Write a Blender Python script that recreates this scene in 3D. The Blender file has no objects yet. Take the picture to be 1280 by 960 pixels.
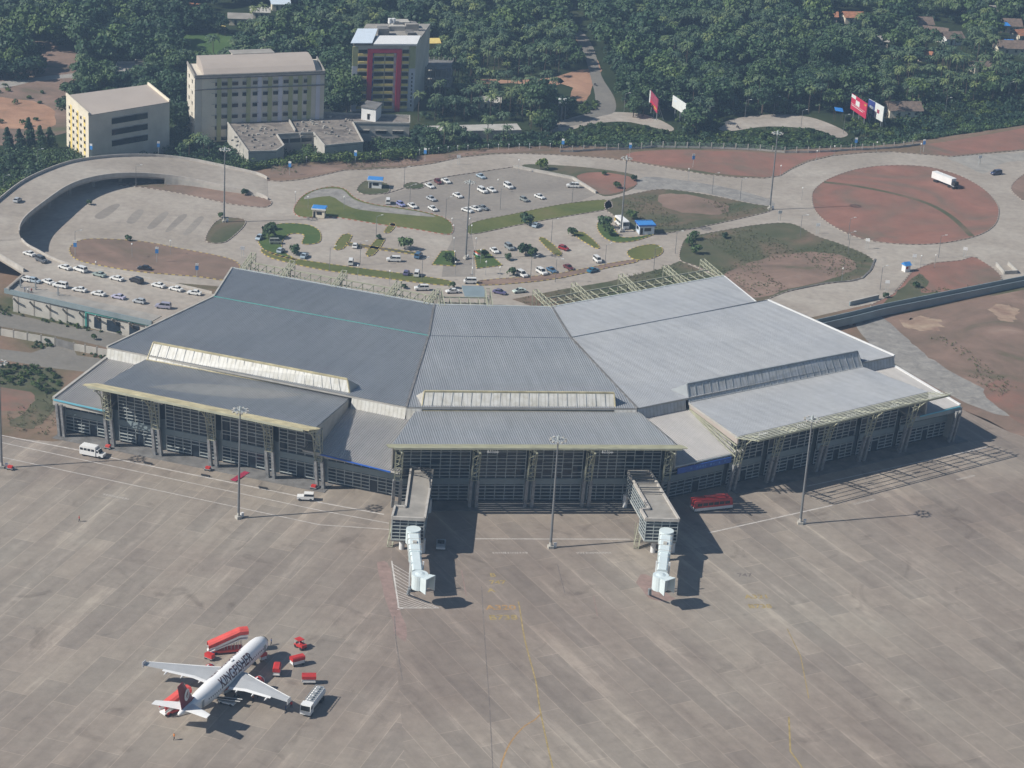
import bpy, bmesh, math, random
import numpy as np
from mathutils import Vector, Matrix
random.seed(7); rng = np.random.default_rng(7)
R = math.radians
scene = bpy.context.scene
COL = scene.collection

# ---------------------------------------------------------------- survey: where a point of the place lies
F, TH, PH, H = 2900., R(22.0), R(3.65), 244.
_c, _s = math.cos(PH), math.sin(PH)
FW = Vector((0, math.cos(TH), -math.sin(TH)))
_u0 = Vector((0, math.sin(TH), math.cos(TH)))
RT = Vector((_c, 0, 0)) + _u0 * _s
UP = Vector((-_s, 0, 0)) + _u0 * _c
def G(x, y, z=0.):
    d = FW + RT * ((x - 640) / F) - UP * ((y - 480) / F)
    t = (z - H) / d.z
    return Vector((d.x * t, d.y * t, z))
def PX(p):
    q = Vector((p[0], p[1], p[2] - H)); w = q.dot(FW)
    return 640 + F * q.dot(RT) / w, 480 - F * q.dot(UP) / w
def heading(x, y, dx, dy, z=0.):
    a, b = G(x, y, z), G(x + dx, y + dy, z)
    return math.atan2(b.y - a.y, b.x - a.x)

# ---------------------------------------------------------------- materials
def newmat(name):
    m = bpy.data.materials.new(name); m.use_nodes = True
    return m, m.node_tree.nodes, m.node_tree.links, m.node_tree.nodes['Principled BSDF']
def noise_fac(N, L, scale, detail=4, coord='pos', rough=.6, dist=0., sc3=None):
    if coord == 'pos':
        g = N.new('ShaderNodeNewGeometry'); out = g.outputs['Position']
    else:
        g = N.new('ShaderNodeTexCoord'); out = g.outputs['Object']
    if sc3:
        mp = N.new('ShaderNodeMapping'); mp.inputs['Scale'].default_value = sc3[0]; mp.inputs['Rotation'].default_value = (0, 0, sc3[1])
        L.new(out, mp.inputs['Vector']); out = mp.outputs[0]
    n = N.new('ShaderNodeTexNoise'); n.inputs['Scale'].default_value = scale; n.inputs['Detail'].default_value = detail
    n.inputs['Roughness'].default_value = rough; n.inputs['Distortion'].default_value = dist
    L.new(out, n.inputs['Vector']); return n.outputs['Fac']
def ramp(N, L, fac, stops):
    r = N.new('ShaderNodeValToRGB'); e = r.color_ramp.elements
    while len(e) > 1: e.remove(e[-1])
    e[0].position = stops[0][0]; e[0].color = (*stops[0][1], 1)
    for p, c in stops[1:]:
        k = e.new(p); k.color = (*c, 1)
    L.new(fac, r.inputs[0]); return r.outputs[0]
def mixc(N, L, fac, a, b, mode='MIX'):
    m = N.new('ShaderNodeMix'); m.data_type = 'RGBA'; m.blend_type = mode
    if hasattr(fac, 'links'): L.new(fac, m.inputs[0])
    else: m.inputs[0].default_value = fac
    for i, v in ((6, a), (7, b)):
        if hasattr(v, 'links'): L.new(v, m.inputs[i])
        else: m.inputs[i].default_value = (*v, 1)
    return m.outputs[2]
def sc(c, k): return tuple(min(1, v * k) for v in c)
def plain(name, col, rough=.7, metal=0., amt=.18, scale=.5, spec=None):
    m, N, L, B = newmat(name)
    f = noise_fac(N, L, scale, 3)
    c = ramp(N, L, f, [(.3, sc(col, 1 - amt)), (.7, sc(col, 1 + amt))])
    L.new(c, B.inputs['Base Color']); B.inputs['Roughness'].default_value = rough; B.inputs['Metallic'].default_value = metal
    if spec is not None: B.inputs['Specular IOR Level'].default_value = spec
    return m
def ground_mix(name, stops, scale=.03, fine=.6, rough=.95, detail=8, dist=.6):
    m, N, L, B = newmat(name)
    c = ramp(N, L, noise_fac(N, L, scale, detail, dist=dist), stops)
    f2 = ramp(N, L, noise_fac(N, L, fine, 3), [(.25, (.87, .87, .87)), (.75, (1.10, 1.09, 1.08))])
    L.new(mixc(N, L, 1., c, f2, 'MULTIPLY'), B.inputs['Base Color'])
    B.inputs['Roughness'].default_value = rough; B.inputs['Specular IOR Level'].default_value = .15
    return m
M = {}
def build_materials():
    M['white'] = plain('white_paint', (.74, .74, .73), .5, amt=.05)
    M['cream'] = plain('cream_plaster', (.70, .63, .50), .8, amt=.1, scale=.15)
    M['grey'] = plain('grey_metal', (.30, .32, .33), .5, amt=.1)
    M['dark'] = plain('dark_rubber', (.02, .02, .022), .7)
    M['glass'] = plain('dark_glass', (.018, .03, .045), .12, amt=.3)
    M['car_glass'] = plain('car_glass', (.015, .018, .022), .08, amt=.2)
    M['lamp_glass'] = plain('lamp_glass', (.8, .8, .76), .3, amt=.03)
    M['red'] = plain('red_paint', (.50, .035, .03), .45, amt=.15)
    M['orange_red'] = plain('faded_red_canvas', (.60, .075, .06), .7, amt=.15)
    M['maroon'] = plain('maroon_paint', (.20, .014, .028), .4, amt=.1)
    M['blue_roof'] = plain('blue_sheet_roof', (.05, .24, .60), .45, amt=.08)
    M['blue'] = plain('blue_panel', (.02, .10, .42), .5, amt=.2)
    M['yellow'] = plain('yellow_paint', (.55, .38, .05), .8, amt=.3, scale=1.5)
    M['truss'] = plain('pale_yellow_steel', (.38, .38, .28), .6, amt=.15)
    M['pier'] = plain('stone_pier', (.25, .25, .25), .85, amt=.35, scale=1.2)
    M['frame'] = plain('pale_grey_window_frame', (.42, .455, .45), .5, amt=.1)
    M['spandrel'] = plain('grey_blue_spandrel', (.22, .27, .285), .35, amt=.12, scale=.2)
    M['conc'] = plain('weathered_concrete', (.30, .28, .25), .9, amt=.2, scale=.25)
    M['conc_light'] = plain('pale_concrete', (.42, .40, .36), .9, amt=.15, scale=.3)
    M['conc_dark'] = plain('stained_concrete', (.16, .155, .15), .95, amt=.35, scale=.3)
    M['teal'] = plain('teal_trim', (.10, .42, .36), .5, amt=.1)
    M['cyan'] = plain('cyan_trim', (.14, .42, .52), .5, amt=.1)
    M['bark'] = plain('bark', (.10, .075, .055), .95, amt=.3, scale=2)
    M['skin'] = plain('skin', (.25, .13, .08), .7)
    M['louvre_dull'] = plain('dull_ochre_louvre', (.34, .33, .22), .55, amt=.2, scale=.35)
    M['louvre_pale'] = plain('pale_steel_louvre', (.62, .62, .50), .5, amt=.15, scale=.35)
    M['mast'] = plain('galvanised_mast', (.17, .175, .18), .5, amt=.1)
    M['louvre'] = plain('ochre_louvre', (.50, .44, .27), .55, amt=.3, scale=.35)
    M['parapet'] = plain('pale_parapet_concrete', (.44, .41, .37), .9, amt=.15, scale=.5)
    M['tarp'] = plain('blue_tarpaulin', (.03, .22, .62), .6, amt=.2)
    M['tiles'] = plain('old_tile_roof', (.17, .125, .10), .9, amt=.35, scale=.8)
    M['kerb_a'] = plain('kerb_dark_paint', (.15, .115, .10), .9)
    M['kerb_b'] = plain('kerb_pale_paint', (.40, .355, .30), .9)
    M['kerb_y'] = plain('kerb_yellow_paint', (.50, .38, .10), .9)
    M['kerb_r'] = plain('kerb_red_paint', (.34, .10, .06), .9)
    M['sheet_white'] = plain('pale_blue_sheet_roof', (.62, .70, .78), .5, amt=.05)
    # translucent looking clerestory sheet with upright ribs; greyer copy has the east wing's shade in its colour
    for k, c in (('cler', (.62, .61, .57)), ('cler_shaded', (.50, .51, .52))):
        m, N, L, B = newmat('clerestory_sheet' + ('' if k == 'cler' else '_shaded'))
        uv = N.new('ShaderNodeUVMap'); w = N.new('ShaderNodeTexWave'); w.inputs['Scale'].default_value = .28; w.inputs['Distortion'].default_value = 0
        L.new(uv.outputs[0], w.inputs['Vector'])
        a = ramp(N, L, w.outputs['Fac'], [(0, sc(c, .78)), (.12, c), (1, sc(c, 1.05))])
        f = ramp(N, L, noise_fac(N, L, .5, 4), [(.3, (.8, .78, .72)), (.6, (1, 1, 1))])
        L.new(mixc(N, L, 1., a, f, 'MULTIPLY'), B.inputs['Base Color']); B.inputs['Roughness'].default_value = .5
        M[k] = m
    # standing-seam roof sheet, seams run down the slope (u across, v down)
    def roofmat(name, col):
        m, N, L, B = newmat(name)
        uv = N.new('ShaderNodeUVMap'); w = N.new('ShaderNodeTexWave'); w.inputs['Scale'].default_value = .42
        w.inputs['Distortion'].default_value = 0; w.inputs['Detail'].default_value = 0
        L.new(uv.outputs[0], w.inputs['Vector'])
        a = ramp(N, L, w.outputs['Fac'], [(0, sc(col, .94)), (.35, sc(col, 1.0)), (1, sc(col, 1.04))])
        big = ramp(N, L, noise_fac(N, L, .035, 5, dist=.4), [(.3, (.9, .91, .93)), (.7, (1.07, 1.06, 1.04))])
        st = ramp(N, L, noise_fac(N, L, .5, 5), [(.35, (.93, .93, .92)), (.65, (1.03, 1.03, 1.03))])
        c = mixc(N, L, 1., mixc(N, L, 1., a, big, 'MULTIPLY'), st, 'MULTIPLY')
        mp = N.new('ShaderNodeMapping'); mp.inputs['Scale'].default_value = (.45, .035, 1); L.new(uv.outputs[0], mp.inputs['Vector'])
        ns = N.new('ShaderNodeTexNoise'); ns.inputs['Scale'].default_value = 1; ns.inputs['Detail'].default_value = 5; ns.inputs['Roughness'].default_value = .65; L.new(mp.outputs[0], ns.inputs['Vector'])
        c = mixc(N, L, 1., c, ramp(N, L, ns.outputs['Fac'], [(.3, (.88, .88, .88)), (.5, (1, 1, 1)), (.72, (1.08, 1.08, 1.07))]), 'MULTIPLY')
        br = N.new('ShaderNodeTexBrick'); br.inputs['Scale'].default_value = 1; br.inputs['Brick Width'].default_value = 7.2; br.inputs['Row Height'].default_value = 11.5; br.inputs['Mortar Size'].default_value = .05
        br.inputs['Color1'].default_value = (.965, .965, .965, 1); br.inputs['Color2'].default_value = (1.03, 1.03, 1.03, 1); br.inputs['Mortar'].default_value = (.95, .95, .95, 1); br.offset = 0; L.new(uv.outputs[0], br.inputs['Vector'])
        c = mixc(N, L, 1., c, br.outputs['Color'], 'MULTIPLY')
        L.new(c, B.inputs['Base Color']); B.inputs['Roughness'].default_value = .42; B.inputs['Metallic'].default_value = .25
        return m
    M['roof'] = roofmat('grey_sheet_roof', (.335, .345, .362))
    M['roof_low'] = roofmat('weathered_sheet_roof', (.40, .385, .375))
    M['roof_pink'] = plain('pale_flat_roof', (.40, .345, .30), .85, amt=.06, scale=.08)
    # ground materials
    M['terrain'] = ground_mix('earth_ground', [(.36, (.085, .095, .05)), (.46, (.17, .13, .09)), (.56, (.22, .15, .11)), (.68, (.19, .155, .115))], .02, .5)
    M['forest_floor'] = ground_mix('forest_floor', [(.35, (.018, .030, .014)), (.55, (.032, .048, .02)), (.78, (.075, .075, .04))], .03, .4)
    M['red_soil'] = ground_mix('red_soil', [(.26, (.12, .115, .075)), (.38, (.185, .135, .105)), (.48, (.235, .135, .105)), (.58, (.27, .14, .108)), (.74, (.32, .19, .155))], .022, .16, detail=12, dist=1.4)
    M['brown_soil'] = ground_mix('brown_soil', [(.28, (.10, .11, .06)), (.42, (.18, .135, .105)), (.58, (.245, .17, .135)), (.75, (.33, .25, .20))], .03, .2, detail=12, dist=1.3)
    M['mixed'] = ground_mix('weedy_soil', [(.32, (.062, .08, .04)), (.5, (.105, .105, .065)), (.62, (.17, .125, .09)), (.74, (.24, .16, .125))], .025, .2, detail=12, dist=1.4)
    M['grass'] = ground_mix('mown_grass', [(.3, (.085, .11, .035)), (.55, (.135, .145, .05)), (.75, (.17, .145, .075))], .06, .8)
    M['lawn'] = ground_mix('green_lawn', [(.3, (.05, .095, .03)), (.6, (.085, .125, .04)), (.8, (.13, .13, .06))], .08, .8)
    M['rubble'] = ground_mix('grey_stone_pitching', [(.3, (.20, .19, .18)), (.7, (.34, .325, .30))], .3, 1.2, detail=10)
    M['orange_soil'] = ground_mix('orange_earth', [(.32, (.22, .15, .10)), (.5, (.36, .21, .14)), (.7, (.44, .27, .18))], .05, .5)
    M['sand'] = ground_mix('pale_sandy_soil', [(.36, (.24, .16, .125)), (.5, (.33, .24, .18)), (.7, (.42, .33, .24))], .12, .6)
    M['hard'] = ground_mix('grey_hardstanding', [(.3, (.17, .16, .145)), (.7, (.23, .215, .19))], .05, .7)
    M['field'] = ground_mix('paddy_field', [(.3, (.06, .11, .035)), (.7, (.09, .15, .045))], .05, .5)
    # concrete road with joints
    m, N, L, B = newmat('concrete_road')
    base = ramp(N, L, noise_fac(N, L, .03, 6, dist=.8), [(.3, (.30, .262, .222)), (.5, (.35, .308, .265)), (.7, (.42, .38, .33))])
    f2 = ramp(N, L, noise_fac(N, L, .45, 5), [(.3, (.84, .84, .84)), (.7, (1.1, 1.1, 1.09))])
    L.new(mixc(N, L, 1., base, f2, 'MULTIPLY'), B.inputs['Base Color']); B.inputs['Roughness'].default_value = .9; B.inputs['Specular IOR Level'].default_value = .2
    M['road'] = m
    m, N, L, B = newmat('dark_car_park_paving')
    base = ramp(N, L, noise_fac(N, L, .05, 6, dist=.6), [(.3, (.23, .205, .18)), (.7, (.30, .27, .235))])
    L.new(mixc(N, L, 1., base, ramp(N, L, noise_fac(N, L, .6, 4), [(.3, (.88, .88, .88)), (.7, (1.08, 1.08, 1.08))]), 'MULTIPLY'), B.inputs['Base Color'])
    B.inputs['Roughness'].default_value = .9; B.inputs['Specular IOR Level'].default_value = .2
    M['paving'] = m
    for key, ang in (('apron_w', 73), ('apron_e', -61)):
        m, N, L, B = newmat('apron_concrete_' + ('west' if key == 'apron_w' else 'east'))
        g = N.new('ShaderNodeNewGeometry'); mp = N.new('ShaderNodeMapping'); mp.inputs['Rotation'].default_value = (0, 0, -R(ang))
        L.new(g.outputs['Position'], mp.inputs['Vector'])
        # poured in long lanes: bays of uneven tone
        br = N.new('ShaderNodeTexBrick'); br.inputs['Scale'].default_value = 1; br.inputs['Brick Width'].default_value = 21
        br.inputs['Row Height'].default_value = 5.6; br.inputs['Mortar Size'].default_value = .13; br.inputs['Mortar Smooth'].default_value = .6
        br.inputs['Color1'].default_value = (.85, .86, .87, 1); br.inputs['Color2'].default_value = (1.09, 1.08, 1.06, 1); br.inputs['Mortar'].default_value = (1.32, 1.31, 1.28, 1)
        br.offset = .37; br.squash = 1; L.new(mp.outputs[0], br.inputs['Vector'])
        mp2 = N.new('ShaderNodeMapping'); mp2.inputs['Scale'].default_value = (.022, .18, 1); L.new(mp.outputs[0], mp2.inputs['Vector'])
        n2 = N.new('ShaderNodeTexNoise'); n2.inputs['Scale'].default_value = 1; n2.inputs['Detail'].default_value = 5; n2.inputs['Roughness'].default_value = .65
        L.new(mp2.outputs[0], n2.inputs['Vector'])
        streak = ramp(N, L, n2.outputs['Fac'], [(.3, (.78, .77, .78)), (.46, (.97, .97, .97)), (.57, (1.04, 1.04, 1.04)), (.66, (1.34, 1.34, 1.33))])
        base = ramp(N, L, noise_fac(N, L, .012, 7, dist=.5), [(.3, (.226, .184, .155)), (.45, (.271, .229, .193)), (.58, (.299, .260, .218)), (.7, (.325, .291, .244))])
        c = mixc(N, L, .75, base, br.outputs['Color'], 'MULTIPLY'); c = mixc(N, L, .85, c, streak, 'MULTIPLY')
        fine = ramp(N, L, noise_fac(N, L, .35, 8, rough=.7), [(.3, (.86, .86, .86)), (.7, (1.10, 1.10, 1.10))])
        oil = ramp(N, L, noise_fac(N, L, .09, 4, dist=1.2), [(.26, (.72, .71, .71)), (.40, (1, 1, 1))])
        c = mixc(N, L, 1., mixc(N, L, 1., c, fine, 'MULTIPLY'), oil, 'MULTIPLY')
        L.new(c, B.inputs['Base Color']); B.inputs['Roughness'].default_value = .8; B.inputs['Specular IOR Level'].default_value = .3
        M[key] = m
    # foliage
    def leafmat(name, a, b, c3):
        m, N, L, B = newmat(name)
        oi = N.new('ShaderNodeObjectInfo')
        f = noise_fac(N, L, .9, 3)
        c = ramp(N, L, f, [(.3, a), (.55, b), (.75, c3)])
        at_ = N.new('ShaderNodeAttribute'); at_.attribute_name = 'tone'; ad = N.new('ShaderNodeMath'); ad.operation = 'ADD'; L.new(oi.outputs['Random'], ad.inputs[0]); L.new(at_.outputs['Fac'], ad.inputs[1])
        fr_ = N.new('ShaderNodeMath'); fr_.operation = 'FRACT'; L.new(ad.outputs[0], fr_.inputs[0])
        rv = ramp(N, L, fr_.outputs[0], [(0, (.55, .66, .74)), (.45, (.95, 1, 1)), (.8, (1.3, 1.22, 1.0)), (1, (1.75, 1.55, 1.05))])
        big = ramp(N, L, noise_fac(N, L, .03, 4), [(.35, (.75, .85, .95)), (.65, (1.2, 1.12, .95))])
        c = mixc(N, L, 1., mixc(N, L, 1., c, rv, 'MULTIPLY'), big, 'MULTIPLY')
        L.new(c, B.inputs['Base Color']); B.inputs['Roughness'].default_value = .6
        B.inputs['Specular IOR Level'].default_value = .3
        return m
    M['leaf'] = leafmat('broad_leaves', (.028, .056, .028), (.052, .095, .042), (.095, .14, .058))
    M['leaf_dark'] = leafmat('dark_leaves', (.018, .041, .024), (.034, .070, .036), (.062, .105, .048))
    M['palm'] = leafmat('palm_fronds', (.046, .080, .044), (.085, .125, .066), (.16, .20, .115))
    M['scrub'] = leafmat('scrub_leaves', (.030, .058, .020), (.055, .092, .028), (.09, .125, .045))
    m, N, L, B = newmat('car_paint')
    oi = N.new('ShaderNodeObjectInfo'); L.new(oi.outputs['Color'], B.inputs['Base Color']); B.inputs['Roughness'].default_value = .28
    B.inputs['Coat Weight'].default_value = .4; M['paint'] = m
build_materials()

# ---------------------------------------------------------------- mesh building
class MB:
    def __init__(s): s.v = []; s.f = []; s.m = []; s.uv = {}
    def face(s, pts, mi=0, uv=None):
        i = len(s.v); s.v += [tuple(p) for p in pts]; s.f.append(tuple(range(i, i + len(pts)))); s.m.append(mi)
        if uv: s.uv[len(s.f) - 1] = uv
    def box(s, c, d, rz=0., mi=0, taper=1.):
        x, y, z = c; a, b, h = d[0] / 2, d[1] / 2, d[2] / 2; cs, sn = math.cos(rz), math.sin(rz)
        P = []
        for k, t in ((-1, 1.), (1, taper)):
            for i, j in ((-1, -1), (1, -1), (1, 1), (-1, 1)):
                X, Y = i * a * t, j * b * t; P.append((x + X * cs - Y * sn, y + X * sn + Y * cs, z + k * h))
        s.hexa(P, mi)
    def hexa(s, P, mi=0):
        i = len(s.v); s.v += [tuple(p) for p in P]
        for q in ((3, 2, 1, 0), (4, 5, 6, 7), (0, 1, 5, 4), (1, 2, 6, 5), (2, 3, 7, 6), (3, 0, 4, 7)):
            s.f.append(tuple(i + k for k in q)); s.m.append(mi)
    def bar(s, p, q, w, h=None, mi=0):
        p, q = Vector(p), Vector(q); d = q - p
        if d.length < 1e-4: return
        h = h or w; d.normalize(); up = Vector((0, 0, 1)) if abs(d.z) < .95 else Vector((1, 0, 0))
        a = d.cross(up).normalized() * (w / 2); b = a.cross(d).normalized() * (h / 2)
        s.hexa([p - a - b, p + a - b, p + a + b, p - a + b, q - a - b, q + a - b, q + a + b, q - a + b], mi)
    def tube(s, p, q, r, r2=None, n=8, mi=0, caps=True):
        p, q = Vector(p), Vector(q); d = (q - p).normalized(); r2 = r if r2 is None else r2
        up = Vector((0, 0, 1)) if abs(d.z) < .95 else Vector((1, 0, 0))
        a = d.cross(up).normalized(); b = a.cross(d)
        i = len(s.v)
        for c, rr in ((p, r), (q, r2)):
            for k in range(n):
                t = 2 * math.pi * k / n; s.v.append(tuple(c + a * math.cos(t) * rr + b * math.sin(t) * rr))
        for k in range(n):
            s.f.append((i + k, i + (k + 1) % n, i + n + (k + 1) % n, i + n + k)); s.m.append(mi)
        if caps:
            s.f.append(tuple(i + k for k in range(n))[::-1]); s.m.append(mi); s.f.append(tuple(i + n + k for k in range(n))); s.m.append(mi)
    def loft(s, rings, mi=0, cap=True, close=True):
        i = len(s.v); n = len(rings[0])
        for r in rings: s.v += [tuple(p) for p in r]
        for a in range(len(rings) - 1):
            for k in range(n if close else n - 1):
                s.f.append((i + a * n + k, i + a * n + (k + 1) % n, i + (a + 1) * n + (k + 1) % n, i + (a + 1) * n + k)); s.m.append(mi)
        if cap:
            s.f.append(tuple(i + k for k in range(n))[::-1]); s.m.append(mi)
            s.f.append(tuple(i + (len(rings) - 1) * n + k for k in range(n))); s.m.append(mi)
    def prism(s, poly, z0, z1, mi=0, mi_side=None):
        """poly: list of (x,y[,z]) ; vertical prism (z offsets added when given)"""
        mi_side = mi if mi_side is None else mi_side
        n = len(poly); i = len(s.v)
        for zz in (z0, z1):
            for p in poly: s.v.append((p[0], p[1], zz))
        s.f.append(tuple(i + k for k in range(n))[::-1]); s.m.append(mi); s.f.append(tuple(i + n + k for k in range(n))); s.m.append(mi)
        for k in range(n):
            s.f.append((i + k, i + (k + 1) % n, i + n + (k + 1) % n, i + n + k)); s.m.append(mi_side)
    def corrugated(s, top, fr, pitch=.6, h=.2, mi=0):
        """ribbed sheet over the quad top; ribs run along the frame's v axis"""
        P = [(fr.uv(p)[0], fr.uv(p)[1], p[2]) for p in top]; u0, u1 = min(p[0] for p in P), max(p[0] for p in P)
        def cut(u):
            r = []
            for i in range(len(P)):
                a, b = P[i], P[(i + 1) % len(P)]
                if (a[0] - u) * (b[0] - u) <= 0 and abs(a[0] - b[0]) > 1e-6:
                    t = (u - a[0]) / (b[0] - a[0]); r.append((a[1] + (b[1] - a[1]) * t, a[2] + (b[2] - a[2]) * t))
            r.sort(); return (r[0], r[-1]) if len(r) > 1 else None
        u = u0 + .01; prev = None; k = 0; prof = ((0, 0), (.52, 0), (.66, h), (.86, h))
        while u < u1:
            for du, dz in prof:
                uu = u + du * pitch
                if uu >= u1 - .005: break
                c = cut(uu)
                if c is None: continue
                cur = [fr.W(uu, c[0][0], c[0][1] + .03 + dz), fr.W(uu, c[1][0], c[1][1] + .03 + dz)]
                if prev is not None:
                    s.face([prev[0], cur[0], cur[1], prev[1]], mi, [(prev[2], prev[3]), (uu, c[0][0]), (uu, c[1][0]), (prev[2], prev[4])])
                prev = cur + [uu, c[0][0], c[1][0]]
            u += pitch
    def slab(s, top, t, mi=0, mi_side=None, uvdir=None):
        """sloped slab below the given top corners"""
        mi_side = mi if mi_side is None else mi_side
        n = len(top); i = len(s.v)
        s.v += [tuple(p) for p in top] + [(p[0], p[1], p[2] - t) for p in top]
        s.f.append(tuple(i + k for k in range(n))); s.m.append(mi)
        if uvdir is not None:
            s.uv[len(s.f) - 1] = [(p[0] * uvdir[0] + p[1] * uvdir[1], 0) for p in top]
        s.f.append(tuple(i + n + k for k in range(n))[::-1]); s.m.append(mi_side)
        for k in range(n):
            s.f.append((i + k, i + n + k, i + n + (k + 1) % n, i + (k + 1) % n)); s.m.append(mi_side)
    def build(s, name, mats, parent=None, loc=None, smooth=False, fix=True):
        me = bpy.data.meshes.new(name)
        v = s.v
        if loc is not None: v = [(p[0] - loc[0], p[1] - loc[1], p[2] - loc[2]) for p in v]
        me.from_pydata(v, [], s.f)
        mats = mats if isinstance(mats, (list, tuple)) else [mats]
        for m in mats: me.materials.append(M[m] if isinstance(m, str) else m)
        if len(mats) > 1: me.polygons.foreach_set('material_index', s.m)
        if s.uv:
            ul = me.uv_layers.new(name='UVMap')
            for fi, uvs in s.uv.items():
                for li, c in zip(me.polygons[fi].loop_indices, uvs): ul.data[li].uv = c
        if fix:
            bm = bmesh.new(); bm.from_mesh(me); bmesh.ops.recalc_face_normals(bm, faces=bm.faces)
            bm.to_mesh(me); bm.free()
        if smooth: me.polygons.foreach_set('use_smooth', [True] * len(me.polygons))
        me.update()
        o = bpy.data.objects.new(name, me); COL.objects.link(o)
        if parent is not None: o.parent = parent
        return o
def tag(o, label=None, cat=None, group=None, kind=None):
    if label: o['label'] = label
    if cat: o['category'] = cat
    if group: o['group'] = group
    if kind: o['kind'] = kind
    return o
def thing(name, label, cat, loc=(0, 0, 0), rz=0., group=None):
    o = bpy.data.objects.new(name, None); COL.objects.link(o); o.empty_display_size = .5
    o.location = loc; o.rotation_euler = (0, 0, rz); return tag(o, label, cat, group)
KIDS = {}
def copy_tree(o, parent=None):
    c = o.copy(); COL.objects.link(c)
    if parent is not None: c.parent = parent
    for ch in o.children: copy_tree(ch, c)
    return c
def text_mesh(s, size, bold=0.):
    cu = bpy.data.curves.new('t', 'FONT'); cu.body = s; cu.size = size; cu.align_x = 'CENTER'; cu.align_y = 'CENTER'; cu.resolution_u = 3; cu.offset = bold
    o = bpy.data.objects.new('t', cu); COL.objects.link(o); dg = bpy.context.evaluated_depsgraph_get()
    me = bpy.data.meshes.new_from_object(o.evaluated_get(dg)); bpy.data.objects.remove(o); bpy.data.curves.remove(cu)
    v = [tuple(p.co) for p in me.vertices]; f = [tuple(p.vertices) for p in me.polygons]; bpy.data.meshes.remove(me)
    return v, f
def catmull(p, n=5, closed=True):
    P = [Vector(q) for q in p]; out = []; m = len(P)
    for i in range(m if closed else m - 1):
        a, b, c, d = (P[(i - 1) % m], P[i], P[(i + 1) % m], P[(i + 2) % m]) if closed else (P[max(i - 1, 0)], P[i], P[i + 1], P[min(i + 2, m - 1)])
        for k in range(n):
            t = k / n
            out.append(.5 * ((2 * b) + (c - a) * t + (2 * a - 5 * b + 4 * c - d) * t * t + (3 * b - a - 3 * c + d) * t ** 3))
    if not closed: out.append(P[-1])
    return out
HAZE, SUN, SKY, EXPO = .00021, 4.9, .058, 0.27
# ---------------------------------------------------------------- terrain
ZB = -5.0
edge_px = [(-900, 360), (-500, 330), (-200, 300), (-60, 262), (0, 262), (25, 240), (50, 226), (82, 213), (112, 207), (150, 203), (195, 203), (237, 206), (282, 213),
           (330, 213), (380, 203), (450, 202), (530, 195), (600, 186), (700, 182), (800, 186), (860, 184), (980, 188), (1080, 184), (1130, 180),
           (1280, 158), (1500, 120), (2000, 60)]
PLAT = [G(*p).to_2d() for p in edge_px]
PL = np.array([tuple(p) for p in PLAT])
def signed_out(xy):
    """distance beyond the plateau edge (positive = beyond it)"""
    best = np.full(len(xy), 1e9); sgn = np.ones(len(xy))
    for a, b in zip(PL[:-1], PL[1:]):
        d = b - a; t = np.clip(((xy - a) @ d) / (d @ d), 0, 1); q = a + t[:, None] * d
        r = np.hypot(*(xy - q).T); m = r < best
        cr = d[0] * (xy[:, 1] - a[1]) - d[1] * (xy[:, 0] - a[0])
        sgn[m] = np.sign(cr)[m]; best[m] = r[m]
    return best * sgn
def tz(x, y):
    d = float(signed_out(np.array([[x, y]]))[0]); t = min(1, max(0, d / 14.)); return ZB * t * t * (3 - 2 * t)
def structure(o, label=None): return tag(o, label, kind='structure')
def make_terrain():
    xs = np.concatenate([[-2200, -1200, -700], np.arange(-420, 421, 5.), [700, 1200, 2200]])
    ys = np.concatenate([[-900, 0, 300], np.arange(520, 1301, 5.), [1700, 2600]])
    X, Y = np.meshgrid(xs, ys); xy = np.stack([X.ravel(), Y.ravel()], 1)
    d = signed_out(xy); t = np.clip(d / 14., 0, 1); Z = ZB * t * t * (3 - 2 * t)
    n = len(xs); v = [(a, b, c - .02) for (a, b), c in zip(xy, Z)]
    fin = [i for i in range(len(ys) - 1)]
    mb = MB(); mb.v = v
    dd = d.reshape(len(ys), n)
    for j in fin:
        for i in range(n - 1):
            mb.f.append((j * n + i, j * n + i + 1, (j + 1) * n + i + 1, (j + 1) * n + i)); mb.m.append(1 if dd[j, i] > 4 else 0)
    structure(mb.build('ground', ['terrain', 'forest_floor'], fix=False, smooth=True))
make_terrain()
def patch(name, px, z, mat, smooth=4, jit=0., zg=None, kind='structure'):
    zg = z if zg is None else zg
    P = [G(x, y, zg) for x, y in px]
    if smooth: P = catmull([p.to_2d() for p in P], smooth)
    if jit: P = [Vector((p[0] + random.uniform(-jit, jit), p[1] + random.uniform(-jit, jit))) for p in P]
    mb = MB(); mb.face([(p[0], p[1], z) for p in P])
    o = mb.build(name, mat)
    if o.data.polygons[0].normal.z < 0: o.data.flip_normals()
    return tag(o, kind=kind)
def ribbon(mb, P, w, z, mi=0):
    P = [Vector((p[0], p[1])) for p in P]
    L_, R_ = [], []
    for i, p in enumerate(P):
        t = (P[min(i + 1, len(P) - 1)] - P[max(i - 1, 0)]).normalized(); n = Vector((-t.y, t.x)) * w / 2
        L_.append(p + n); R_.append(p - n)
    for i in range(len(P) - 1):
        mb.face([(*R_[i], z), (*R_[i + 1], z), (*L_[i + 1], z), (*L_[i], z)], mi)
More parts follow.
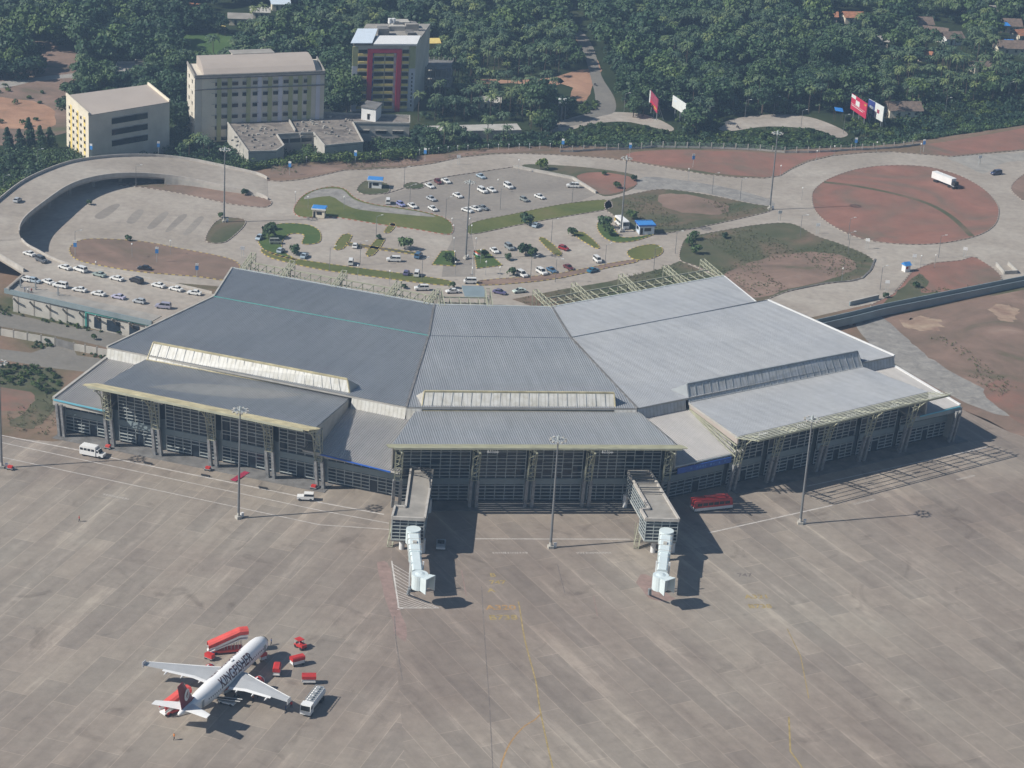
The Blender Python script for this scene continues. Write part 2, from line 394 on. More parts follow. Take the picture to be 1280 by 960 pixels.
def kerb(P, z=0., closed=True, mats=('kerb_a', 'kerb_b'), parent=None, step=1.1, name='kerb', h=.2, w=.27, loc=None):
    Q = [Vector((p[0], p[1])) for p in P] + ([Vector((P[0][0], P[0][1]))] if closed else [])
    mb = MB(); acc = 0.; k = 0
    for a, b in zip(Q[:-1], Q[1:]):
        L_ = (b - a).length; s = 0.
        if L_ < 1e-3: continue
        d = (b - a) / L_
        while s < L_ - 1e-3:
            e = min(L_, s + step - acc); p, q = a + d * s, a + d * e
            mb.bar((p.x, p.y, z + h / 2), (q.x, q.y, z + h / 2), w, h, k % 2)
            acc += e - s
            if acc >= step - 1e-3: acc = 0.; k += 1
            s = e
    return mb.build(name, list(mats), parent, loc=loc)
def island(px, mat, kmats=('kerb_a', 'kerb_b'), smooth=4, label=None, name='traffic_island', z=.13, kerbed=True):
    P = [G(x, y).to_2d() for x, y in px]
    if smooth: P = catmull(P, smooth)
    mb = MB(); mb.prism([(p.x, p.y) for p in P], -.01, z)
    o = mb.build(name, mat); tag(o, label, kind='structure')
    if kerbed: kerb(P, mats=kmats, parent=o)
    return o
# --- aprons
LW = [(490, 560), (490, 760), (507, 960), (520, 1500)]
patch('apron', [(-600, 425), (0, 546), (66, 552), (300, 520)] + LW + [(-1500, 1500)], .004, 'apron_w', 0)
patch('apron', [(1100, 480), (1205, 513), (1235, 525), (1262, 540), (1300, 552), (1700, 650), (3000, 1500)] + LW[::-1], .004, 'apron_e', 0)
# --- soils beside the apron
patch('soil_ground', [(1070, 403), (1130, 392), (1280, 362), (1600, 300), (1700, 600), (1300, 552), (1262, 540), (1205, 513), (1100, 440)], .004, 'brown_soil', 0)
patch('stone_pitching', [(1070, 397), (1103, 396), (1139, 427), (1184, 462), (1235, 488), (1264, 508), (1262, 520), (1228, 512), (1172, 486), (1112, 450), (1076, 418)], .010, 'rubble', 3, .4)
patch('weedy_ground', [(1140, 415), (1190, 422), (1240, 455), (1275, 485), (1250, 498), (1200, 468), (1160, 440)], .012, 'brown_soil', 5, 2.0)
patch('red_ground', [(1230, 485), (1270, 470), (1330, 480), (1340, 520), (1280, 530), (1250, 510)], .014, 'red_soil', 4, .6)
patch('sandy_ground', [(1130, 400), (1150, 396), (1175, 402), (1172, 412), (1150, 414), (1135, 410)], .016, 'sand', 5, 1.6)
patch('sandy_ground', [(1240, 385), (1262, 380), (1275, 392), (1262, 402), (1245, 398)], .016, 'sand', 5, 1.6)
patch('access_road', [(-300, 335), (0, 389), (60, 402), (112, 412), (165, 418), (140, 436), (100, 426), (60, 418), (0, 408), (-300, 355)], .006, 'hard', 0)
patch('access_road', [(-300, 385), (0, 436), (39, 441), (67, 431), (92, 436), (96, 444), (131, 449), (150, 470), (100, 464), (55, 459), (0, 449), (-300, 400)], .006, 'hard', 0)
patch('red_ground', [(-60, 478), (10, 480), (40, 485), (42, 505), (20, 515), (-60, 505)], .006, 'red_soil', 4, .7)
patch('weedy_ground', [(-80, 452), (30, 458), (75, 470), (78, 490), (62, 520), (40, 535), (10, 530), (38, 510), (36, 490), (-80, 470)], .009, 'mixed', 4, .7)
# --- landside concrete
land = [(334, 226), (350, 227), (375, 225), (400, 220), (430, 213), (460, 212), (500, 210), (540, 205), (575, 197), (612, 193), (650, 192), (700, 194), (760, 198),
        (800, 204), (840, 211), (880, 218), (920, 222), (955, 223), (975, 220), (990, 211), (1010, 202), (1040, 195), (1080, 191), (1115, 190), (1150, 193), (1190, 196),
        (1300, 186), (1600, 150), (1600, 300), (1300, 352), (1258, 353), (1222, 322), (1200, 325), (1165, 328), (1140, 338), (1130, 350), (1115, 368), (1098, 378), (1070, 384), (1000, 400),
        (760, 420), (540, 400), (300, 360), (200, 352), (90, 340), (20, 325), (5, 290), (30, 250), (80, 222), (140, 212), (215, 214), (280, 222)]
patch('concrete_road', land, .006, 'road', 0)
patch('car_park', [(455, 252), (480, 244), (510, 236), (560, 220), (642, 210), (712, 222), (745, 243), (720, 253), (655, 266), (600, 277), (560, 273), (500, 262)], .012, 'paving', 0)
patch('plaza', [(565, 268), (590, 268), (589, 290), (594, 320), (594, 346), (552, 346), (556, 318), (565, 300)], .014, 'paving', 0)
for q in ([(184, 284), (202, 266), (211, 267), (193, 285)], [(207, 288), (225, 269), (234, 270), (214, 288)], [(229, 292), (247, 272), (255, 273), (238, 292)], [(158, 277), (170, 263), (180, 264), (168, 279)], [(118, 270), (140, 256), (150, 257), (130, 273)]):
    patch('parking_bay', q, .012, 'paving', 3)
RED = ('kerb_r', 'kerb_b'); YEL = ('kerb_a', 'kerb_y')
island([(367, 264), (372, 252), (385, 241), (410, 234), (430, 236), (445, 248), (470, 256), (520, 263), (560, 275), (563, 293), (520, 287), (470, 280), (420, 272), (395, 272), (375, 271)], 'grass', RED)
patch('stone_pitching', [(405, 236), (428, 237), (442, 249), (470, 257), (520, 264), (545, 271), (505, 268), (450, 262), (430, 255), (412, 245), (380, 249), (390, 240)], .145, 'rubble', 3)
island([(590, 279), (640, 268), (700, 256), (755, 250), (765, 256), (758, 262), (700, 272), (640, 283), (588, 293)], 'grass')
island([(345, 281), (382, 281), (399, 289), (399, 303), (378, 305), (380, 294), (362, 293), (352, 304), (356, 316), (372, 326), (340, 318), (326, 308), (324, 296)], 'lawn', YEL)
island([(327, 312), (360, 322), (430, 333), (500, 342), (560, 351), (556, 357), (480, 348), (400, 337), (340, 323)], 'grass', YEL)
for q in ([(417, 311), (428, 294), (440, 295), (429, 311)], [(457, 318), (470, 300), (481, 300), (467, 319)], [(480, 290), (488, 280), (495, 281), (487, 291)], [(674, 300), (681, 298), (702, 316), (694, 319)], [(715, 292), (730, 291), (749, 308), (743, 310)]):
    island(q, 'grass', YEL, 2)
island([(433, 303), (520, 316), (522, 319), (433, 307)], 'mixed', YEL, 0)
island([(552, 314), (568, 314), (569, 333), (540, 331)], 'lawn', YEL, 0)
island([(592, 314), (606, 312), (628, 332), (596, 336)], 'lawn', YEL, 0)
island([(748, 278), (757, 274), (770, 290), (778, 297), (800, 296), (820, 292), (805, 298), (790, 302), (770, 303), (755, 297), (747, 286)], 'lawn', YEL)
island([(785, 314), (800, 308), (818, 306), (828, 311), (826, 318), (812, 324), (795, 325), (786, 320)], 'grass', YEL)
island([(600, 351), (650, 347), (700, 342), (760, 330), (793, 325), (795, 328), (760, 335), (700, 348), (650, 354), (600, 357)], 'brown_soil', YEL, 2)
island([(257, 301), (267, 280), (282, 273), (303, 274), (306, 281), (290, 297), (277, 304)], 'mixed')
island([(87, 311), (100, 301), (125, 299), (175, 302), (225, 311), (295, 327), (290, 350), (246, 346), (175, 340), (125, 332), (95, 324)], 'brown_soil', YEL)
island([(150, 231), (215, 227), (245, 229), (280, 238), (320, 246), (339, 252), (333, 259), (310, 258), (282, 254), (225, 242), (175, 234)], 'brown_soil')
island([(446, 238), (452, 229), (462, 226), (484, 230), (486, 240), (470, 243), (455, 243)], 'mixed')
island([(504, 232), (515, 228), (530, 231), (525, 236), (508, 236)], 'mixed')
island([(655, 206), (700, 207), (745, 211), (790, 218), (796, 226), (790, 236), (762, 245), (745, 241), (716, 222), (665, 213)], 'mixed', kerbed=False)
patch('red_ground', [(722, 220), (755, 215), (790, 222), (793, 232), (762, 243), (745, 240)], .15, 'red_soil', 4, .4)
patch('stone_pitching', [(790, 236), (805, 221), (860, 226), (920, 237), (965, 251), (957, 258), (880, 241), (820, 237)], .012, 'rubble', 3, .3)
island([(760, 251), (800, 241), (830, 237), (880, 243), (940, 255), (965, 259), (962, 264), (940, 270), (900, 279), (850, 289), (820, 293), (795, 290), (775, 278), (765, 268), (757, 262)], 'mixed')
patch('red_ground', [(830, 243), (870, 245), (910, 258), (900, 268), (850, 265), (825, 255)], .15, 'brown_soil', 4, .8)
island([(853, 305), (862, 297), (900, 289), (950, 281), (990, 280), (1020, 295), (1050, 305), (1085, 320), (1092, 332), (1075, 348), (1020, 357), (980, 366), (940, 378), (905, 350), (870, 333), (850, 325)], 'mixed')
patch('red_ground', [(905, 345), (950, 325), (1000, 315), (1050, 318), (1070, 335), (1040, 348), (990, 360), (940, 372)], .15, 'brown_soil', 4, .8)
patch('weedy_ground', [(640, 374), (700, 362), (760, 352), (830, 335), (850, 326), (905, 350), (930, 372), (700, 395)], .012, 'mixed', 0)
island([(1015, 247), (1020, 235), (1040, 222), (1075, 211), (1115, 207), (1160, 209), (1200, 220), (1230, 237), (1246, 255), (1248, 270), (1240, 285), (1215, 297), (1170, 305), (1120, 305), (1075, 298), (1040, 282), (1020, 265)], 'red_soil', name='roundabout')
mb = MB(); ribbon(mb, catmull([G(*p) for p in [(1030, 228), (1070, 233), (1120, 243), (1160, 255), (1190, 272), (1215, 296)]], 4, False), 2.2, .15)
structure(mb.build('drain_channel', 'mixed'))
patch('soil_ground', [(335, 222), (340, 207), (450, 204), (530, 197), (600, 188), (660, 184), (700, 188), (640, 190), (600, 192), (560, 198), (500, 207), (430, 211), (400, 217), (370, 222)], .004, 'brown_soil', 0)
patch('red_ground', [(790, 190), (860, 187), (980, 192), (1045, 190), (1005, 201), (988, 211), (975, 219), (955, 221), (900, 217), (840, 208), (790, 200)], .004, 'red_soil', 3, .4)
patch('red_ground', [(1150, 182), (1200, 174), (1280, 160), (1450, 130), (1450, 168), (1300, 184), (1190, 194), (1150, 191)], .005, 'red_soil', 0, .5)
patch('sandy_ground', [(1185, 198), (1205, 194), (1240, 193), (1300, 190), (1300, 199), (1262, 202), (1243, 209), (1229, 217), (1205, 206)], .012, 'conc', 3, .4)
island([(1264, 233), (1285, 216), (1320, 214), (1320, 262), (1290, 256), (1272, 246)], 'brown_soil')
island([(1142, 339), (1165, 330), (1200, 326), (1221, 323), (1252, 352), (1180, 368), (1100, 384), (1090, 381), (1116, 368), (1131, 351)], 'red_soil')
patch('weedy_ground', [(1118, 368), (1135, 352), (1150, 342), (1160, 352), (1150, 366), (1175, 364), (1140, 374), (1105, 381)], .15, 'mixed', 3, .5)
kerb([G(x, y) for x, y in land[0:27]], closed=False)
kerb(catmull([G(*p) for p in [(480, 243), (545, 224), (600, 215), (642, 209)]], 4, False), closed=False)
# low white walls of the upper car park
for a, b in (((642, 209.5), (716, 224)), ((716, 224), (745, 242))):
    p, q = G(*a), G(*b); mb = MB(); mb.bar((p.x, p.y, .45), (q.x, q.y, .45), .5, .9)
    t = thing('low_wall', 'long pale retaining wall along the far edge of the upper car park' if a[0] == 642 else 'short pale wall between the upper car park and the red soil triangle', 'wall', (p.x, p.y, 0))
    mb.build('wall_body', 'parapet', t, loc=t.location); m2 = MB(); m2.bar((p.x, p.y, .95), (q.x, q.y, .95), .62, .1); m2.build('coping', 'conc_light', t, loc=t.location)
# --- roads beyond the fence (on the lower ground)
patch('country_road', [(690, 160), (700, 152), (730, 143), (760, 140), (800, 142), (825, 150), (842, 160), (836, 164), (812, 158), (780, 152), (740, 155), (715, 162), (690, 166)], ZB + .02, 'road', 4, zg=ZB)
patch('country_road', [(716, 40), (728, 40), (742, 60), (752, 95), (768, 122), (768, 140), (748, 146), (722, 156), (700, 158), (735, 140), (744, 125), (738, 95), (728, 62)], ZB + .03, 'hard', 4, zg=ZB)
patch('country_road', [(895, 157), (925, 147), (965, 143), (1010, 146), (1045, 158), (1060, 168), (1046, 172), (1020, 162), (960, 158), (910, 164)], ZB + .02, 'road', 4, zg=ZB)
for q in ([(692, 98), (740, 86), (738, 112), (728, 128), (706, 128), (715, 110)], [(592, 99), (650, 100), (700, 97), (696, 106), (640, 104), (596, 105)], [(722, 50), (735, 55), (752, 84), (748, 92), (735, 75)]):
    patch('orange_ground', q, ZB + .01, 'orange_soil', 4, .8, zg=ZB)
patch('orange_ground', [(-60, 118), (0, 122), (40, 126), (70, 140), (60, 160), (0, 160), (-60, 158)], ZB + .01, 'orange_soil', 4, 1.2, zg=ZB)
patch('red_ground', [(35, 62), (75, 60), (102, 72), (98, 92), (60, 96), (40, 86)], ZB + .01, 'brown_soil', 4, 1.2, zg=ZB)
patch('dirt_track', [(-60, 104), (0, 102), (60, 95), (100, 91), (100, 96), (50, 101), (0, 110), (-60, 112)], ZB + .02, 'conc', 4, .6, zg=ZB)
patch('weedy_ground', [(-60, 60), (110, 60), (90, 120), (80, 165), (-60, 175)], ZB + .005, 'brown_soil', 4, 2, zg=ZB)
patch('green_field', [(222, 46), (262, 42), (300, 46), (300, 70), (215, 95), (214, 70)], ZB + .01, 'field', 4, .8, zg=ZB)

# ---------------------------------------------------------------- elevated approach road
RP = [((334, 224), (335, 250), .05), ((320, 218), (320, 243), .5), ((282, 209.5), (280, 235), 1.2), ((237, 200.5), (245, 227), 1.9), ((195, 196), (215, 222), 2.6),
      ((150, 196), (175, 219), 3.5), ((112, 199.5), (140, 220), 4.2), ((82, 205.5), (107, 226), 4.8), ((50, 217.5), (82, 236), 5.3), ((25, 230.5), (57, 253), 5.8),
      ((0, 250), (32, 273), 6.2), ((-25, 272), (24, 288), 6.5), ((-60, 300), (27, 300), 6.5)]
DZ = 6.5
outer = catmull([G(a[0], a[1], z) for a, b, z in RP], 4, False); inner = catmull([G(b[0], b[1], z) for a, b, z in RP], 4, False)
ramp_t = thing('elevated_road', 'curving elevated concrete approach road with pale parapets rising from the car park to the upper forecourt', 'viaduct', (outer[0].x, outer[0].y, 0))
def parapet(P, name, parent, loc, h=.95, w=.3, mat='parapet'):
    mb = MB()
    for a, b in zip(P[:-1], P[1:]): mb.bar((a[0], a[1], a[2] + h / 2 - .2), (b[0], b[1], b[2] + h / 2 - .2), w, h + .4)
    return mb.build(name, mat, parent, loc=loc)
mb = MB()
for i in range(len(outer) - 1):
    a, b, c, d = outer[i], outer[i + 1], inner[i + 1], inner[i]; mb.slab([d, c, b, a], min(1.0, max(.05, a.z)))
mb.build('road_deck', 'road', ramp_t, loc=ramp_t.location)
for P in (outer, inner):
    parapet([p + Vector((0, 0, .0)) for p in P[:-3]], 'parapet', ramp_t, ramp_t.location)
mb = MB()                         # solid retaining wall where the road is low
for P in (outer, inner):
    for a, b in zip(P[:17], P[1:18]): mb.bar((a.x, a.y, a.z / 2 - .1), (b.x, b.y, b.z / 2 - .1), .4, max(.1, a.z - .1))
mb.build('retaining_wall', 'conc_light', ramp_t, loc=ramp_t.location)
for i in range(18, len(inner) - 3, 4):
    mb = MB(); a, b = inner[i], outer[i]
    for t in (.25, .75):
        p = a.lerp(b, t); mb.tube((p.x, p.y, -.2), (p.x, p.y, p.z - 1.6), .7, n=10)
    p, q = a.lerp(b, .08), a.lerp(b, .92); mb.bar((p.x, p.y, p.z - 1.35), (q.x, q.y, q.z - 1.35), 1.2, .8)
    mb.build('pier', 'conc', ramp_t, loc=ramp_t.location)
deck_px = [(-90, 302), (27, 300), (34, 307), (45, 313), (75, 328), (120, 338), (175, 348), (225, 358), (265, 367), (320, 380), (250, 415), (190, 402), (6, 361), (30, 340), (0, 322), (-90, 306)]
DP = [G(x, y, DZ) for x, y in deck_px]
deck_t = thing('forecourt_deck', 'raised concrete forecourt deck carrying the parked taxis beside the terminal', 'viaduct', (DP[12].x, DP[12].y, 0))
mb = MB(); mb.prism([(p.x, p.y) for p in DP], DZ - 1.1, DZ); mb.build('deck_slab', 'road', deck_t, loc=deck_t.location)
parapet(catmull(DP[1:9], 3, False), 'parapet', deck_t, deck_t.location, .7)
parapet([DP[13], DP[14], DP[15]], 'parapet', deck_t, deck_t.location, 1.2, .5)
# pale pavement along the deck edge, and its fascia
a0, a1 = G(6, 361, DZ), G(190, 402, DZ); dv = (a1 - a0).normalized(); nv = Vector((-dv.y, dv.x, 0))
mb = MB(); mb.hexa([a0 + nv * .3 + Vector((0, 0, .0)), a1 + nv * .3, a1 + nv * 5, a0 + nv * 5] + [p + Vector((0, 0, .15)) for p in (a0 + nv * .3, a1 + nv * .3, a1 + nv * 5, a0 + nv * 5)])
mb.build('footway', 'conc', deck_t, loc=deck_t.location)
mb = MB(); mb.bar(a0 + Vector((0, 0, -.5)) - nv * .15, a1 + Vector((0, 0, -.5)) - nv * .15, .35, 1.5); mb.build('edge_beam', 'spandrel', deck_t, loc=deck_t.location)
# wall under the deck, set back
w0, w1 = G(17, 389), G(215, 432); off = Vector((0, 0, 0))
mb = MB(); mb.bar((w0.x, w0.y, 2.7), (w1.x, w1.y, 2.7), .4, 5.4); mb.build('lower_wall', 'conc_light', deck_t, loc=deck_t.location)
for t in np.linspace(.03, .97, 10):
    p = w0.lerp(w1, t); o_ = Vector((dv.y, -dv.x, 0)); mb = MB()
    mb.bar((p.x, p.y, 2.7), (p.x + o_.x * .3, p.y + o_.y * .3, 2.7), .5, 5.4); mb.bar((p.x, p.y, 2.8), (p.x + o_.x * 2.4, p.y + o_.y * 2.4, 5.2), .25, .5)
    mb.build('bracket', 'conc', deck_t, loc=deck_t.location)
# teal portal and lower glazing of the wall
p0, p1 = w0.lerp(w1, .47), w0.lerp(w1, 1.)
o_ = Vector((dv.y, -dv.x, 0)) * .5
mb = MB(); mb.bar((p0.x + o_.x, p0.y + o_.y, 5.0), (p1.x + o_.x, p1.y + o_.y, 5.0), .6, .5); mb.bar((p0.x + o_.x, p0.y + o_.y, 0), (p0.x + o_.x, p0.y + o_.y, 5.2), .5, .5)
mb.build('teal_portal', 'teal', deck_t, loc=deck_t.location)
for t0, t1 in ((.52, .56), (.6, .68), (.74, .8), (.86, .95)):
    mb = MB(); a, b = w0.lerp(w1, t0), w0.lerp(w1, t1); mb.bar((a.x + o_.x * .6, a.y + o_.y * .6, 2.2), (b.x + o_.x * .6, b.y + o_.y * .6, 2.2), .25, 3.2); mb.build('doorway', 'glass', deck_t, loc=deck_t.location)
for k in range(3):                 # tall posts standing on the deck edge
    p = G((26, 45, 73)[k], (381, 384, 391)[k], 1.2)
    t = thing('deck_post', ('first', 'second', 'third')[k] + ' tall grey steel post along the deck edge counting from the red sign corner', 'post', (p.x, p.y, 1.2), group='steel posts along the deck edge')
    mb = MB(); mb.bar((0, 0, 0), (0, 0, 8.2), .35); mb.build('post_shaft', 'grey', t)
    
    for z_ in (3.0, 6.2): mb = MB(); mb.bar((-.6, 0, z_), (.6, 0, z_), .2); mb.build('cross_bar', 'grey', t)
mb = MB(); p, q = G(12, 369, 5), G(30, 345, 7.); mb.bar((p.x, p.y, DZ + .5), (q.x, q.y, DZ + .5), .4, 1.0)
mb.build('end_wall', 'conc_dark', deck_t, loc=deck_t.location)

# deck on the east side, its descending viaduct, the walls' bluish shade put into their colour
e_t = thing('ramp_bridge', 'long shade-tinted concrete ramp bridge running from the terminal past the small blue guard hut', 'viaduct', tuple(G(1020, 403)))
pts = [(985, 412, 2.6), (1020, 403, 2.6), (1060, 394, 2.6), (1100, 384, 2.2), (1150, 374, 2.0), (1200, 364, 1.8), (1280, 348, 1.6), (1420, 320, 1.4)]
A = [G(x, y - 1, z) for x, y, z in pts]; ndir = Vector((.35, -.94, 0))
mb = MB()
for a, b in zip(A[:-1], A[1:]): mb.slab([a + ndir * 3.0 - Vector((0, 0, .7)), b + ndir * 3.0 - Vector((0, 0, .7)), b - Vector((0, 0, .7)), a - Vector((0, 0, .7))], .6)
mb.build('channel_bed', 'hard', e_t, loc=e_t.location)
for k, off_, hh in ((0, 0, .9), (1, 3.0, 1.1)):
    mb = MB()
    for a, b in zip(A[:-1], A[1:]):
        p, q = a + ndir * off_, b + ndir * off_; mb.bar(p - Vector((0, 0, .5 + (.25 if k else 0))), q - Vector((0, 0, .5 + (.25 if k else 0))), .3, 1.4 + hh)
    mb.build('side_wall', 'spandrel', e_t, loc=e_t.location)
mb = MB()
for a in (A[1], A[2]):
    for o2 in (.6, 2.4): mb = MB(); mb.bar((a.x + ndir.x * o2, a.y + ndir.y * o2, 0), (a.x + ndir.x * o2, a.y + ndir.y * o2, a.z - 1), 1.); mb.build('bridge_pier', 'conc', e_t, loc=e_t.location)
mb = MB(); p, q = G(1062, 380, .6), G(1098, 371.5, .6); mb.bar(p, q, .5, 1.6)
w_ = thing('low_wall', 'low dark retaining wall in the grass between the road and the ramp bridge', 'wall', (p.x, p.y, 0)); mb.build('wall_body', 'spandrel', w_, loc=w_.location)
mb = MB(); mb.bar(p + Vector((0, 0, .85)), q + Vector((0, 0, .85)), .62, .12); mb.build('coping', 'conc_light', w_, loc=w_.location)
mb = MB(); ribbon(mb, [G(x, y) for x, y in [(985, 364), (1000, 361), (1035, 354), (1062, 352), (1078, 348), (1088, 338), (1094, 324)]], .5, .3)
structure(mb.build('kerb_strip', 'conc_dark'))
# concrete bays by the road at the east edge
t = thing('concrete_enclosure', 'open pale concrete wall enclosure beside the ramp bridge at the road bend', 'enclosure', tuple(G(1260, 341)))
for seg in (((1245, 332), (1255, 343)), ((1255, 343), (1271, 342)), ((1271, 342), (1260, 331))):
    mb = MB(); p, q = G(*seg[0]), G(*seg[1]); mb.bar((p.x, p.y, .6), (q.x, q.y, .6), .4, 1.2); mb.build('wall_body', 'conc_light', t, loc=t.location)

# ---------------------------------------------------------------- painted markings on the apron
def line(px, w=.3, mat='white', z=.010, name='apron_marking'):
    mb = MB(); ribbon(mb, [G(x, y) for x, y in px], w, z); structure(mb.build(name, mat))
M['mark_white'] = plain('worn_white_marking', (.50, .47, .44), .8, amt=.25, scale=.6)
M['mark_yellow'] = plain('worn_yellow_marking', (.33, .25, .10), .8, amt=.35, scale=.8)
M['mark_orange'] = plain('worn_orange_marking', (.36, .22, .09), .8, amt=.35, scale=.8)
M['mark_dark'] = plain('dark_joint', (.17, .145, .13), .8, amt=.3, scale=.8)
M['mark_red'] = plain('worn_red_marking', (.27, .19, .165), .9, amt=.2, scale=.5)
line([(-40, 538), (6, 545), (103, 563.5), (156, 576), (372, 620), (400, 628), (480, 643)], .45, 'mark_white')
line([(-40, 545), (6, 554), (400, 638), (486, 654)], .3, 'mark_white')
line([(-40, 562), (0, 571), (400, 656), (490, 662)], .28, 'mark_white')
line([(594, 673.5), (788, 674)], .35, 'mark_white')
line([(886, 666), (958, 650), (1040, 631.6)], .4, 'mark_white'); line([(1008, 608), (1234, 559)], .35, 'mark_white')
line(catmull([Vector(p) for p in [(648, 752), (650, 763), (656.5, 802), (669.6, 851), (674.5, 884), (684, 930), (691, 960), (700, 1000)]], 3, False), .3, 'mark_yellow')
line(catmull([Vector(p) for p in [(675, 893), (668, 900), (653, 910), (637, 930), (627, 955), (620, 990)]], 4, False), .34, 'mark_orange')
line([(984, 786), (1001, 821), (1011, 873)], .2, 'mark_yellow'); line([(986, 896), (988, 939), (1001, 957), (1010, 975)], .35, 'mark_yellow')
line([(602, 733), (606, 800), (612, 880), (616, 960), (618, 1000)], .2, 'mark_dark')
line([(493, 770), (495, 800), (503, 850)], .25, 'mark_dark')
line([(697, 706), (706, 741), (724, 741)], .22, 'mark_dark'); line([(742, 745), (747, 770)], .2, 'mark_red')
line([(577, 713), (581, 735), (583, 745)], .25, 'mark_red')
line([(489.6, 701), (498.5, 760)], .35, 'mark_white'); line([(498.5, 760), (549, 760)], .3, 'mark_white')
mb = MB()
for k in range(7):
    a = (490.3 + k * .75, 705 + k * 4.4); ribbon(mb, [G(*a), G(a[0] + 22, a[1] + 13)], .2, .011)
for k in range(9):
    a = (496.2 + (k > 4) * 0, 737 + k * 4.6) if k < 5 else (498.5 + (k - 4) * 8, 760); b = (a[0] + 52 - (k * 2 if k < 5 else 22 + (k - 5) * 5), a[1] + (22 if k < 1 else 0))
    p, q = G(496.5, 738 + k * 3.), G(min(549, 503 + (22 - k * 2.6) * 2.2), 760)
    ribbon(mb, [p, q], .2, .011)
structure(mb.build('hatched_marking', 'mark_white'))
patch('red_paint_patch', [(797, 722), (812, 718), (830, 738), (842, 748), (825, 752), (805, 742)], .007, 'mark_red', 3, .5)
patch('red_paint_patch', [(470, 708), (486, 704), (494, 735), (504, 770), (508, 800), (494, 790), (482, 745)], .006, 'mark_red', 3, .5)
def paint_text(s, x, y, size, mat, ang=R(8.6)):
    v, f = text_mesh(s, size, .06); mb = MB(); p = G(x, y); c, s_ = math.cos(ang), math.sin(ang)
    mb.v = [(p.x + a * c - b * s_, p.y + a * s_ + b * c, .012) for a, b, _ in v]; mb.f = f; mb.m = [0] * len(f)
    structure(mb.build('apron_lettering', mat, fix=False))
paint_text('B', 616, 719, 2.6, 'mark_yellow'); paint_text('747', 622, 728, 2.6, 'mark_yellow'); paint_text('A', 614, 738, 2.6, 'mark_yellow')
paint_text('A320', 626, 759.5, 3.2, 'mark_orange'); paint_text('B738', 629, 772, 3.2, 'mark_yellow')
paint_text('A321', 946, 746, 2.7, 'mark_yellow'); paint_text('B738', 950, 758, 2.7, 'mark_yellow'); paint_text('747', 931, 719, 2.4, 'mark_dark')
for x, y, L_, ang in ((146, 621, 7, -17.4), (637, 691, 8, 8.6), (742, 691, 8, 8.6), (1081, 627, 7, 34.1), (1207, 597, 6, 34.1)):
    mb = MB(); p = G(x, y); c, s_ = math.cos(R(ang)), math.sin(R(ang)); u = -L_ / 2   # stencilled words too worn to read
    while u < L_ / 2:
        w = random.uniform(.18, .4); h = random.uniform(.6, .95)
        for q in range(2):
            mb.box((p.x + (u + q * w) * c, p.y + (u + q * w) * s_, .011), (.12, h, .002), R(ang))
        u += .72
    structure(mb.build('worn_stencil_marking', 'mark_white'))
# ---------------------------------------------------------------- the terminal
RIB = .12
class Frame:
    def __init__(s, x, y, deg): s.o = G(x, y); s.a = R(deg); s.u = Vector((math.cos(s.a), math.sin(s.a), 0)); s.v = Vector((-s.u.y, s.u.x, 0))
    def W(s, u, v, z): p = s.o + s.u * u + s.v * v; p.z = z; return p
    def uv(s, p): d = Vector(p) - s.o; return d.dot(s.u), d.dot(s.v)
FL, FC, FR = Frame(140, 558, -17.4), Frame(675, 634, 8.6), Frame(1150, 556, 34.1)
TT = thing('airport_terminal', 'huge grey-roofed airport terminal with three angled wings and steel-framed glass fronts', 'airport terminal', tuple(FC.W(0, 40, 0)))
TL = TT.location
def roof(name, px, frame, mat=None, t=.5, parent=TT, side='conc_light'):
    mat = mat or ('roof_low' if name == 'low_roof' else 'roof'); top = [G(*p) for p in px]; mb = MB(); mb.slab(top, t, 1, 1, uvdir=frame.u); mb.corrugated(top, frame, h=RIB); return mb.build(name, [mat, side], parent, loc=TL)
# main panels: front edge at 15 m over the clerestories, falling to the landside
roof('roof_panel', [(134, 434, 15), (508, 509, 15), (536, 420, 12.5), (267, 371, 12.5)], FL)
roof('roof_panel', [(267, 371, 11.8), (536, 420, 11.8), (543, 381, 8.8), (290, 335, 8.8)], FL)
roof('roof_panel', [(508, 509, 15), (796, 510.5, 15), (714, 423, 12.5), (536, 420, 12.5)], FC)
roof('roof_panel', [(536, 420, 11.8), (714, 423, 11.8), (690, 384, 8.8), (543, 381, 8.8)], FC)
roof('roof_panel', [(797, 510.5, 15), (1118, 445, 15), (960, 375.5, 12.5), (716, 422, 12.5)], FR)
roof('roof_panel', [(714, 423, 11.8), (945, 377, 11.8), (905, 345, 8.8), (690, 384, 8.8)], FR)
# raised canopies toward the apron
CAN = {'L': [(127, 481, 17), (394, 535, 17), (439, 496, 13.8), (182, 449, 13.8)], 'C': [(490, 556, 17), (845, 557, 17), (797, 514, 13.8), (520, 513, 13.8)],
       'R': [(922, 546, 17), (1160, 490, 17), (1077, 458, 13.8), (860, 503, 13.8)]}
for k, fr in (('L', FL), ('C', FC), ('R', FR)):
    roof('canopy_roof', CAN[k], fr, 'roof')
# low side roofs
roof('low_roof', [(67, 498, 10.3), (134, 513, 10.3), (187, 458, 12), (134, 447, 12)], FL)
roof('low_roof', [(378, 562, 10.3), (500, 591, 10.3), (530, 523, 12), (425, 502, 12)], FL)
roof('low_roof', [(835, 584, 10.3), (932, 563, 10.3), (880, 506, 12), (785, 526, 12)], FR)
roof('low_roof', [(1140, 521.5, 10.3), (1200, 507, 10.3), (1118, 458, 12), (1055, 471, 12)], FR)
def edge(name, p, q, mat, w=.5, h=.7, dz=0.):
    mb = MB(); mb.bar(G(*p) + Vector((0, 0, dz)), G(*q) + Vector((0, 0, dz)), w, h); mb.build(name, mat, TT, loc=TL)
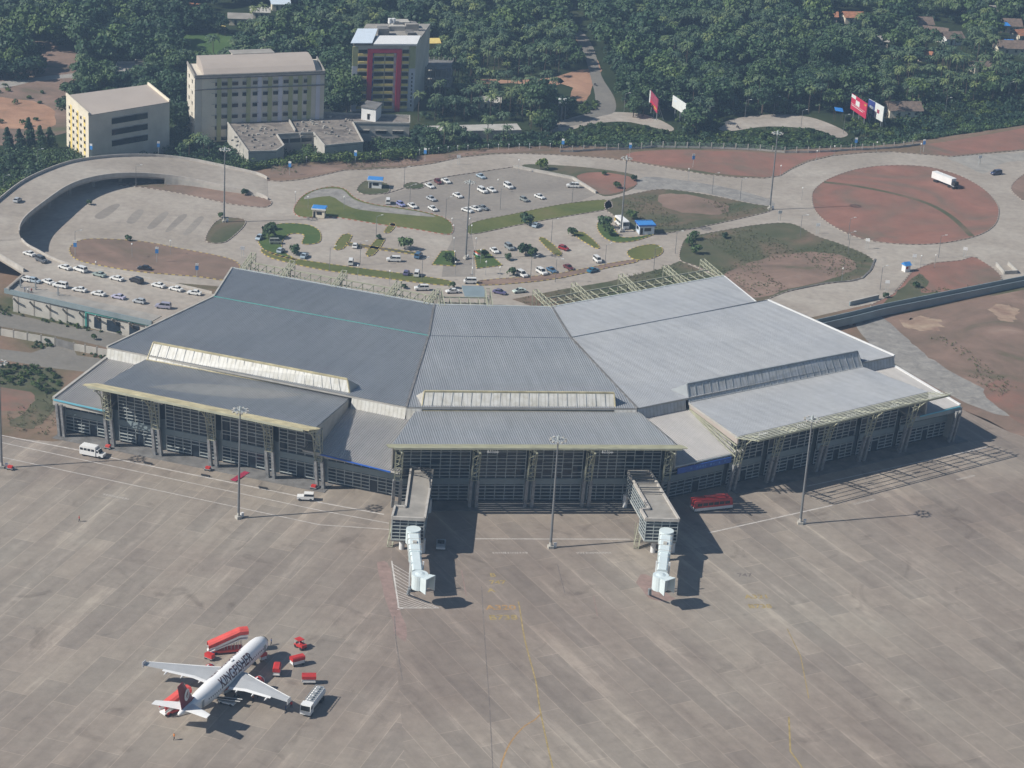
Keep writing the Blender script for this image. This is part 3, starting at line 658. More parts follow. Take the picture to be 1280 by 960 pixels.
# parapets, gutters and step lines
edge('roof_edge', (134, 434, 15), (267, 371, 12.5), 'conc_light'); edge('roof_edge', (267, 371, 11.9), (290, 335, 8.8), 'conc_light')
edge('roof_edge', (67, 498, 10.3), (134, 447, 12), 'conc_light', .7, .9)
edge('roof_edge', (1118, 445, 15), (960, 375.5, 12.5), 'white'); edge('roof_edge', (945, 377, 11.9), (905, 345, 8.8), 'white', .3, .4)
edge('roof_edge', (1200, 507, 10.3), (1118, 458, 12), 'white', .6, .9)
for a, b in (((290, 335, 8.8), (543, 381, 8.8)), ((543, 381, 8.8), (690, 384, 8.8)), ((690, 384, 8.8), (905, 345, 8.8))): edge('gutter', a, b, 'frame', .6, .45)
edge('step_flashing', (267, 371, 12.3), (536, 420, 12.3), 'teal', .25, .5); edge('step_flashing', (536, 421, 12.2), (714, 424, 12.2), 'glass', .45, .7); edge('step_flashing', (716, 423, 12.2), (960, 376.5, 12.2), 'glass', .6, .8)
edge('seam_gutter', (508, 509, 15), (536, 420, 12.5), 'conc_dark', .5, .3, .12); edge('seam_gutter', (797, 511, 15), (714, 423, 12.5), 'conc_dark', .5, .3, .12)
edge('seam_gutter', (536, 420, 11.85), (543, 381, 8.8), 'conc_dark', .5, .3, .12); edge('seam_gutter', (714, 423, 11.85), (690, 384, 8.8), 'conc_dark', .5, .3, .12)
edge('fascia_trim', (67, 499.5, 10.2), (131, 513.8, 10.2), 'cyan', .3, .35); edge('fascia_trim', (400, 568, 10.2), (488, 590, 10.2), 'blue', .3, .3)
edge('fascia_trim', (1150, 520.5, 10.2), (1200, 508.5, 10.2), 'cyan', .3, .35); edge('fascia_trim', (838, 585, 10.2), (915, 568, 10.2), 'frame', .3, .4)
# low clerestory strips below the main roof edge
def strip(name, pts_top, zb, mat, lean=0., fr=None):
    mb = MB(); a, b = [G(*p) for p in pts_top]; n = -fr.v * lean
    q = [a - Vector((0, 0, .4)), b - Vector((0, 0, .4)), Vector((b.x, b.y, zb)) + n, Vector((a.x, a.y, zb)) + n]
    uv = [(fr.uv(p)[0], 0) for p in q]
    mb.face([q[3], q[2], q[1], q[0]], 0, uv[::-1]); o = mb.build(name, mat, TT, loc=TL); return o
for a_, b_, m_, f_ in (((134, 434), (184, 444), 'cler', FL), ((440, 495.3), (508, 509), 'cler', FL), ((508, 509), (527, 509.1), 'cler', FC), ((768, 510.3), (796, 510.5), 'cler', FC), ((797, 510.5), (857, 498.2), 'cler_shaded', FR), ((1074, 454), (1118, 445), 'cler_shaded', FR)):
    strip('clerestory', [(*a_, 15), (*b_, 15)], 11.6, m_, .8, f_)
# raised roof lanterns (wedge monitors)
for a, b, c, d, fr, mat in (((193, 427, 18), (435, 473, 18), (439, 496, 13.9), (185, 449, 13.9), FL, 'cler'), ((530, 488, 18), (767, 490, 18), (769, 513.5, 13.9), (526, 512.5, 13.9), FC, 'cler'),
                            ((857, 479, 18), (1070, 438, 18), (1077, 458, 13.9), (860, 502, 13.9), FR, 'cler_shaded')):
    a, b, c, d = [G(*p) - fr.v * .55 for p in (a, b, c, d)]
    back = fr.v * 5.5; e, f = Vector((a.x, a.y, 14.4)) + back - fr.u * 1.6, Vector((b.x, b.y, 14.4)) + back + fr.u * 1.6
    mb = MB(); mb.face([d, c, b, a], 0, [(fr.uv(p)[0], 0) for p in (d, c, b, a)])
    lg = mb; mb = MB(); mb.face([a, b, f, e]); mb.face([d, a, e]); mb.face([c, f, b]); mb.build('lantern_back', 'grey' if fr is FR else 'conc_light', TT, loc=TL)
    mb = MB(); mb.bar(a, b, .45, .45); mb.bar(a, d, .3); mb.bar(b, c, .3); mb.bar(d, c, .5, .4); mb.build('lantern_frame', 'louvre' if fr is not FR else 'grey', TT, loc=TL)
    n = int((b - a).length / 2.4)
    for i in range(1, n): t = i / n; lg.bar(a.lerp(b, t) - fr.v * .08, d.lerp(c, t) - fr.v * .08, .12, .12, 1)
    lg.build('lantern_glazing', [mat, 'grey'], TT, loc=TL, fix=False)
# canopy sides down to the low roofs
def side_panel(p_front, p_back, zf, zb, mat='conc_light', full=True):
    mb = MB(); a, b = G(*p_front), G(*p_back)
    mb.hexa([Vector((a.x, a.y, zf)), Vector((b.x, b.y, zb)), Vector((b.x + .3, b.y, zb)), Vector((a.x + .3, a.y, zf)), a, b, b + Vector((.3, 0, 0)), a + Vector((.3, 0, 0))])
    mb.build('canopy_side', mat, TT, loc=TL)
side_panel((394, 535, 16.8), (439, 496, 13.6), 10.4, 11.9, 'conc_light'); side_panel((127, 481, 16.8), (182, 449, 13.6), 10.4, 11.9)
side_panel((845, 557, 16.8), (797, 514, 13.6), 10.4, 11.9); side_panel((490, 556, 16.8), (520, 513, 13.6), 10.4, 11.9)
side_panel((1160, 490, 16.8), (1077, 458, 13.6), 10.4, 11.9)
side_panel((922, 546, 16.9), (860, 503, 13.6), 14.9, 12.4, 'roof_pink')
a, b = G(922, 546, 16.8), G(860, 503, 13.6); mb = MB()
for k in range(3):
    z0 = 14.3 - k * 1.5; mb.bar((a.x, a.y, z0), (b.x, b.y, 12.2 - k * .1), .22)
for t in (.05, .2, .35, .5, .65): p = a.lerp(b, t); mb.bar((p.x, p.y, 11), (p.x, p.y, p.z - 1), .2)
mb.build('side_lattice', 'truss', TT, loc=TL)
# sun louvres: inclined fins carried on rafters beyond the canopy edge
COLU = {'L': (FL, [-.4, 13, 28.7, 44.5, 57.9], 'L', 0), 'C': (FC, [-35.9, -16.9, -3, 11.3, 31], 'C', 0), 'R': (FR, [-66, -53.6, -37, -22.3, -8], 'R', -1.6)}
for k, (fr, us, ck, v0) in COLU.items():
    A, B = G(*CAN[k][0]), G(*CAN[k][1]); ext = {'L': 7.4, 'C': 7.2, 'R': 8.2}[k]
    out = -fr.v * ext + Vector((0, 0, 2.5))
    nf = 5 if k == 'R' else 6
    for j in range(nf):
        t = (j + .5) / nf; p, q = A + out * t - fr.u * 1.4, B + out * t + fr.u * 1.4
        mb = MB(); mb.bar(p, q, {'L': 1.05, 'C': .85, 'R': .26}[k], .16 if k != 'R' else .1, 0); mb.build('louvre_fin', 'louvre' if k == 'L' else 'louvre_dull' if k == 'C' else 'louvre_pale', TT, loc=TL)
    mb = MB()
    for s_ in np.linspace(0, 1, 11 if k != 'R' else 6):
        p = A.lerp(B, s_); mb.bar(p - Vector((0, 0, .35)), p + out * .98 - Vector((0, 0, .35)), .2, .3)
    mb.bar(A - Vector((0, 0, .35)) + out, B - Vector((0, 0, .35)) + out, .25, .5); mb.build('louvre_rafters', 'truss', TT, loc=TL)
    # columns: twin stone piers below, steel lattice above, leaning outward
    for ci, u in enumerate(us):
        for du in (-.85, .85):
            b0, b1 = fr.W(u + du, v0 + .2, 0), fr.W(u + du, v0 - 1.3, 8.0)
            mb = MB(); mb.hexa([b0 + fr.u * x + fr.v * y for x, y in ((-.4, -.5), (.4, -.5), (.4, .5), (-.4, .5))] + [b1 + fr.u * x + fr.v * y for x, y in ((-.33, -.4), (.33, -.4), (.33, .4), (-.33, .4))])
            mb.build('stone_pier', 'pier', TT, loc=TL)
        mb = MB(); base = fr.W(u, v0 - 1.3, 8.0); top = fr.W(u, v0 - 2.9, 16.6)
        for du in (-.85, .85):
            for dv_ in (-.5, .5): mb.bar(base + fr.u * du + fr.v * dv_ * .6, top + fr.u * du + fr.v * dv_ * 2.2, .2)
        for i in range(7):
            p, q = base.lerp(top, i / 7), base.lerp(top, (i + 1) / 7)
            mb.bar(p - fr.u * .85 - fr.v * .3, p + fr.u * .85 - fr.v * .3, .16)
            s2 = 1 if i % 2 else -1; mb.bar(p - fr.u * .85 * s2 + fr.v * .35, q + fr.u * .85 * s2 + fr.v * .35, .12)
        # bracket under the louvres
        mb.bar(top, top - fr.v * 5.8 + Vector((0, 0, 1.9)), .25, .3); mb.bar(base.lerp(top, .55), top - fr.v * 4.4 + Vector((0, 0, 1.3)), .2)
        mb.build('lattice_column', 'truss', TT, loc=TL)
        if k == 'R' or ci in (1, 3):
            mb = MB()
            for i in range(5): p = top - fr.v * (3.2 + .1 * i) + fr.u * (2.2 + i * .55); mb.bar((p.x, p.y, 17.4), (p.x, p.y, 18.2), .18)
            p = top - fr.v * 3.2; mb.bar((p.x + fr.u.x * 2, p.y + fr.u.y * 2, 17.6), (p.x + fr.u.x * 4.8, p.y + fr.u.y * 4.8, 17.6), .2)
            mb.build('floodlight_rack', 'white', TT, loc=TL)
# outer stone piers of the low side bays
for fr, u, v_ in ((FL, -15, 0), (FR, 8.6, -2.0)):
    for du in (0, 1.3):
        b0, b1 = fr.W(u + du, v_, 0), fr.W(u + du, v_ - 1.5, 9.6)
        mb = MB(); mb.hexa([b0 + fr.u * x + fr.v * y for x, y in ((-.35, -.45), (.35, -.45), (.35, .45), (-.35, .45))] + [b1 + fr.u * x + fr.v * y for x, y in ((-.3, -.35), (.3, -.35), (.3, .35), (-.3, .35))]); mb.build('stone_pier', 'pier', TT, loc=TL)
# facade bays
def bay(fr, u0, u1, ztop, v_=3.6, door=True, lean=1.2, seed=0):
    rnd = random.Random(seed); W = fr.W; vv = lambda z: v_ - lean * z / 15.
    mb = MB(); q = [W(u0, vv(0), 0), W(u1, vv(0), 0), W(u1, vv(ztop), ztop), W(u0, vv(ztop), ztop)]
    mb.face(q); mb.face([p + fr.v * .3 for p in q][::-1]); mb.build('glass_wall', 'glass', TT, loc=TL)
    mb = MB(); z0, z1 = 5.0, 6.6                       # spandrel band
    mb.hexa([W(u0, vv(z0) - .5, z0), W(u1, vv(z0) - .5, z0), W(u1, vv(z0), z0), W(u0, vv(z0), z0), W(u0, vv(z1) - .35, z1), W(u1, vv(z1) - .35, z1), W(u1, vv(z1), z1), W(u0, vv(z1), z1)])
    mb.build('spandrel_band', 'spandrel', TT, loc=TL)
    mb = MB(); n = max(2, round((u1 - u0) / 2.3)); du = (u1 - u0) / n; gap = n // 2
    for i in range(n + 1):
        u = u0 + i * du; mb.bar(W(u, vv(z1) - .12, z1), W(u, vv(ztop) - .12, ztop), .16, .2)
        mb.bar(W(u, vv(.6) - .14, .5), W(u, vv(z0) - .14, z0), .24, .2)
    z = z1 + .75
    while z < ztop - .2:
        for i in range(n):
            if rnd.random() < .93: mb.bar(W(u0 + i * du, vv(z) - .14, z), W(u0 + (i + 1) * du, vv(z) - .14, z), .10, .17 + .06 * rnd.random())
        z += .95
    for z in (.75, 1.7, 2.65, 3.6, 4.55):
        for i in range(n):
            if door and i == gap and z < 3.2: continue
            mb.bar(W(u0 + i * du, vv(z) - .16, z), W(u0 + (i + 1) * du, vv(z) - .16, z), .12, .24)
    mb.build('window_frame', 'frame', TT, loc=TL)
for i in range(4): bay(FL, FL and COLU['L'][1][i] + .9, COLU['L'][1][i + 1] - .9, 15.2, seed=i)
bay(FL, -15, -1.3, 9.2, seed=11); bay(FL, 58.6, 81, 9.2, seed=12)
for i in range(4): bay(FC, COLU['C'][1][i] + .9, COLU['C'][1][i + 1] - .9, 15.2, seed=20 + i, door=i == 9)
for i in range(4): bay(FR, COLU['R'][1][i] + .9, COLU['R'][1][i + 1] - .9, 15.2, v_=2.0, seed=30 + i)
bay(FR, -7.2, 10.5, 9.2, v_=2.0, seed=41); bay(FR, -86, -66.8, 9.2, v_=2.0, seed=42)
def fascia(fr, u0, u1, v_, mat='conc_light', zt=10.0, h=1.2, name='fascia'):
    mb = MB(); mb.bar(fr.W(u0, v_, zt - h / 2), fr.W(u1, v_, zt - h / 2), .3, h); return mb.build(name, mat, TT, loc=TL)
fascia(FL, -16.5, -1, -.6); fascia(FL, 59, 80, -.8); fascia(FR, -7, 11.5, -2.3, 'spandrel'); fascia(FR, -84, -67, -1.6, 'blue', 9.8, 1.5, 'sign_board')
mb = MB(); rnd = random.Random(5); u = -80.                  # blue sign lettering, too faint to read
while u < -69:
    w = rnd.uniform(.3, .6); mb.bar(FR.W(u, -1.8, 9.1 + rnd.uniform(-.1, .1)), FR.W(u + w, -1.8, 9.1), .06, rnd.uniform(.3, .6)); u += w + (.35 if rnd.random() < .8 else 1.4)
M['sign_blue'] = plain('light_blue_sign_letters', (.10, .28, .62), .5); mb.build('sign_lettering', 'sign_blue', TT, loc=TL)
# soffit body: solid walls closing the volume
for fr, u0, u1, v0, v1, zt in ((FL, -14.6, 62, 4.2, 96, 10.5), (FC, -34, 31, 4.2, 96, 10.5), (FR, -66, 10.5, 3, 92, 10.5)):
    mb = MB(); back = {FL: 96, FC: 98, FR: 94}[fr]
    q = [fr.W(u0, v0, 0), fr.W(u1, v0, 0), fr.W(u1 - 6, back, 0), fr.W(u0 + (4 if fr is not FR else 8), back, 0)]
    mb.prism([(p.x, p.y) for p in q], 0, 8.4); mb.build('inner_hall', 'spandrel', TT, loc=TL)
# end walls under the big roof
for a, b, zf in (((1118, 445, 15), (960, 375.5, 12.5), 0), ((134, 434, 15), (267, 371, 12.5), 0), ((1200, 507, 10.3), (1118, 458, 12), 0), ((67, 498, 10.3), (134, 447, 12), 0), ((267, 371, 11.5), (290, 335, 8.8), 0), ((945, 377, 11.5), (905, 345, 8.8), 0)):
    p, q = G(*a), G(*b); s_ = -1 if a[0] > 700 else 1; ins = FC.u * s_ * .8; mb = MB()
    t = [Vector((p.x, p.y, 0)) + ins, Vector((q.x, q.y, 0)) + ins]; tn = [p + ins - Vector((0, 0, .6)), q + ins - Vector((0, 0, .6))]; w = FC.u * s_ * .3
    mb.hexa([t[0], t[1], t[1] + w, t[0] + w, tn[0], tn[1], tn[1] + w, tn[0] + w]); mb.build('end_wall', 'conc_light', TT, loc=TL)
# landside trusses and glazed screen
TR = [(317, 316, 302, 337, FL), (366, 325.5, 352, 346.5, FL), (431, 338, 416, 358.5, FL), (499, 351, 484, 370.5, FL), (546, 362, 532, 380, FL),
      (549, 361, 553, 382, FC), (610, 360.5, 613, 383, FC), (669, 362, 692, 384, FR), (717, 353.5, 741, 375, FR), (776, 342.5, 800, 364.5, FR), (832, 332, 857, 354, FR), (878, 324, 904, 346, FR)]
outs = []
for x0, y0, x1, y1, fr in TR:
    zo = 10.6 if fr is not FC else 10.2; a, b = G(x0, y0, zo), G(x1, y1, 8.9); outs.append((a, b, fr)); d = fr.u * .75
    mb = MB()
    for s_ in (-1, 1):
        mb.bar(a + d * s_, b + d * s_, .2); mb.bar(a + d * s_ - Vector((0, 0, 1.3)), b + d * s_ - Vector((0, 0, 1.3)), .2); mb.bar((a + d * s_), (a.x + d.x * s_, a.y + d.y * s_, 0), .28)
        n = 5
        for i in range(n): p, q = (a + d * s_).lerp(b + d * s_, i / n), (a + d * s_).lerp(b + d * s_, (i + 1) / n); mb.bar(p, q - Vector((0, 0, 1.3)), .13); mb.bar(p, p - Vector((0, 0, 1.3)), .13)
    n = 5
    for i in range(n + 1): p = a.lerp(b, i / n); mb.bar(p - d, p + d, .15)
    mb.build('landside_truss', 'truss', TT, loc=TL)
for i in range(len(outs) - 1):
    if outs[i][2] is not outs[i + 1][2]: continue
    fr = outs[i][2]; a, b = outs[i][1] + fr.v * 6.5, outs[i + 1][1] + fr.v * 6.5; a, b = Vector((a.x, a.y, 9.2)), Vector((b.x, b.y, 9.2)); mb = MB()
    for z in (9.2, 7.4, 5.6, 3.0): mb.bar(Vector((a.x, a.y, z)), Vector((b.x, b.y, z)), .28, .38)
    n = 5
    for j in range(n + 1): p = a.lerp(b, j / n); mb.bar((p.x, p.y, 0), (p.x, p.y, 9.3), .26); mb.bar((p.x, p.y, 9.1), tuple(p - fr.v * 6.5 - Vector((0, 0, .5))), .2)
    mb.build('landside_frame', 'truss', TT, loc=TL)
mb = MB(); p, q = G(577, 357, 6.5), G(604, 357.5, 6.5); mb.slab([p, q, q - FC.v * 10, p - FC.v * 10], .4); mb.build('porch_roof', 'spandrel', TT, loc=TL)
# apron-side footway in front of the glass
for fr, u0, u1, v0 in ((FL, -16, 60, -2.2), (FC, -36, 31, -2.2), (FR, -66, 14, -4)):
    mb = MB(); q = [fr.W(u0, v0, 0), fr.W(u1, v0, 0), fr.W(u1, 3.2, 0), fr.W(u0, 3.2, 0)]; mb.prism([(p.x, p.y) for p in q], 0, .12 + .01 * (fr is FC) - .01 * (fr is FR)); structure(mb.build('footway', 'conc_dark'))

# ---------------------------------------------------------------- fixed boarding piers and passenger bridges
def pier(px, legs, label, louvre_n, near=True):
    P = [G(x, y, 10.0) for x, y in px]; c = P[-2].lerp(P[-1], .5)
    t = thing('boarding_pier', label, 'boarding pier', (c.x, c.y, 0)); L0 = t.location
    mb = MB(); mb.prism([(p.x, p.y) for p in P], 9.35, 9.6); mb.build('roof_deck', 'conc', t, loc=L0)
    mb = MB(); n = len(P)
    for i in range(n): a, b = P[i], P[(i + 1) % n]; mb.bar((a.x, a.y, 9.75), (b.x, b.y, 9.75), .5, .8)
    mb.build('parapet', 'parapet', t, loc=L0)
    cx = sum(p.x for p in P) / n; cy = sum(p.y for p in P) / n
    ins = [Vector((p.x + (cx - p.x) * .03, p.y + (cy - p.y) * .02)) for p in P]
    mb = MB(); mb.prism([(p.x, p.y) for p in ins], 4.0, 9.35); mb.build('glass_body', 'glass', t, loc=L0)
    mb = MB()
    for i in range(n):
        a, b = ins[i], ins[(i + 1) % n]; m_ = ins[i].lerp(b, .5); nn = Vector(((b - a).y, -(b - a).x)).normalized() * .1
        if (m_ + nn - Vector((cx, cy))).length < (m_ - Vector((cx, cy))).length: nn = -nn
        k = max(1, round((b - a).length / 1.8))
        for j in range(k + 1): p = a.lerp(b, j / k) + nn; mb.bar((p.x, p.y, 4), (p.x, p.y, 9.3), .13)
        for z in (4.1, 5.0, 5.9, 6.8, 7.7, 8.6): p, q = a + nn, b + nn; mb.bar((p.x, p.y, z), (q.x, q.y, z), .12, .16 if z > 4.5 else .4)
    mb.build('glazing_frame', 'frame', t, loc=L0)
    mb = MB(); mb.prism([(p.x, p.y) for p in ins], 3.5, 3.98); mb.build('floor_slab', 'conc', t, loc=L0)
    for x, y in legs:
        p = G(x, y); mb = MB(); mb.tube((p.x, p.y, 0), (p.x, p.y, 3.5), .65, n=14); mb.build('leg', 'white', t, loc=L0)
    mb = MB()
    a, b, c_, d = P[0], P[1], P[-1], P[-2]
    return t, P
t1, P1 = pier([(514, 583), (541, 587), (531, 648), (490, 646), (494, 632), (507, 633)], [(502, 686), (528, 690), (500, 660), (536, 640)], 'glass boarding pier with a flat concrete roof nearer the parked airliner', 0)
t2, P2 = pier([(785, 589), (812, 588), (849, 649), (808, 648), (801, 636), (812, 635.5)], [(816, 690), (840, 690), (781, 634), (832, 655)], 'glass boarding pier beside the red and white fire-red bus', 4)
mb = MB()
for k in range(5): a, b = P2[0].lerp(P2[5], .1 + .12 * k), P2[1].lerp(P2[2], .08 + .1 * k); mb.bar(a + Vector((0, 0, .2)), b + Vector((0, 0, .2)), .25, .3)
mb.build('roof_beams', 'conc_dark', t2, loc=t2.location)
mb = MB()
for k in range(4): a, b = P1[0].lerp(P1[1], .2 + .22 * k), P1[1].lerp(P1[2], .1 + .1 * k); mb.bar(a + Vector((0, 0, .2)), b + Vector((0, 0, .2)), .2, .25)
mb.build('roof_beams', 'conc_dark', t1, loc=t1.location)
def bridge(px0, px1, pxc, label, head_deg):
    a, b = G(*px0, 7.6), G(*px1, 7.3); c = G(*pxc, 7.4); t = thing('passenger_bridge', label, 'passenger bridge', (b.x, b.y, 0)); L0 = t.location
    d = (b - a); d.z = 0; d.normalize(); n = Vector((-d.y, d.x, 0))
    def sec(p, w, h): return [p + n * w + Vector((0, 0, -h)), p - n * w + Vector((0, 0, -h)), p - n * w - Vector((0, 0, .25)), p - n * w * .72, p + n * w * .72, p + n * w - Vector((0, 0, .25))]
    m_ = a.lerp(b, .52)
    mb = MB(); mb.loft([sec(a, 1.45, 3.0), sec(m_, 1.45, 3.0)]); mb.build('outer_tunnel', 'bridge', t, loc=L0)
    mb = MB(); mb.loft([sec(m_ - d * .4 + Vector((0, 0, -.2)), 1.22, 2.7), sec(b, 1.22, 2.7)]); mb.build('inner_tunnel', 'bridge', t, loc=L0)
    mb = MB(); mb.tube(a + Vector((0, 0, -3.2)) - d * .6, a + Vector((0, 0, .35)) - d * .6, 1.75, n=18); mb.build('rotunda', 'bridge', t, loc=L0)
    mb = MB(); mb.tube(a + Vector((0, 0, -7.6)) - d * .6, a + Vector((0, 0, -3.2)) - d * .6, .55, n=12); mb.build('rotunda_column', 'grey', t, loc=L0)
    mb = MB(); mb.tube(c + Vector((0, 0, -3.2)), c + Vector((0, 0, .3)), 1.85, n=20); mb.build('cab', 'bridge', t, loc=L0)
    h = Vector((math.cos(R(head_deg)), math.sin(R(head_deg)), 0)); hn = Vector((-h.y, h.x, 0)); p, q = c + h * 1.2, c + h * 3.2
    mb = MB(); 
    mb.hexa([p - hn * 1.3 + Vector((0, 0, -3.1)), q - hn * 1.6 + Vector((0, 0, -3.3)), q - hn * 1.4 + Vector((0, 0, -3.3)), p - hn * 1.1 + Vector((0, 0, -3.1)), p - hn * 1.3, q - hn * 1.6 + Vector((0, 0, .3)), q - hn * 1.4 + Vector((0, 0, .3)), p - hn * 1.1])
    mb.hexa([p + hn * 1.1 + Vector((0, 0, -3.1)), q + hn * 1.4 + Vector((0, 0, -3.3)), q + hn * 1.6 + Vector((0, 0, -3.3)), p + hn * 1.3 + Vector((0, 0, -3.1)), p + hn * 1.1, q + hn * 1.4 + Vector((0, 0, .3)), q + hn * 1.6 + Vector((0, 0, .3)), p + hn * 1.3])
    mb.hexa([p - hn * 1.3 + Vector((0, 0, 0)), q - hn * 1.6 + Vector((0, 0, .3)), q + hn * 1.6 + Vector((0, 0, .3)), p + hn * 1.3, p - hn * 1.3 + Vector((0, 0, .2)), q - hn * 1.6 + Vector((0, 0, .5)), q + hn * 1.6 + Vector((0, 0, .5)), p + hn * 1.3 + Vector((0, 0, .2))])
    mb.build('cab_hood', 'bridge', t, loc=L0)
    mb = MB(); mb.box((p.x, p.y, p.z - 1.9), (.1, 2.2, 2.5), R(head_deg)); mb.build('hood_shade', 'dark', t, loc=L0)  # dark panel, paints the shade inside the hood
    for t_ in (.06, .2, .34, .48, .62, .76, .9):
        p = a.lerp(b, t_) + Vector((0, 0, -.2 if t_ > .5 else 0)); wd = 1.5 if t_ < .5 else 1.27
        mb = MB(); mb.bar(p - n * wd + Vector((0, 0, -.12)), p + n * wd + Vector((0, 0, -.12)), .12, .3); mb.bar(p - n * wd + Vector((0, 0, -.2)), p - n * wd + Vector((0, 0, -2.9)), .1, .1); mb.build('tunnel_rib', 'conc_light', t, loc=L0)
    mb = MB(); mb.tube(c + Vector((0, 0, .3)), c + Vector((0, 0, .55)), 1.2, .5, 16); mb.build('cab_roof_cap', 'bridge', t, loc=L0)
    mb = MB(); p = a.lerp(b, .3); mb.box((p.x, p.y, p.z + .1), (1.1, .9, .4), math.atan2(d.y, d.x)); mb.build('roof_unit', 'conc_light', t, loc=L0)
    w = a.lerp(b, .82)
    for s_ in (-1, 1):
        mb = MB(); mb.bar((w + n * s_ * 1.5).xy.to_3d() + Vector((0, 0, .9)), (w + n * s_ * 1.5).xy.to_3d() + Vector((0, 0, 7.6)), .35); mb.build('lift_column', 'white', t, loc=L0)
        mb = MB(); p = (w + n * s_ * 1.1); mb.tube((p.x - n.x * .25, p.y - n.y * .25, .55), (p.x + n.x * .25, p.y + n.y * .25, .55), .55, n=14); mb.build('wheel', 'dark', t, loc=L0)
    mb = MB(); mb.bar((w - n * 1.7).xy.to_3d() + Vector((0, 0, 1.)), (w + n * 1.7).xy.to_3d() + Vector((0, 0, 1.)), .5); mb.build('axle_beam', 'grey', t, loc=L0)
    s0 = c - n * 2.2; mb = MB()
    for i in range(14): p = s0 - d * (i * .35 - .5); mb.box((p.x, p.y, 4.1 - i * .29), (.8, .36, .06), math.atan2(n.y, n.x))
    mb.bar((s0 + d * .6).xy.to_3d() + Vector((0, 0, 4.4)), (s0 - d * 4.4).xy.to_3d() + Vector((0, 0, .3)), .1, .2); mb.build('service_stair', 'grey', t, loc=L0)
    return t
M['bridge'] = plain('white_bridge_paint', (.62, .70, .71), .5, amt=.05, scale=.4)
bridge((517, 664), (522, 712), (525, 718.5), 'white telescopic passenger bridge standing by the hatched apron marking', -38)
bridge((833, 666), (828, 712), (826, 720), 'white telescopic passenger bridge standing by the faded red paint patch', -50)
for pxs, lab in ((((487, 684), (496, 652)), 'yellow steel stair beside the boarding pier nearer the airliner'), (((795, 686), (800, 655)), 'yellow steel stair beside the boarding pier with roof beams')):
    p, q = G(*pxs[0]), G(*pxs[1], 4.); t = thing('escape_stair', lab, 'stair', (p.x, p.y, 0)); L0 = t.location
    mb = MB()
    for dx in (-.6, .6):
        mb.bar((p.x + dx, p.y, .1), (p.x + dx + .8, p.y + 3.4, 4.2), .15, .3)
    mb.build('stringer', 'truss', t, loc=L0)
    mb = MB()
    for i in range(12): mb.box((p.x + .8 * i / 11, p.y + 3.4 * i / 11, .2 + 4 * i / 11), (1.2, .3, .05))
    mb.build('treads', 'truss', t, loc=L0)
    mb = MB()
    for dx in (-.6, .6):
        mb.bar((p.x + dx, p.y, 1.1), (p.x + dx + .8, p.y + 3.4, 5.2), .1)
        for i in range(5): mb.bar((p.x + dx + .2 * i, p.y + .85 * i, .1 + 1.02 * i), (p.x + dx + .2 * i, p.y + .85 * i, 1.1 + 1.02 * i), .08)
    for cx_ in (.8, -.4): mb.bar((p.x + cx_, p.y + 3.6, 0), (p.x + cx_, p.y + 3.6, 5.2), .15)
    mb.build('handrail', 'truss', t, loc=L0)
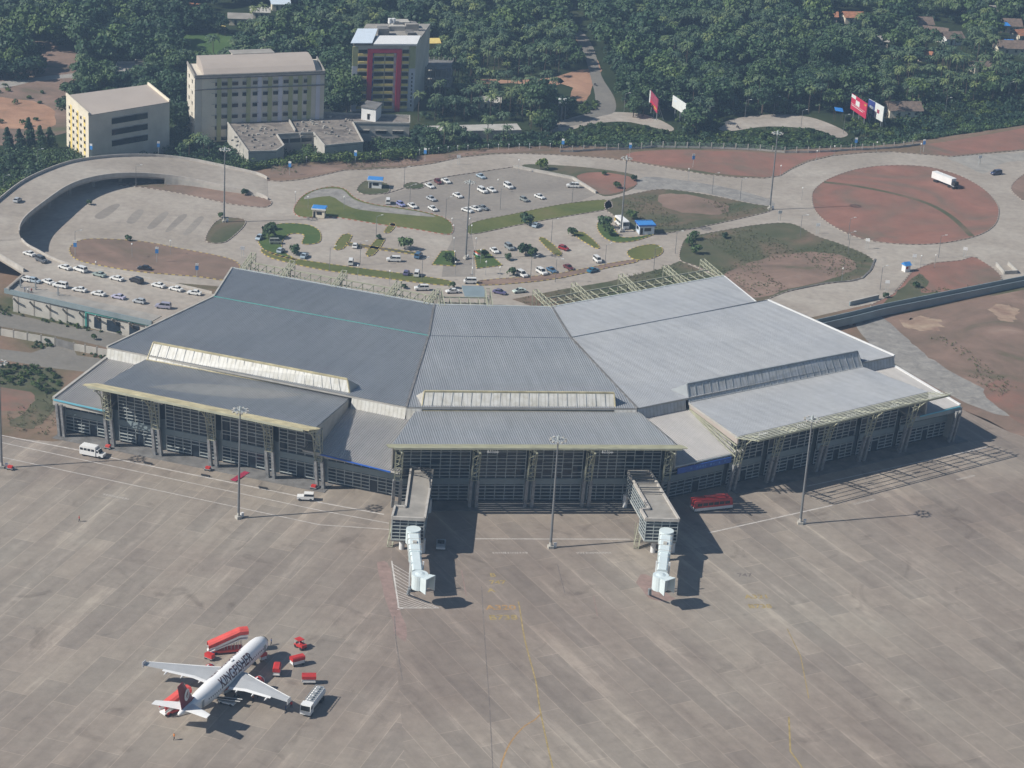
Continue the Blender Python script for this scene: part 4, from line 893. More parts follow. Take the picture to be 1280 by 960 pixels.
# ---------------------------------------------------------------- cars (built once per body style, copied)
def car_style(kind):
    """profiles: (x, z) side outline of the body, and of the cabin; x forward"""
    if kind == 'saloon': L_, W_, body, cab = 4.3, 1.68, [(-2.15, .35), (2.15, .35), (2.15, .62), (1.95, .82), (.95, .93), (-1.35, .98), (-2.1, .92), (-2.15, .7)], [(-1.5, .95), (-1.0, 1.42), (.25, 1.44), (1.05, .92)]
    elif kind == 'hatchback': L_, W_, body, cab = 3.7, 1.62, [(-1.85, .35), (1.85, .35), (1.85, .65), (1.6, .88), (.9, .98), (-1.75, 1.0), (-1.85, .8)], [(-1.72, .98), (-1.45, 1.5), (.15, 1.52), (1.05, .96)]
    elif kind == 'suv': L_, W_, body, cab = 4.6, 1.8, [(-2.3, .4), (2.3, .4), (2.3, .8), (2.15, 1.02), (1.2, 1.12), (-2.25, 1.15), (-2.3, .9)], [(-2.22, 1.12), (-2.05, 1.82), (.5, 1.84), (1.3, 1.1)]
    else: L_, W_, body, cab = 4.0, 1.65, [(-2.0, .38), (2.0, .38), (2.0, .8), (1.85, 1.05), (1.45, 1.15), (-2.0, 1.15)], [(-1.97, 1.12), (-1.9, 1.86), (1.0, 1.88), (1.6, 1.12)]
    t = thing('parked_car', 'x', 'car')
    h = W_ / 2
    mb = MB(); n = len(body)
    rings = []
    for y, k in ((-h, .94), (-h * .94, 1.), (h * .94, 1.), (h, .94)): rings.append([(x * (k * .5 + .5), y, z if k == 1 else .37 + (z - .37) * .93) for x, z in body])
    mb.loft(rings)
    top = [(cab[1][0], cab[1][1]), (cab[2][0], cab[2][1])]
    wi = h * .78                              # painted roof skin and pillars
    a0, a1 = top; mb.hexa([(a0[0] - .02, -wi, a0[1] - .03), (a1[0] + .02, -wi, a1[1] - .03), (a1[0] + .02, wi, a1[1] - .03), (a0[0] - .02, wi, a0[1] - .03), (a0[0] + .05, -wi * .94, a0[1] + .035), (a1[0] - .05, -wi * .94, a1[1] + .035), (a1[0] - .05, wi * .94, a1[1] + .035), (a0[0] + .05, wi * .94, a0[1] + .035)])
    for s_ in (-1, 1):
        mb.bar((cab[0][0], s_ * h * .9, cab[0][1]), (cab[1][0], s_ * wi, cab[1][1]), .08); mb.bar((cab[3][0], s_ * h * .9, cab[3][1]), (cab[2][0], s_ * wi, cab[2][1]), .07)
        xm = (cab[1][0] + cab[2][0]) / 2; mb.bar((xm, s_ * h * .9, cab[0][1]), (xm, s_ * wi, cab[1][1]), .08)
    mb.build('body', 'paint', t)
    mb = MB(); lo, hi = h * .88, wi * .98
    mb.hexa([(cab[0][0] + .02, -lo, cab[0][1]), (cab[3][0] - .02, -lo, cab[3][1]), (cab[3][0] - .02, lo, cab[3][1]), (cab[0][0] + .02, lo, cab[0][1]), (cab[1][0], -hi, cab[1][1] - .01), (cab[2][0], -hi, cab[2][1] - .01), (cab[2][0], hi, cab[2][1] - .01), (cab[1][0], hi, cab[1][1] - .01)])
    mb.build('windows', 'car_glass', t)
    for x in (-L_ * .30, L_ * .31):
        for s_ in (-1, 1):
            mb = MB(); mb.tube((x, s_ * (h - .19), .31), (x, s_ * (h + .01), .31), .31, n=12); mb.build('wheel', 'dark', t)
    for s_ in (-1, 1):
        mb = MB(); mb.box((L_ / 2 - .03, s_ * h * .68, body[2][1]), (.1, .3, .14)); mb.build('headlight', 'lamp_glass', t)
    return t
STY = {}
WHITE = (.72, .72, .70); SILV = (.42, .44, .46); DKGR = (.10, .11, .125); BLK = (.018, .02, .028); MAR = (.13, .02, .025); BLU = (.06, .14, .24); LBL = (.38, .46, .52); PUR = (.11, .10, .20); GRN = (.30, .36, .33); RDC = (.30, .02, .025); GRY = (.24, .27, .28)
NAMES = {'saloon': 'parked_saloon_car', 'hatchback': 'parked_hatchback', 'suv': 'parked_suv', 'minivan': 'parked_minivan'}
def put_car(kind, x, y, dx, dy, col, label, z=0., group=None):
    if kind not in STY: o = STY[kind] = car_style(kind); o.name = NAMES[kind]
    else: o = copy_tree(STY[kind])
    p = G(x, y + 2.2, z); o.location = (p.x, p.y, z + .015); o.rotation_euler = (0, 0, heading(x, y, dx, dy, z) + random.uniform(-.05, .05))
    o['label'] = label; o['group'] = group
    for c in o.children:
        if c.name.split('.')[0] == 'body': c.color = (*col, 1)
D = 6.5; gd, gl, gu, gw = 'cars on the raised forecourt deck', 'cars in the lower car park', 'cars in the upper car park', 'cars on the terminal frontage road'
ca = [('saloon', 36.6, 317, -10, -3.3, WHITE, 'white saloon heading the far line of deck cars, in front of the dark blue-grey estate', D, gd),
 ('suv', 52, 325, 10, 5, DKGR, 'dark blue-grey estate with pale flanks just behind the first white saloon on the deck', D, gd),
 ('saloon', 81, 334, -10, -3, WHITE, 'white saloon directly ahead of the tall white suv in the far deck line', D, gd),
 ('suv', 100.5, 337, -10, -3, WHITE, 'tall white suv with roof bars in the far line on the deck', D, gd),
 ('saloon', 124, 343, -10, -2.5, GRN, 'grey-green saloon in the far deck line between two white cars', D, gd),
 ('saloon', 146, 348, -10, -2.5, WHITE, 'white saloon between the grey-green saloon and the big black suv', D, gd),
 ('suv', 170.6, 351, -10, -3, BLK, 'big black suv in the far line on the deck', D, gd),
 ('saloon', 198, 356.5, -10, -2.5, WHITE, 'white saloon directly behind the big black suv in the far deck line', D, gd),
 ('saloon', 220, 361, -10, -2.5, WHITE, 'second white car behind the big black suv in the far deck line', D, gd),
 ('saloon', 243, 366, -10, -1.5, WHITE, 'white saloon touching the terminal roof edge at the end of the far deck line', D, gd),
 ('hatchback', 32.5, 349, -10, -2, WHITE, 'boxy white hatchback at the head of the near deck line by the deck corner', D, gd),
 ('hatchback', 43.5, 351, 10, 2, LBL, 'light blue-silver hatchback close beside the boxy white one in the near deck line', D, gd),
 ('saloon', 60, 352, -10, -4, WHITE, 'white saloon standing askew third in the near deck line', D, gd),
 ('suv', 75.6, 357, -10, -2, WHITE, 'white estate fourth in the near deck line beside the third steel post', D, gd),
 ('saloon', 99.5, 362, -10, -2, WHITE, 'white saloon fifth in the near deck line, a gap behind the white estate', D, gd),
 ('saloon', 123, 367, -10, -2, WHITE, 'white saloon sixth in the near deck line ahead of the purple-tinted one', D, gd),
 ('saloon', 148, 371, -10, -2, (.45, .43, .55), 'pale purple-silver saloon seventh in the near deck line', D, gd),
 ('hatchback', 174, 376.6, -10, -2, SILV, 'silver hatchback eighth in the near deck line', D, gd),
 ('suv', 204, 383, -10, -1, (.33, .32, .40), 'silver-purple estate last in the near deck line by the roof edge', D, gd),
 ('hatchback', 22, 250, 10, -7, SILV, 'lone silver car driving along the bend of the elevated road', 6.1, None),
 ('saloon', 180.5, 335, -10, -1, BLK, 'black saloon parked alone at ground level beside the brown soil island', 0, None),
 ('minivan', 485, 252, 1, -8, WHITE, 'white minivan facing away at the start of the short row by the rubble slope', 0, gu),
 ('hatchback', 501, 255, 9, 5, (.25, .27, .50), 'blue and silver hatchback between two white vehicles by the rubble slope', 0, gu),
 ('saloon', 515.5, 257, 8, 5, WHITE, 'white saloon at the end of the short row by the rubble slope', 0, gu),
 ('saloon', 537, 232, 9, 5, WHITE, 'white saloon next to the maroon car in the upper car park', 0, gu),
 ('hatchback', 547.5, 227, 8, 6, MAR, 'maroon car between two white cars in the upper car park', 0, gu),
 ('saloon', 557.5, 226, 9, 5, WHITE, 'white saloon on the kerb side of the maroon car', 0, gu),
 ('saloon', 539, 248, 9, 5, SILV, 'silver saloon parked behind a white saloon at the open middle of the upper lot', 0, gu),
 ('saloon', 541, 260.5, 9, 5, WHITE, 'white saloon parked behind the silver saloon near the grass bank', 0, gu),
 ('saloon', 572, 244, 9, 5, WHITE, 'white saloon standing alone beside the lamp mast in the upper lot', 0, gu),
 ('saloon', 601, 220, 9, 5, LBL, 'pale blue and white police-style car at the dark kerb of the upper lot', 0, gu),
 ('suv', 603, 238, 9, 5, WHITE, 'white suv paired with a white saloon in the middle of the upper lot', 0, gu),
 ('saloon', 614.5, 237, 9, 5, WHITE, 'white saloon paired with a white suv in the middle of the upper lot', 0, gu),
 ('saloon', 584, 262.5, 10, 3, WHITE, 'white car first of the three side by side at the foot of the lamp mast', 0, gu),
 ('saloon', 594, 260.5, 10, 3, WHITE, 'white car middle of the three side by side at the foot of the lamp mast', 0, gu),
 ('saloon', 603.5, 259.5, 10, 3, (.20, .22, .23), 'dark silver car third of the three side by side near the lamp mast', 0, gu),
 ('suv', 635.5, 232.5, 9, 6, WHITE, 'large white suv parked by itself in the upper lot toward the white wall', 0, gu),
 ('hatchback', 655, 249, 9, 4, (.25, .27, .26), 'grey hatchback next to a white saloon near the low end of the upper lot', 0, gu),
 ('saloon', 674.5, 245.5, 9, 4, WHITE, 'white saloon next to the grey hatchback near the low end of the upper lot', 0, gu),
 ('suv', 716, 232, -10, -.5, WHITE, 'long white estate parked against the white wall corner of the upper lot', 0, gu),
 ('saloon', 670, 281, 4, -3, LBL, 'light blue saloon under the small tree on the edge of the grass verge', 0, gl),
 ('saloon', 618, 313, 8, 6, WHITE, 'white saloon beside the plaza next to the dark grey suv', 0, gl),
 ('suv', 636.5, 309, 8, 6, GRY, 'dark grey suv with silver stripe beside the plump roadside tree', 0, gl),
 ('hatchback', 704.5, 310, 9, 3, RDC, 'bright dark-red hatchback at the tip of the thin grass island', 0, gl),
 ('minivan', 746.5, 325, 8, 6, WHITE, 'white minivan parked alone before the oval island', 0, gl),
 ('suv', 652.5, 343, 8, 5, WHITE, 'white and pale blue pickup-like suv beside a bush on the frontage verge', 0, gl),
 ('suv', 677, 340, 9, 5, WHITE, 'white suv beside the blue-grey saloon in the frontage row', 0, gl),
 ('saloon', 689.5, 337.5, 9, 5, BLU, 'blue-grey saloon between the white suv and the maroon car in the frontage row', 0, gl),
 ('saloon', 710.5, 334, 9, 5, MAR, 'dark maroon saloon next to the blue-grey one in the frontage row', 0, gl),
 ('saloon', 741, 337.5, 10, -3, (.03, .16, .26), 'teal-blue saloon turning onto the frontage road', 0, gl),
 ('saloon', 624.5, 365, 10, 2, PUR, 'dark purple saloon on the frontage road beside the porch roof', 0, gw),
 ('saloon', 649, 363.5, -10, 1, (.50, .58, .52), 'pale green and white saloon on the frontage road behind the trusses', 0, gw),
 ('hatchback', 324, 297, -5, 4, LBL, 'pale blue hatchback partly hidden by the tree on the lawn bend', 0, gl),
 ('minivan', 344.5, 302.5, 10, 0, (.27, .29, .26), 'grey-green minivan parked on the lawn bend', 0, gl),
 ('hatchback', 351, 313, 6, -4, LBL, 'white and light blue hatchback parked in front of the grey-green minivan', 0, gl),
 ('saloon', 380.5, 319.5, 6, -5, LBL, 'pale silver-blue saloon beside the bushy tree at the yellow kerb', 0, gl),
 ('hatchback', 444, 307, 2, -6, WHITE, 'small white hatchback between the two slanting grass islands', 0, gl),
 ('minivan', 438.5, 328, 2, -7, WHITE, 'white minivan beside the small square grass patch', 0, gl),
 ('suv', 492, 324.5, -10, -.5, WHITE, 'white suv driving sideways through the middle of the lower car park', 0, gl),
 ('suv', 523, 319.5, 6, -6, BLU, 'dark blue jeep at the end of the thin kerb strip', 0, gl),
 ('hatchback', 508, 341, 3, -6, PUR, 'small purple hatchback beside a white minivan on the frontage verge', 0, gl),
 ('minivan', 521, 342.5, 3, -7, WHITE, 'white minivan beside the small purple hatchback', 0, gl),
 ('suv', 527, 360.5, -10, 0, WHITE, 'white suv on the frontage road behind the terminal trusses', 0, gw),
 ('saloon', 565.5, 364, -10, .5, WHITE, 'white saloon half hidden behind the roof edge left of the porch'.replace('left of', 'beside'), 0, gw),
 ('minivan', 587.5, 352, -10, 0, WHITE, 'white delivery van standing on the brown verge above the porch roof', 0, gw),
 ('suv', 1245, 216, -10, 1, (.05, .06, .12), 'dark blue jeep driving off the roundabout on the side road', 0, None)]
for a in ca: put_car(*a[:7], z=a[7], group=a[8])

# ---------------------------------------------------------------- buses, vans and service vehicles
def wheels(t, xs, h, r=.45, w=.3):
    for x in xs:
        for s_ in (-1, 1):
            mb = MB(); mb.tube((x, s_ * (h - w), r), (x, s_ * (h + .01), r), r, n=14); mb.build('wheel', 'dark', t)
def place(t, x, y, dx, dy, z=0.):
    p = G(x, y, z); t.location = (p.x, p.y, z + .015); t.rotation_euler = (0, 0, heading(x, y, dx, dy, z))
def bus(name, label, L_, W_, Hh, body, roofm, lower=None, cat='bus', nose=0.):
    t = thing(name, label, cat); h = W_ / 2
    mb = MB(); pr = [(-L_ / 2, .45), (L_ / 2, .45), (L_ / 2, 1.3), (L_ / 2 - .25, Hh - .2), (L_ / 2 - .5, Hh), (-L_ / 2 + .15, Hh), (-L_ / 2, Hh - .2)]
    mb.loft([[(x, y, z) for x, z in pr] for y in (-h, h)]); mb.build('body', body, t)
    mb = MB(); mb.box((-.1, 0, Hh + .03), (L_ - .9, W_ * .92, .12), taper=.95); mb.build('roof', roofm, t)
    n = max(3, int(L_ / 1.6))
    for s_ in (-1, 1):
        mb = MB()
        for i in range(n): mb.box((-L_ / 2 + .6 + (L_ - 1.4) * (i + .5) / n, s_ * (h + .01), Hh * .66), ((L_ - 1.4) / n * .86, .04, Hh * .26))
        mb.build('side_windows', 'car_glass', t)
    mb = MB(); mb.hexa([(L_ / 2 - .02, -h * .88, 1.35), (L_ / 2 + .04, -h * .88, 1.35), (L_ / 2 + .04, h * .88, 1.35), (L_ / 2 - .02, h * .88, 1.35), (L_ / 2 - .27, -h * .85, Hh - .35), (L_ / 2 - .2, -h * .85, Hh - .35), (L_ / 2 - .2, h * .85, Hh - .35), (L_ / 2 - .27, h * .85, Hh - .35)]); mb.build('windscreen', 'car_glass', t)
    if lower:
        mb = MB(); mb.box((0, 0, .78), (L_ + .04, W_ + .05, .75)); mb.build('lower_skirt', lower, t)
    for s_ in (-1, 1): mb = MB(); mb.box((L_ / 2 + .02, s_ * h * .7, .8), (.08, .35, .2)); mb.build('headlight', 'lamp_glass', t)
    wheels(t, (-L_ * .3, L_ * .32), h); return t
b = bus('apron_bus', 'red and white apron bus standing in the shade by the low blue sign board', 10.5, 2.7, 3.1, 'red', 'red', 'white'); place(b, 889, 636, 20, -2.2)
mb = MB(); mb.box((.8, .35, 3.35), (5.6, 1.0, .35)); mb.build('roof_unit', 'orange_red', b)
b = bus('parked_bus', 'white and yellow bus parked beside the blue-roofed booth on the landside', 7.6, 2.4, 2.9, 'white', 'white', None); place(b, 777, 283, 10, 8.5)
mb = MB(); mb.box((-3.4, 0, 1.5), (.9, 2.44, 1.2)); mb.build('yellow_panel', 'yellow', b)
t = thing('crew_minibus', 'white minibus with a box body parked at the outer pier of the terminal', 'minibus')
mb = MB(); pr = [(-3.2, .5), (1.3, .5), (1.3, 2.7), (1.1, 2.85), (-3.0, 2.85), (-3.2, 2.6)]; mb.loft([[(x, y, z) for x, z in pr] for y in (-1.1, 1.1)]); mb.build('passenger_body', 'white', t)
mb = MB(); pr = [(1.4, .5), (3.3, .5), (3.3, 1.15), (2.4, 1.35), (1.9, 2.2), (1.4, 2.25)]; mb.loft([[(x, y, z) for x, z in pr] for y in (-.95, .95)]); mb.build('cab', 'white', t)
for s_ in (-1, 1):
    mb = MB()
    for i in range(4): mb.box((-2.6 + i * 1.05, s_ * 1.11, 2.0), (.85, .04, .6))
    mb.build('side_windows', 'car_glass', t)
mb = MB(); mb.hexa([(2.35, -.85, 1.42), (2.45, -.85, 1.42), (2.45, .85, 1.42), (2.35, .85, 1.42), (1.9, -.8, 2.15), (2.0, -.8, 2.15), (2.0, .8, 2.15), (1.9, .8, 2.15)]); mb.box((1.75, 0, 1.75), (.5, 1.94, .5)); mb.build('windscreen', 'car_glass', t)
wheels(t, (-2.1, 2.4), 1.05, .4, .25); place(t, 116, 570, 20, 4)
t = thing('jeep', 'white hard-top jeep parked on the white edge line of the apron', 'jeep')
mb = MB(); pr = [(-2, .5), (2.1, .5), (2.1, 1.15), (.6, 1.25), (-2, 1.25)]; mb.loft([[(x, y, z) for x, z in pr] for y in (-.85, .85)]); mb.build('body', 'white', t)
mb = MB(); mb.box((-.75, 0, 1.58), (2.3, 1.55, .62), taper=.92); mb.build('windows', 'car_glass', t)
mb = MB(); mb.box((-.75, 0, 1.93), (2.3, 1.56, .14)); mb.build('roof', 'white', t); wheels(t, (-1.3, 1.4), .84, .38, .24); place(t, 382, 625, -20, -1)
t = thing('tow_tug', 'dark blue-grey flat tug with pale bumpers parked in the shade of the boarding pier', 'tug')
mb = MB(); mb.box((0, 0, .75), (4.0, 2.2, .8)); mb.box((0, 0, 1.25), (2.6, 1.9, .25)); mb.build('body', 'blue_dark' if 'blue_dark' in M else 'grey', t)
mb = MB(); mb.box((0, 0, 1.42), (1.8, 1.6, .1)); mb.build('windows', 'car_glass', t)
mb = MB(); mb.box((2.05, 0, .7), (.25, 2.2, .4)); mb.box((-2.05, 0, .7), (.25, 2.2, .4)); mb.build('bumper', 'white', t); wheels(t, (-1.3, 1.3), 1.1, .45, .3); place(t, 551, 684, 1, -12)
# container trailer on the roundabout
t = thing('container_trailer', 'long white box trailer parked on the red soil of the roundabout', 'trailer')
mb = MB(); mb.box((-.5, 0, 2.5), (10.5, 2.4, 2.4)); mb.build('box_body', 'white', t)
mb = MB(); mb.box((-.5, 0, 1.15), (10.8, .9, .25)); mb.box((5.4, 0, 1.2), (1.6, 2.2, .3)); mb.build('chassis', 'grey', t)
mb = MB(); mb.box((5.7, 0, 2.0), (1.3, 2.2, 1.5), taper=.9); mb.build('cab', 'dark', t); wheels(t, (-4.2, -3.1, 3.4, 5.6), 1.15, .48, .32); place(t, 1180, 231, 20, 8)

# ---------------------------------------------------------------- the parked airliner
AZ = R(69.4); n0 = Vector((-55.8, 422.2, 0)); at = thing('airliner', 'white twin-engined airliner with a maroon tail fin parked on the apron', 'airplane', n0, AZ)
SEC = [(18.8, 3.35, .06), (18.5, 3.35, .55), (17.9, 3.42, .98), (17, 3.5, 1.42), (15.8, 3.6, 1.78), (14.2, 3.65, 1.95), (12, 3.7, 1.98), (-6, 3.7, 1.98), (-9, 3.82, 1.86), (-12, 4.1, 1.55), (-15, 4.5, 1.08), (-17.3, 4.85, .62), (-18.7, 5.0, .3)]
def fus_r(x):
    for (x1, z1, r1), (x0, z0, r0) in zip(SEC[:-1], SEC[1:]):
        if x0 <= x <= x1: t_ = (x - x0) / (x1 - x0); return z0 + (z1 - z0) * t_, r0 + (r1 - r0) * t_
    return SEC[-1][1], SEC[-1][2]
mb = MB(); n = 28
mb.loft([[(x, r * math.sin(2 * math.pi * k / n), z + r * 1.03 * math.cos(2 * math.pi * k / n)) for k in range(n)] for x, z, r in SEC])
M['air_white'] = plain('airliner_white', (.82, .82, .82), .35, amt=.03, scale=.4); M['wing'] = plain('wing_grey', (.40, .41, .42), .4, amt=.06)
mb.build('fuselage', 'air_white', at, smooth=True)
mb = MB(); mb.loft([[(x, r * 1.02 * math.sin(t_), z + r * 1.04 * math.cos(t_)) for t_ in np.linspace(-1.25, 1.25, 9)] for x, z, r in [(17.6, 3.5, 1.2), (17.25, 3.5, 1.33)]], cap=False, close=False); mb.build('cockpit_window', 'car_glass', at)
def wingpart(name, stations, mat, parent, th=.12):
    """stations: (y, x_le, x_te, z, thickness)"""
    mb = MB(); rings = []
    for y, xl, xt, z, tk in stations:
        c = xl - xt; rings.append([(xl, y, z), (xl - c * .12, y, z + tk * .55), (xl - c * .4, y, z + tk * .62), (xt, y, z + .03), (xt, y, z - .03), (xl - c * .4, y, z - tk * .4), (xl - c * .1, y, z - tk * .3)])
    mb.loft(rings); return mb.build(name, mat, parent)
for s_ in (-1, 1):
    w = wingpart('wing', [(s_ * 1.5, 5.4, -1.6, 2.9, .8), (s_ * 6.0, 2.9, -1.4, 3.35, .5), (s_ * 16.7, -2.2, -3.9, 4.35, .2)], 'wing', at)
    wingpart('flap', [(s_ * 2.2, -1.45, -2.5, 2.88, .18), (s_ * 6.0, -1.3, -2.35, 3.32, .16), (s_ * 12.5, -2.75, -3.55, 3.95, .12)], 'white', w)
    wingpart('slat', [(s_ * 2.3, 5.15, 4.9, 2.93, .2), (s_ * 6.0, 3.1, 2.75, 3.36, .2), (s_ * 16.4, -1.95, -2.2, 4.33, .12)], 'white', w)
    for y, x in ((4.3, -1.4), (8.2, -1.9), (11.6, -2.7)):
        mb = MB(); zz = 3.0 + (y - 2) * .093; mb.loft([[(x + dx, s_ * y + .22 * math.sin(a) * k, zz - .25 + .22 * math.cos(a) * k) for a in np.linspace(0, 2 * math.pi, 9)[:-1]] for dx, k in ((1.2, .2), (.3, 1), (-.9, .9), (-1.7, .15))]); mb.build('flap_fairing', 'white', w, smooth=True)
    mb = MB(); mb.hexa([(-2.3, s_ * 16.7, 3.9), (-4.2, s_ * 16.7, 3.9), (-4.2, s_ * 16.78, 3.9), (-2.3, s_ * 16.78, 3.9), (-3.0, s_ * 16.7, 5.2), (-4.3, s_ * 16.7, 5.2), (-4.3, s_ * 16.78, 5.2), (-3.0, s_ * 16.78, 5.2)]); mb.build('wingtip_fence', 'white', w)
    # engine
    prof = [(5.1, .92), (5.25, 1.02), (4.6, 1.16), (3.2, 1.16), (1.6, .92), (1.2, .78)]
    mb = MB(); mb.loft([[(x, s_ * 5.75 + r * math.sin(2 * math.pi * k / 20), 1.95 + r * math.cos(2 * math.pi * k / 20)) for k in range(20)] for x, r in prof]); e = mb.build('engine', 'maroon_e', at, smooth=True) if 'maroon_e' in M else mb.build('engine', 'red', at, smooth=True)
    mb = MB(); mb.loft([[(x, s_ * 5.75 + r * math.sin(2 * math.pi * k / 20), 1.95 + r * math.cos(2 * math.pi * k / 20)) for k in range(20)] for x, r in ((5.16, .9), (5.28, .97), (5.2, 1.06), (4.95, 1.13))], cap=False); mb.build('intake_lip', 'white', e, smooth=True)
    mb = MB(); mb.tube((1.3, s_ * 5.75, 1.95), (.2, s_ * 5.75, 1.95), .55, .25, 14); mb.build('exhaust', 'grey', e)
    mb = MB(); mb.bar((4.0, s_ * 5.75, 3.05), (-.2, s_ * 5.75, 3.15), .25, .6); mb.build('pylon', 'white', e)
    wingpart('tailplane', [(s_ * .4, -14.0, -17.2, 5.2, .3), (s_ * 6.2, -17.0, -18.7, 5.75, .14)], 'white', at)
mb = MB(); rings = []
for z, xl, xt, tk in ((5.2, -11.6, -17.6, .24), (6.2, -13.2, -17.8, .2), (11.6, -17.1, -19.3, .1)):
    c = xl - xt; rings.append([(xl, 0, z), (xl - c * .3, tk, z), (xt, .03, z), (xt, -.03, z), (xl - c * .3, -tk, z)])
mb.loft(rings); fin = mb.build('tail_fin', 'maroon', at)
for s_ in (-1, 1):                    # pale oval with a dark wing-like mark on both faces
    mb = MB(); mb.face([(-15.9 + 1.0 * math.cos(a), s_ * .265, 8.1 + 1.35 * math.sin(a)) for a in np.linspace(0, 2 * math.pi, 21)[:-1]]); mb.build('emblem', 'white', fin)
    mb = MB(); mb.face([(-15.3, s_ * .28, 8.9), (-16.0, s_ * .28, 8.5), (-16.4, s_ * .28, 7.5), (-15.7, s_ * .28, 7.9)]); mb.face([(-15.2, s_ * .28, 8.3), (-15.6, s_ * .28, 7.7), (-16.0, s_ * .28, 7.1), (-15.5, s_ * .28, 7.3)]); mb.build('emblem_mark', 'maroon', fin)
v, f = text_mesh('KINGFISHER', 3.2, .05)
xs_ = [p[0] for p in v]; k = 13.2 / (max(xs_) - min(xs_)); x00 = (max(xs_) + min(xs_)) / 2
M['letters'] = plain('dark_maroon_lettering', (.07, .02, .03), .4)
bm = bmesh.new(); vs = [bm.verts.new((p[0], p[1], 0)) for p in v]
for q in f:
    try: bm.faces.new([vs[i] for i in q])
    except ValueError: pass
bmesh.ops.triangulate(bm, faces=bm.faces)
for _ in range(2):
    es = [e for e in bm.edges if e.calc_length() > .5]
    if es: bmesh.ops.subdivide_edges(bm, edges=es, cuts=2, use_grid_fill=False); bmesh.ops.triangulate(bm, faces=bm.faces)
for s_ in (-1, 1):
    mb = MB(); bm.verts.ensure_lookup_table(); bm.verts.index_update()
    for p in bm.verts:
        x = (p.co.x - x00) * k * (1 if s_ < 0 else -1) + 2.4; zc, r = fus_r(x); a = R(52) - p.co.y * k * 1.0 / r     # angle from top
        a = R(58) - p.co.y * k * 1.25 / r
        mb.v.append((x, s_ * (r + .03) * math.sin(a), zc + (r * 1.03 + .03) * math.cos(a)))
    for q in bm.faces: mb.f.append(tuple(w.index for w in q.verts)); mb.m.append(0)
    mb.build('airline_name', 'letters', at)
bm.free()
for s_ in (-1, 1):
    mb = MB()
    for i in range(34):
        x = -9.5 + i * .75; zc, r = fus_r(x); a = R(80)
        if -5 < x < 9.8 and False: continue
        p = Vector((x, s_ * (r + .012) * math.sin(a), zc + (r * 1.03) * math.cos(a))); mb.box(p, (.24, .03, .34))
    mb.build('cabin_windows', 'car_glass', at)
    for x in (14.6, -11.6):
        zc, r = fus_r(x); mb = MB(); mb.box((x, s_ * (r + .0), zc + .1), (.85, .08, 1.7)); mb.build('cabin_door', 'grey', at)
for x, y, r in ((13.2, 0, .4), (-1.2, -3.6, .58), (-1.2, 3.6, .58)):
    mb = MB(); mb.tube((x, y, 0.4), (x, y, 3.0), .14); mb.build('landing_leg', 'grey', at)
    mb = MB()
    for dy in (-.3, .3): mb.tube((x, y + dy - .14, r), (x, y + dy + .14, r), r, n=14)
    mb.build('wheel', 'dark', at)
mb = MB(); mb.tube((3.4, 0, 5.75), (3.4, 0, 5.95), .12); mb.bar((4.2, 0, 5.8), (3.7, 0, 5.8), .12, .25); mb.build('antenna', 'grey', at)

at.rotation_euler.z = R(70.2); at.scale = (1.03, 1.0, 1.0)
def cart(x, y, dx, dy, label, canopy='red', z=0.):
    t = thing('baggage_cart', label, 'baggage cart', group='red-topped baggage carts round the airliner')
    mb = MB(); mb.box((0, 0, .62), (2.9, 1.5, .14)); mb.box((0, 0, .95), (2.8, 1.4, .5)); mb.build('bed', 'white', t)
    mb = MB(); pr = [(-.8, 1.3), (.8, 1.3), (.8, 1.95), (.55, 2.2), (-.55, 2.2), (-.8, 1.95)]; mb.loft([[(xx, y_, z_) for y_, z_ in pr] for xx in (-1.5, 1.5)]); mb.build('cover', canopy, t)
    for xx in (-1.4, 1.4):
        mb = MB()
        for s_ in (-1, 1): mb.bar((xx, s_ * .7, .6), (xx, s_ * .7, 1.4), .08)
        mb.build('frame', 'grey', t)
    wheels(t, (-1, 1), .7, .22, .16); mb = MB(); mb.bar((1.5, 0, .4), (2.4, 0, .35), .08); mb.build('tow_bar', 'grey', t); place(t, x, y, dx, dy); return t
cart(371.5, 831, 12, -3, 'red-covered baggage cart with white sides standing alone in the sun')
cart(346, 843, 2, -10, 'red-covered baggage cart with a yellow corner by the shaded engine')
cart(386, 854, 12, 0, 'open-fronted red baggage cart just above the white tanker truck')
cart(325, 824, 8, 5, 'red baggage cart tucked against the forward belly of the airliner', 'orange_red')
cart(283, 866, 8, -4, 'red baggage cart under the rear belly of the airliner', 'orange_red')
t = thing('baggage_tractor', 'red baggage tractor with white wheels parked ahead of the airliner nose', 'tractor')
mb = MB(); mb.box((.5, 0, .85), (1.6, 1.4, .7)); mb.box((-.7, 0, .65), (1.3, 1.5, .4)); mb.build('body', 'red', t)
mb = MB(); mb.box((-.4, 0, 2.0), (1.7, 1.5, .12)); mb.build('roof', 'red', t)
mb = MB()
for a in ((-1.1, -.6), (-1.1, .6), (.3, -.6), (.3, .6)): mb.bar((*a, .8), (*a, 2.0), .08)
mb.build('frame', 'white', t); mb = MB(); mb.box((-.6, 0, 1.05), (.6, 1.1, .5)); mb.build('seat', 'dark', t); wheels(t, (-.9, .9), .75, .38, .25); place(t, 375.5, 810, 10, 6)
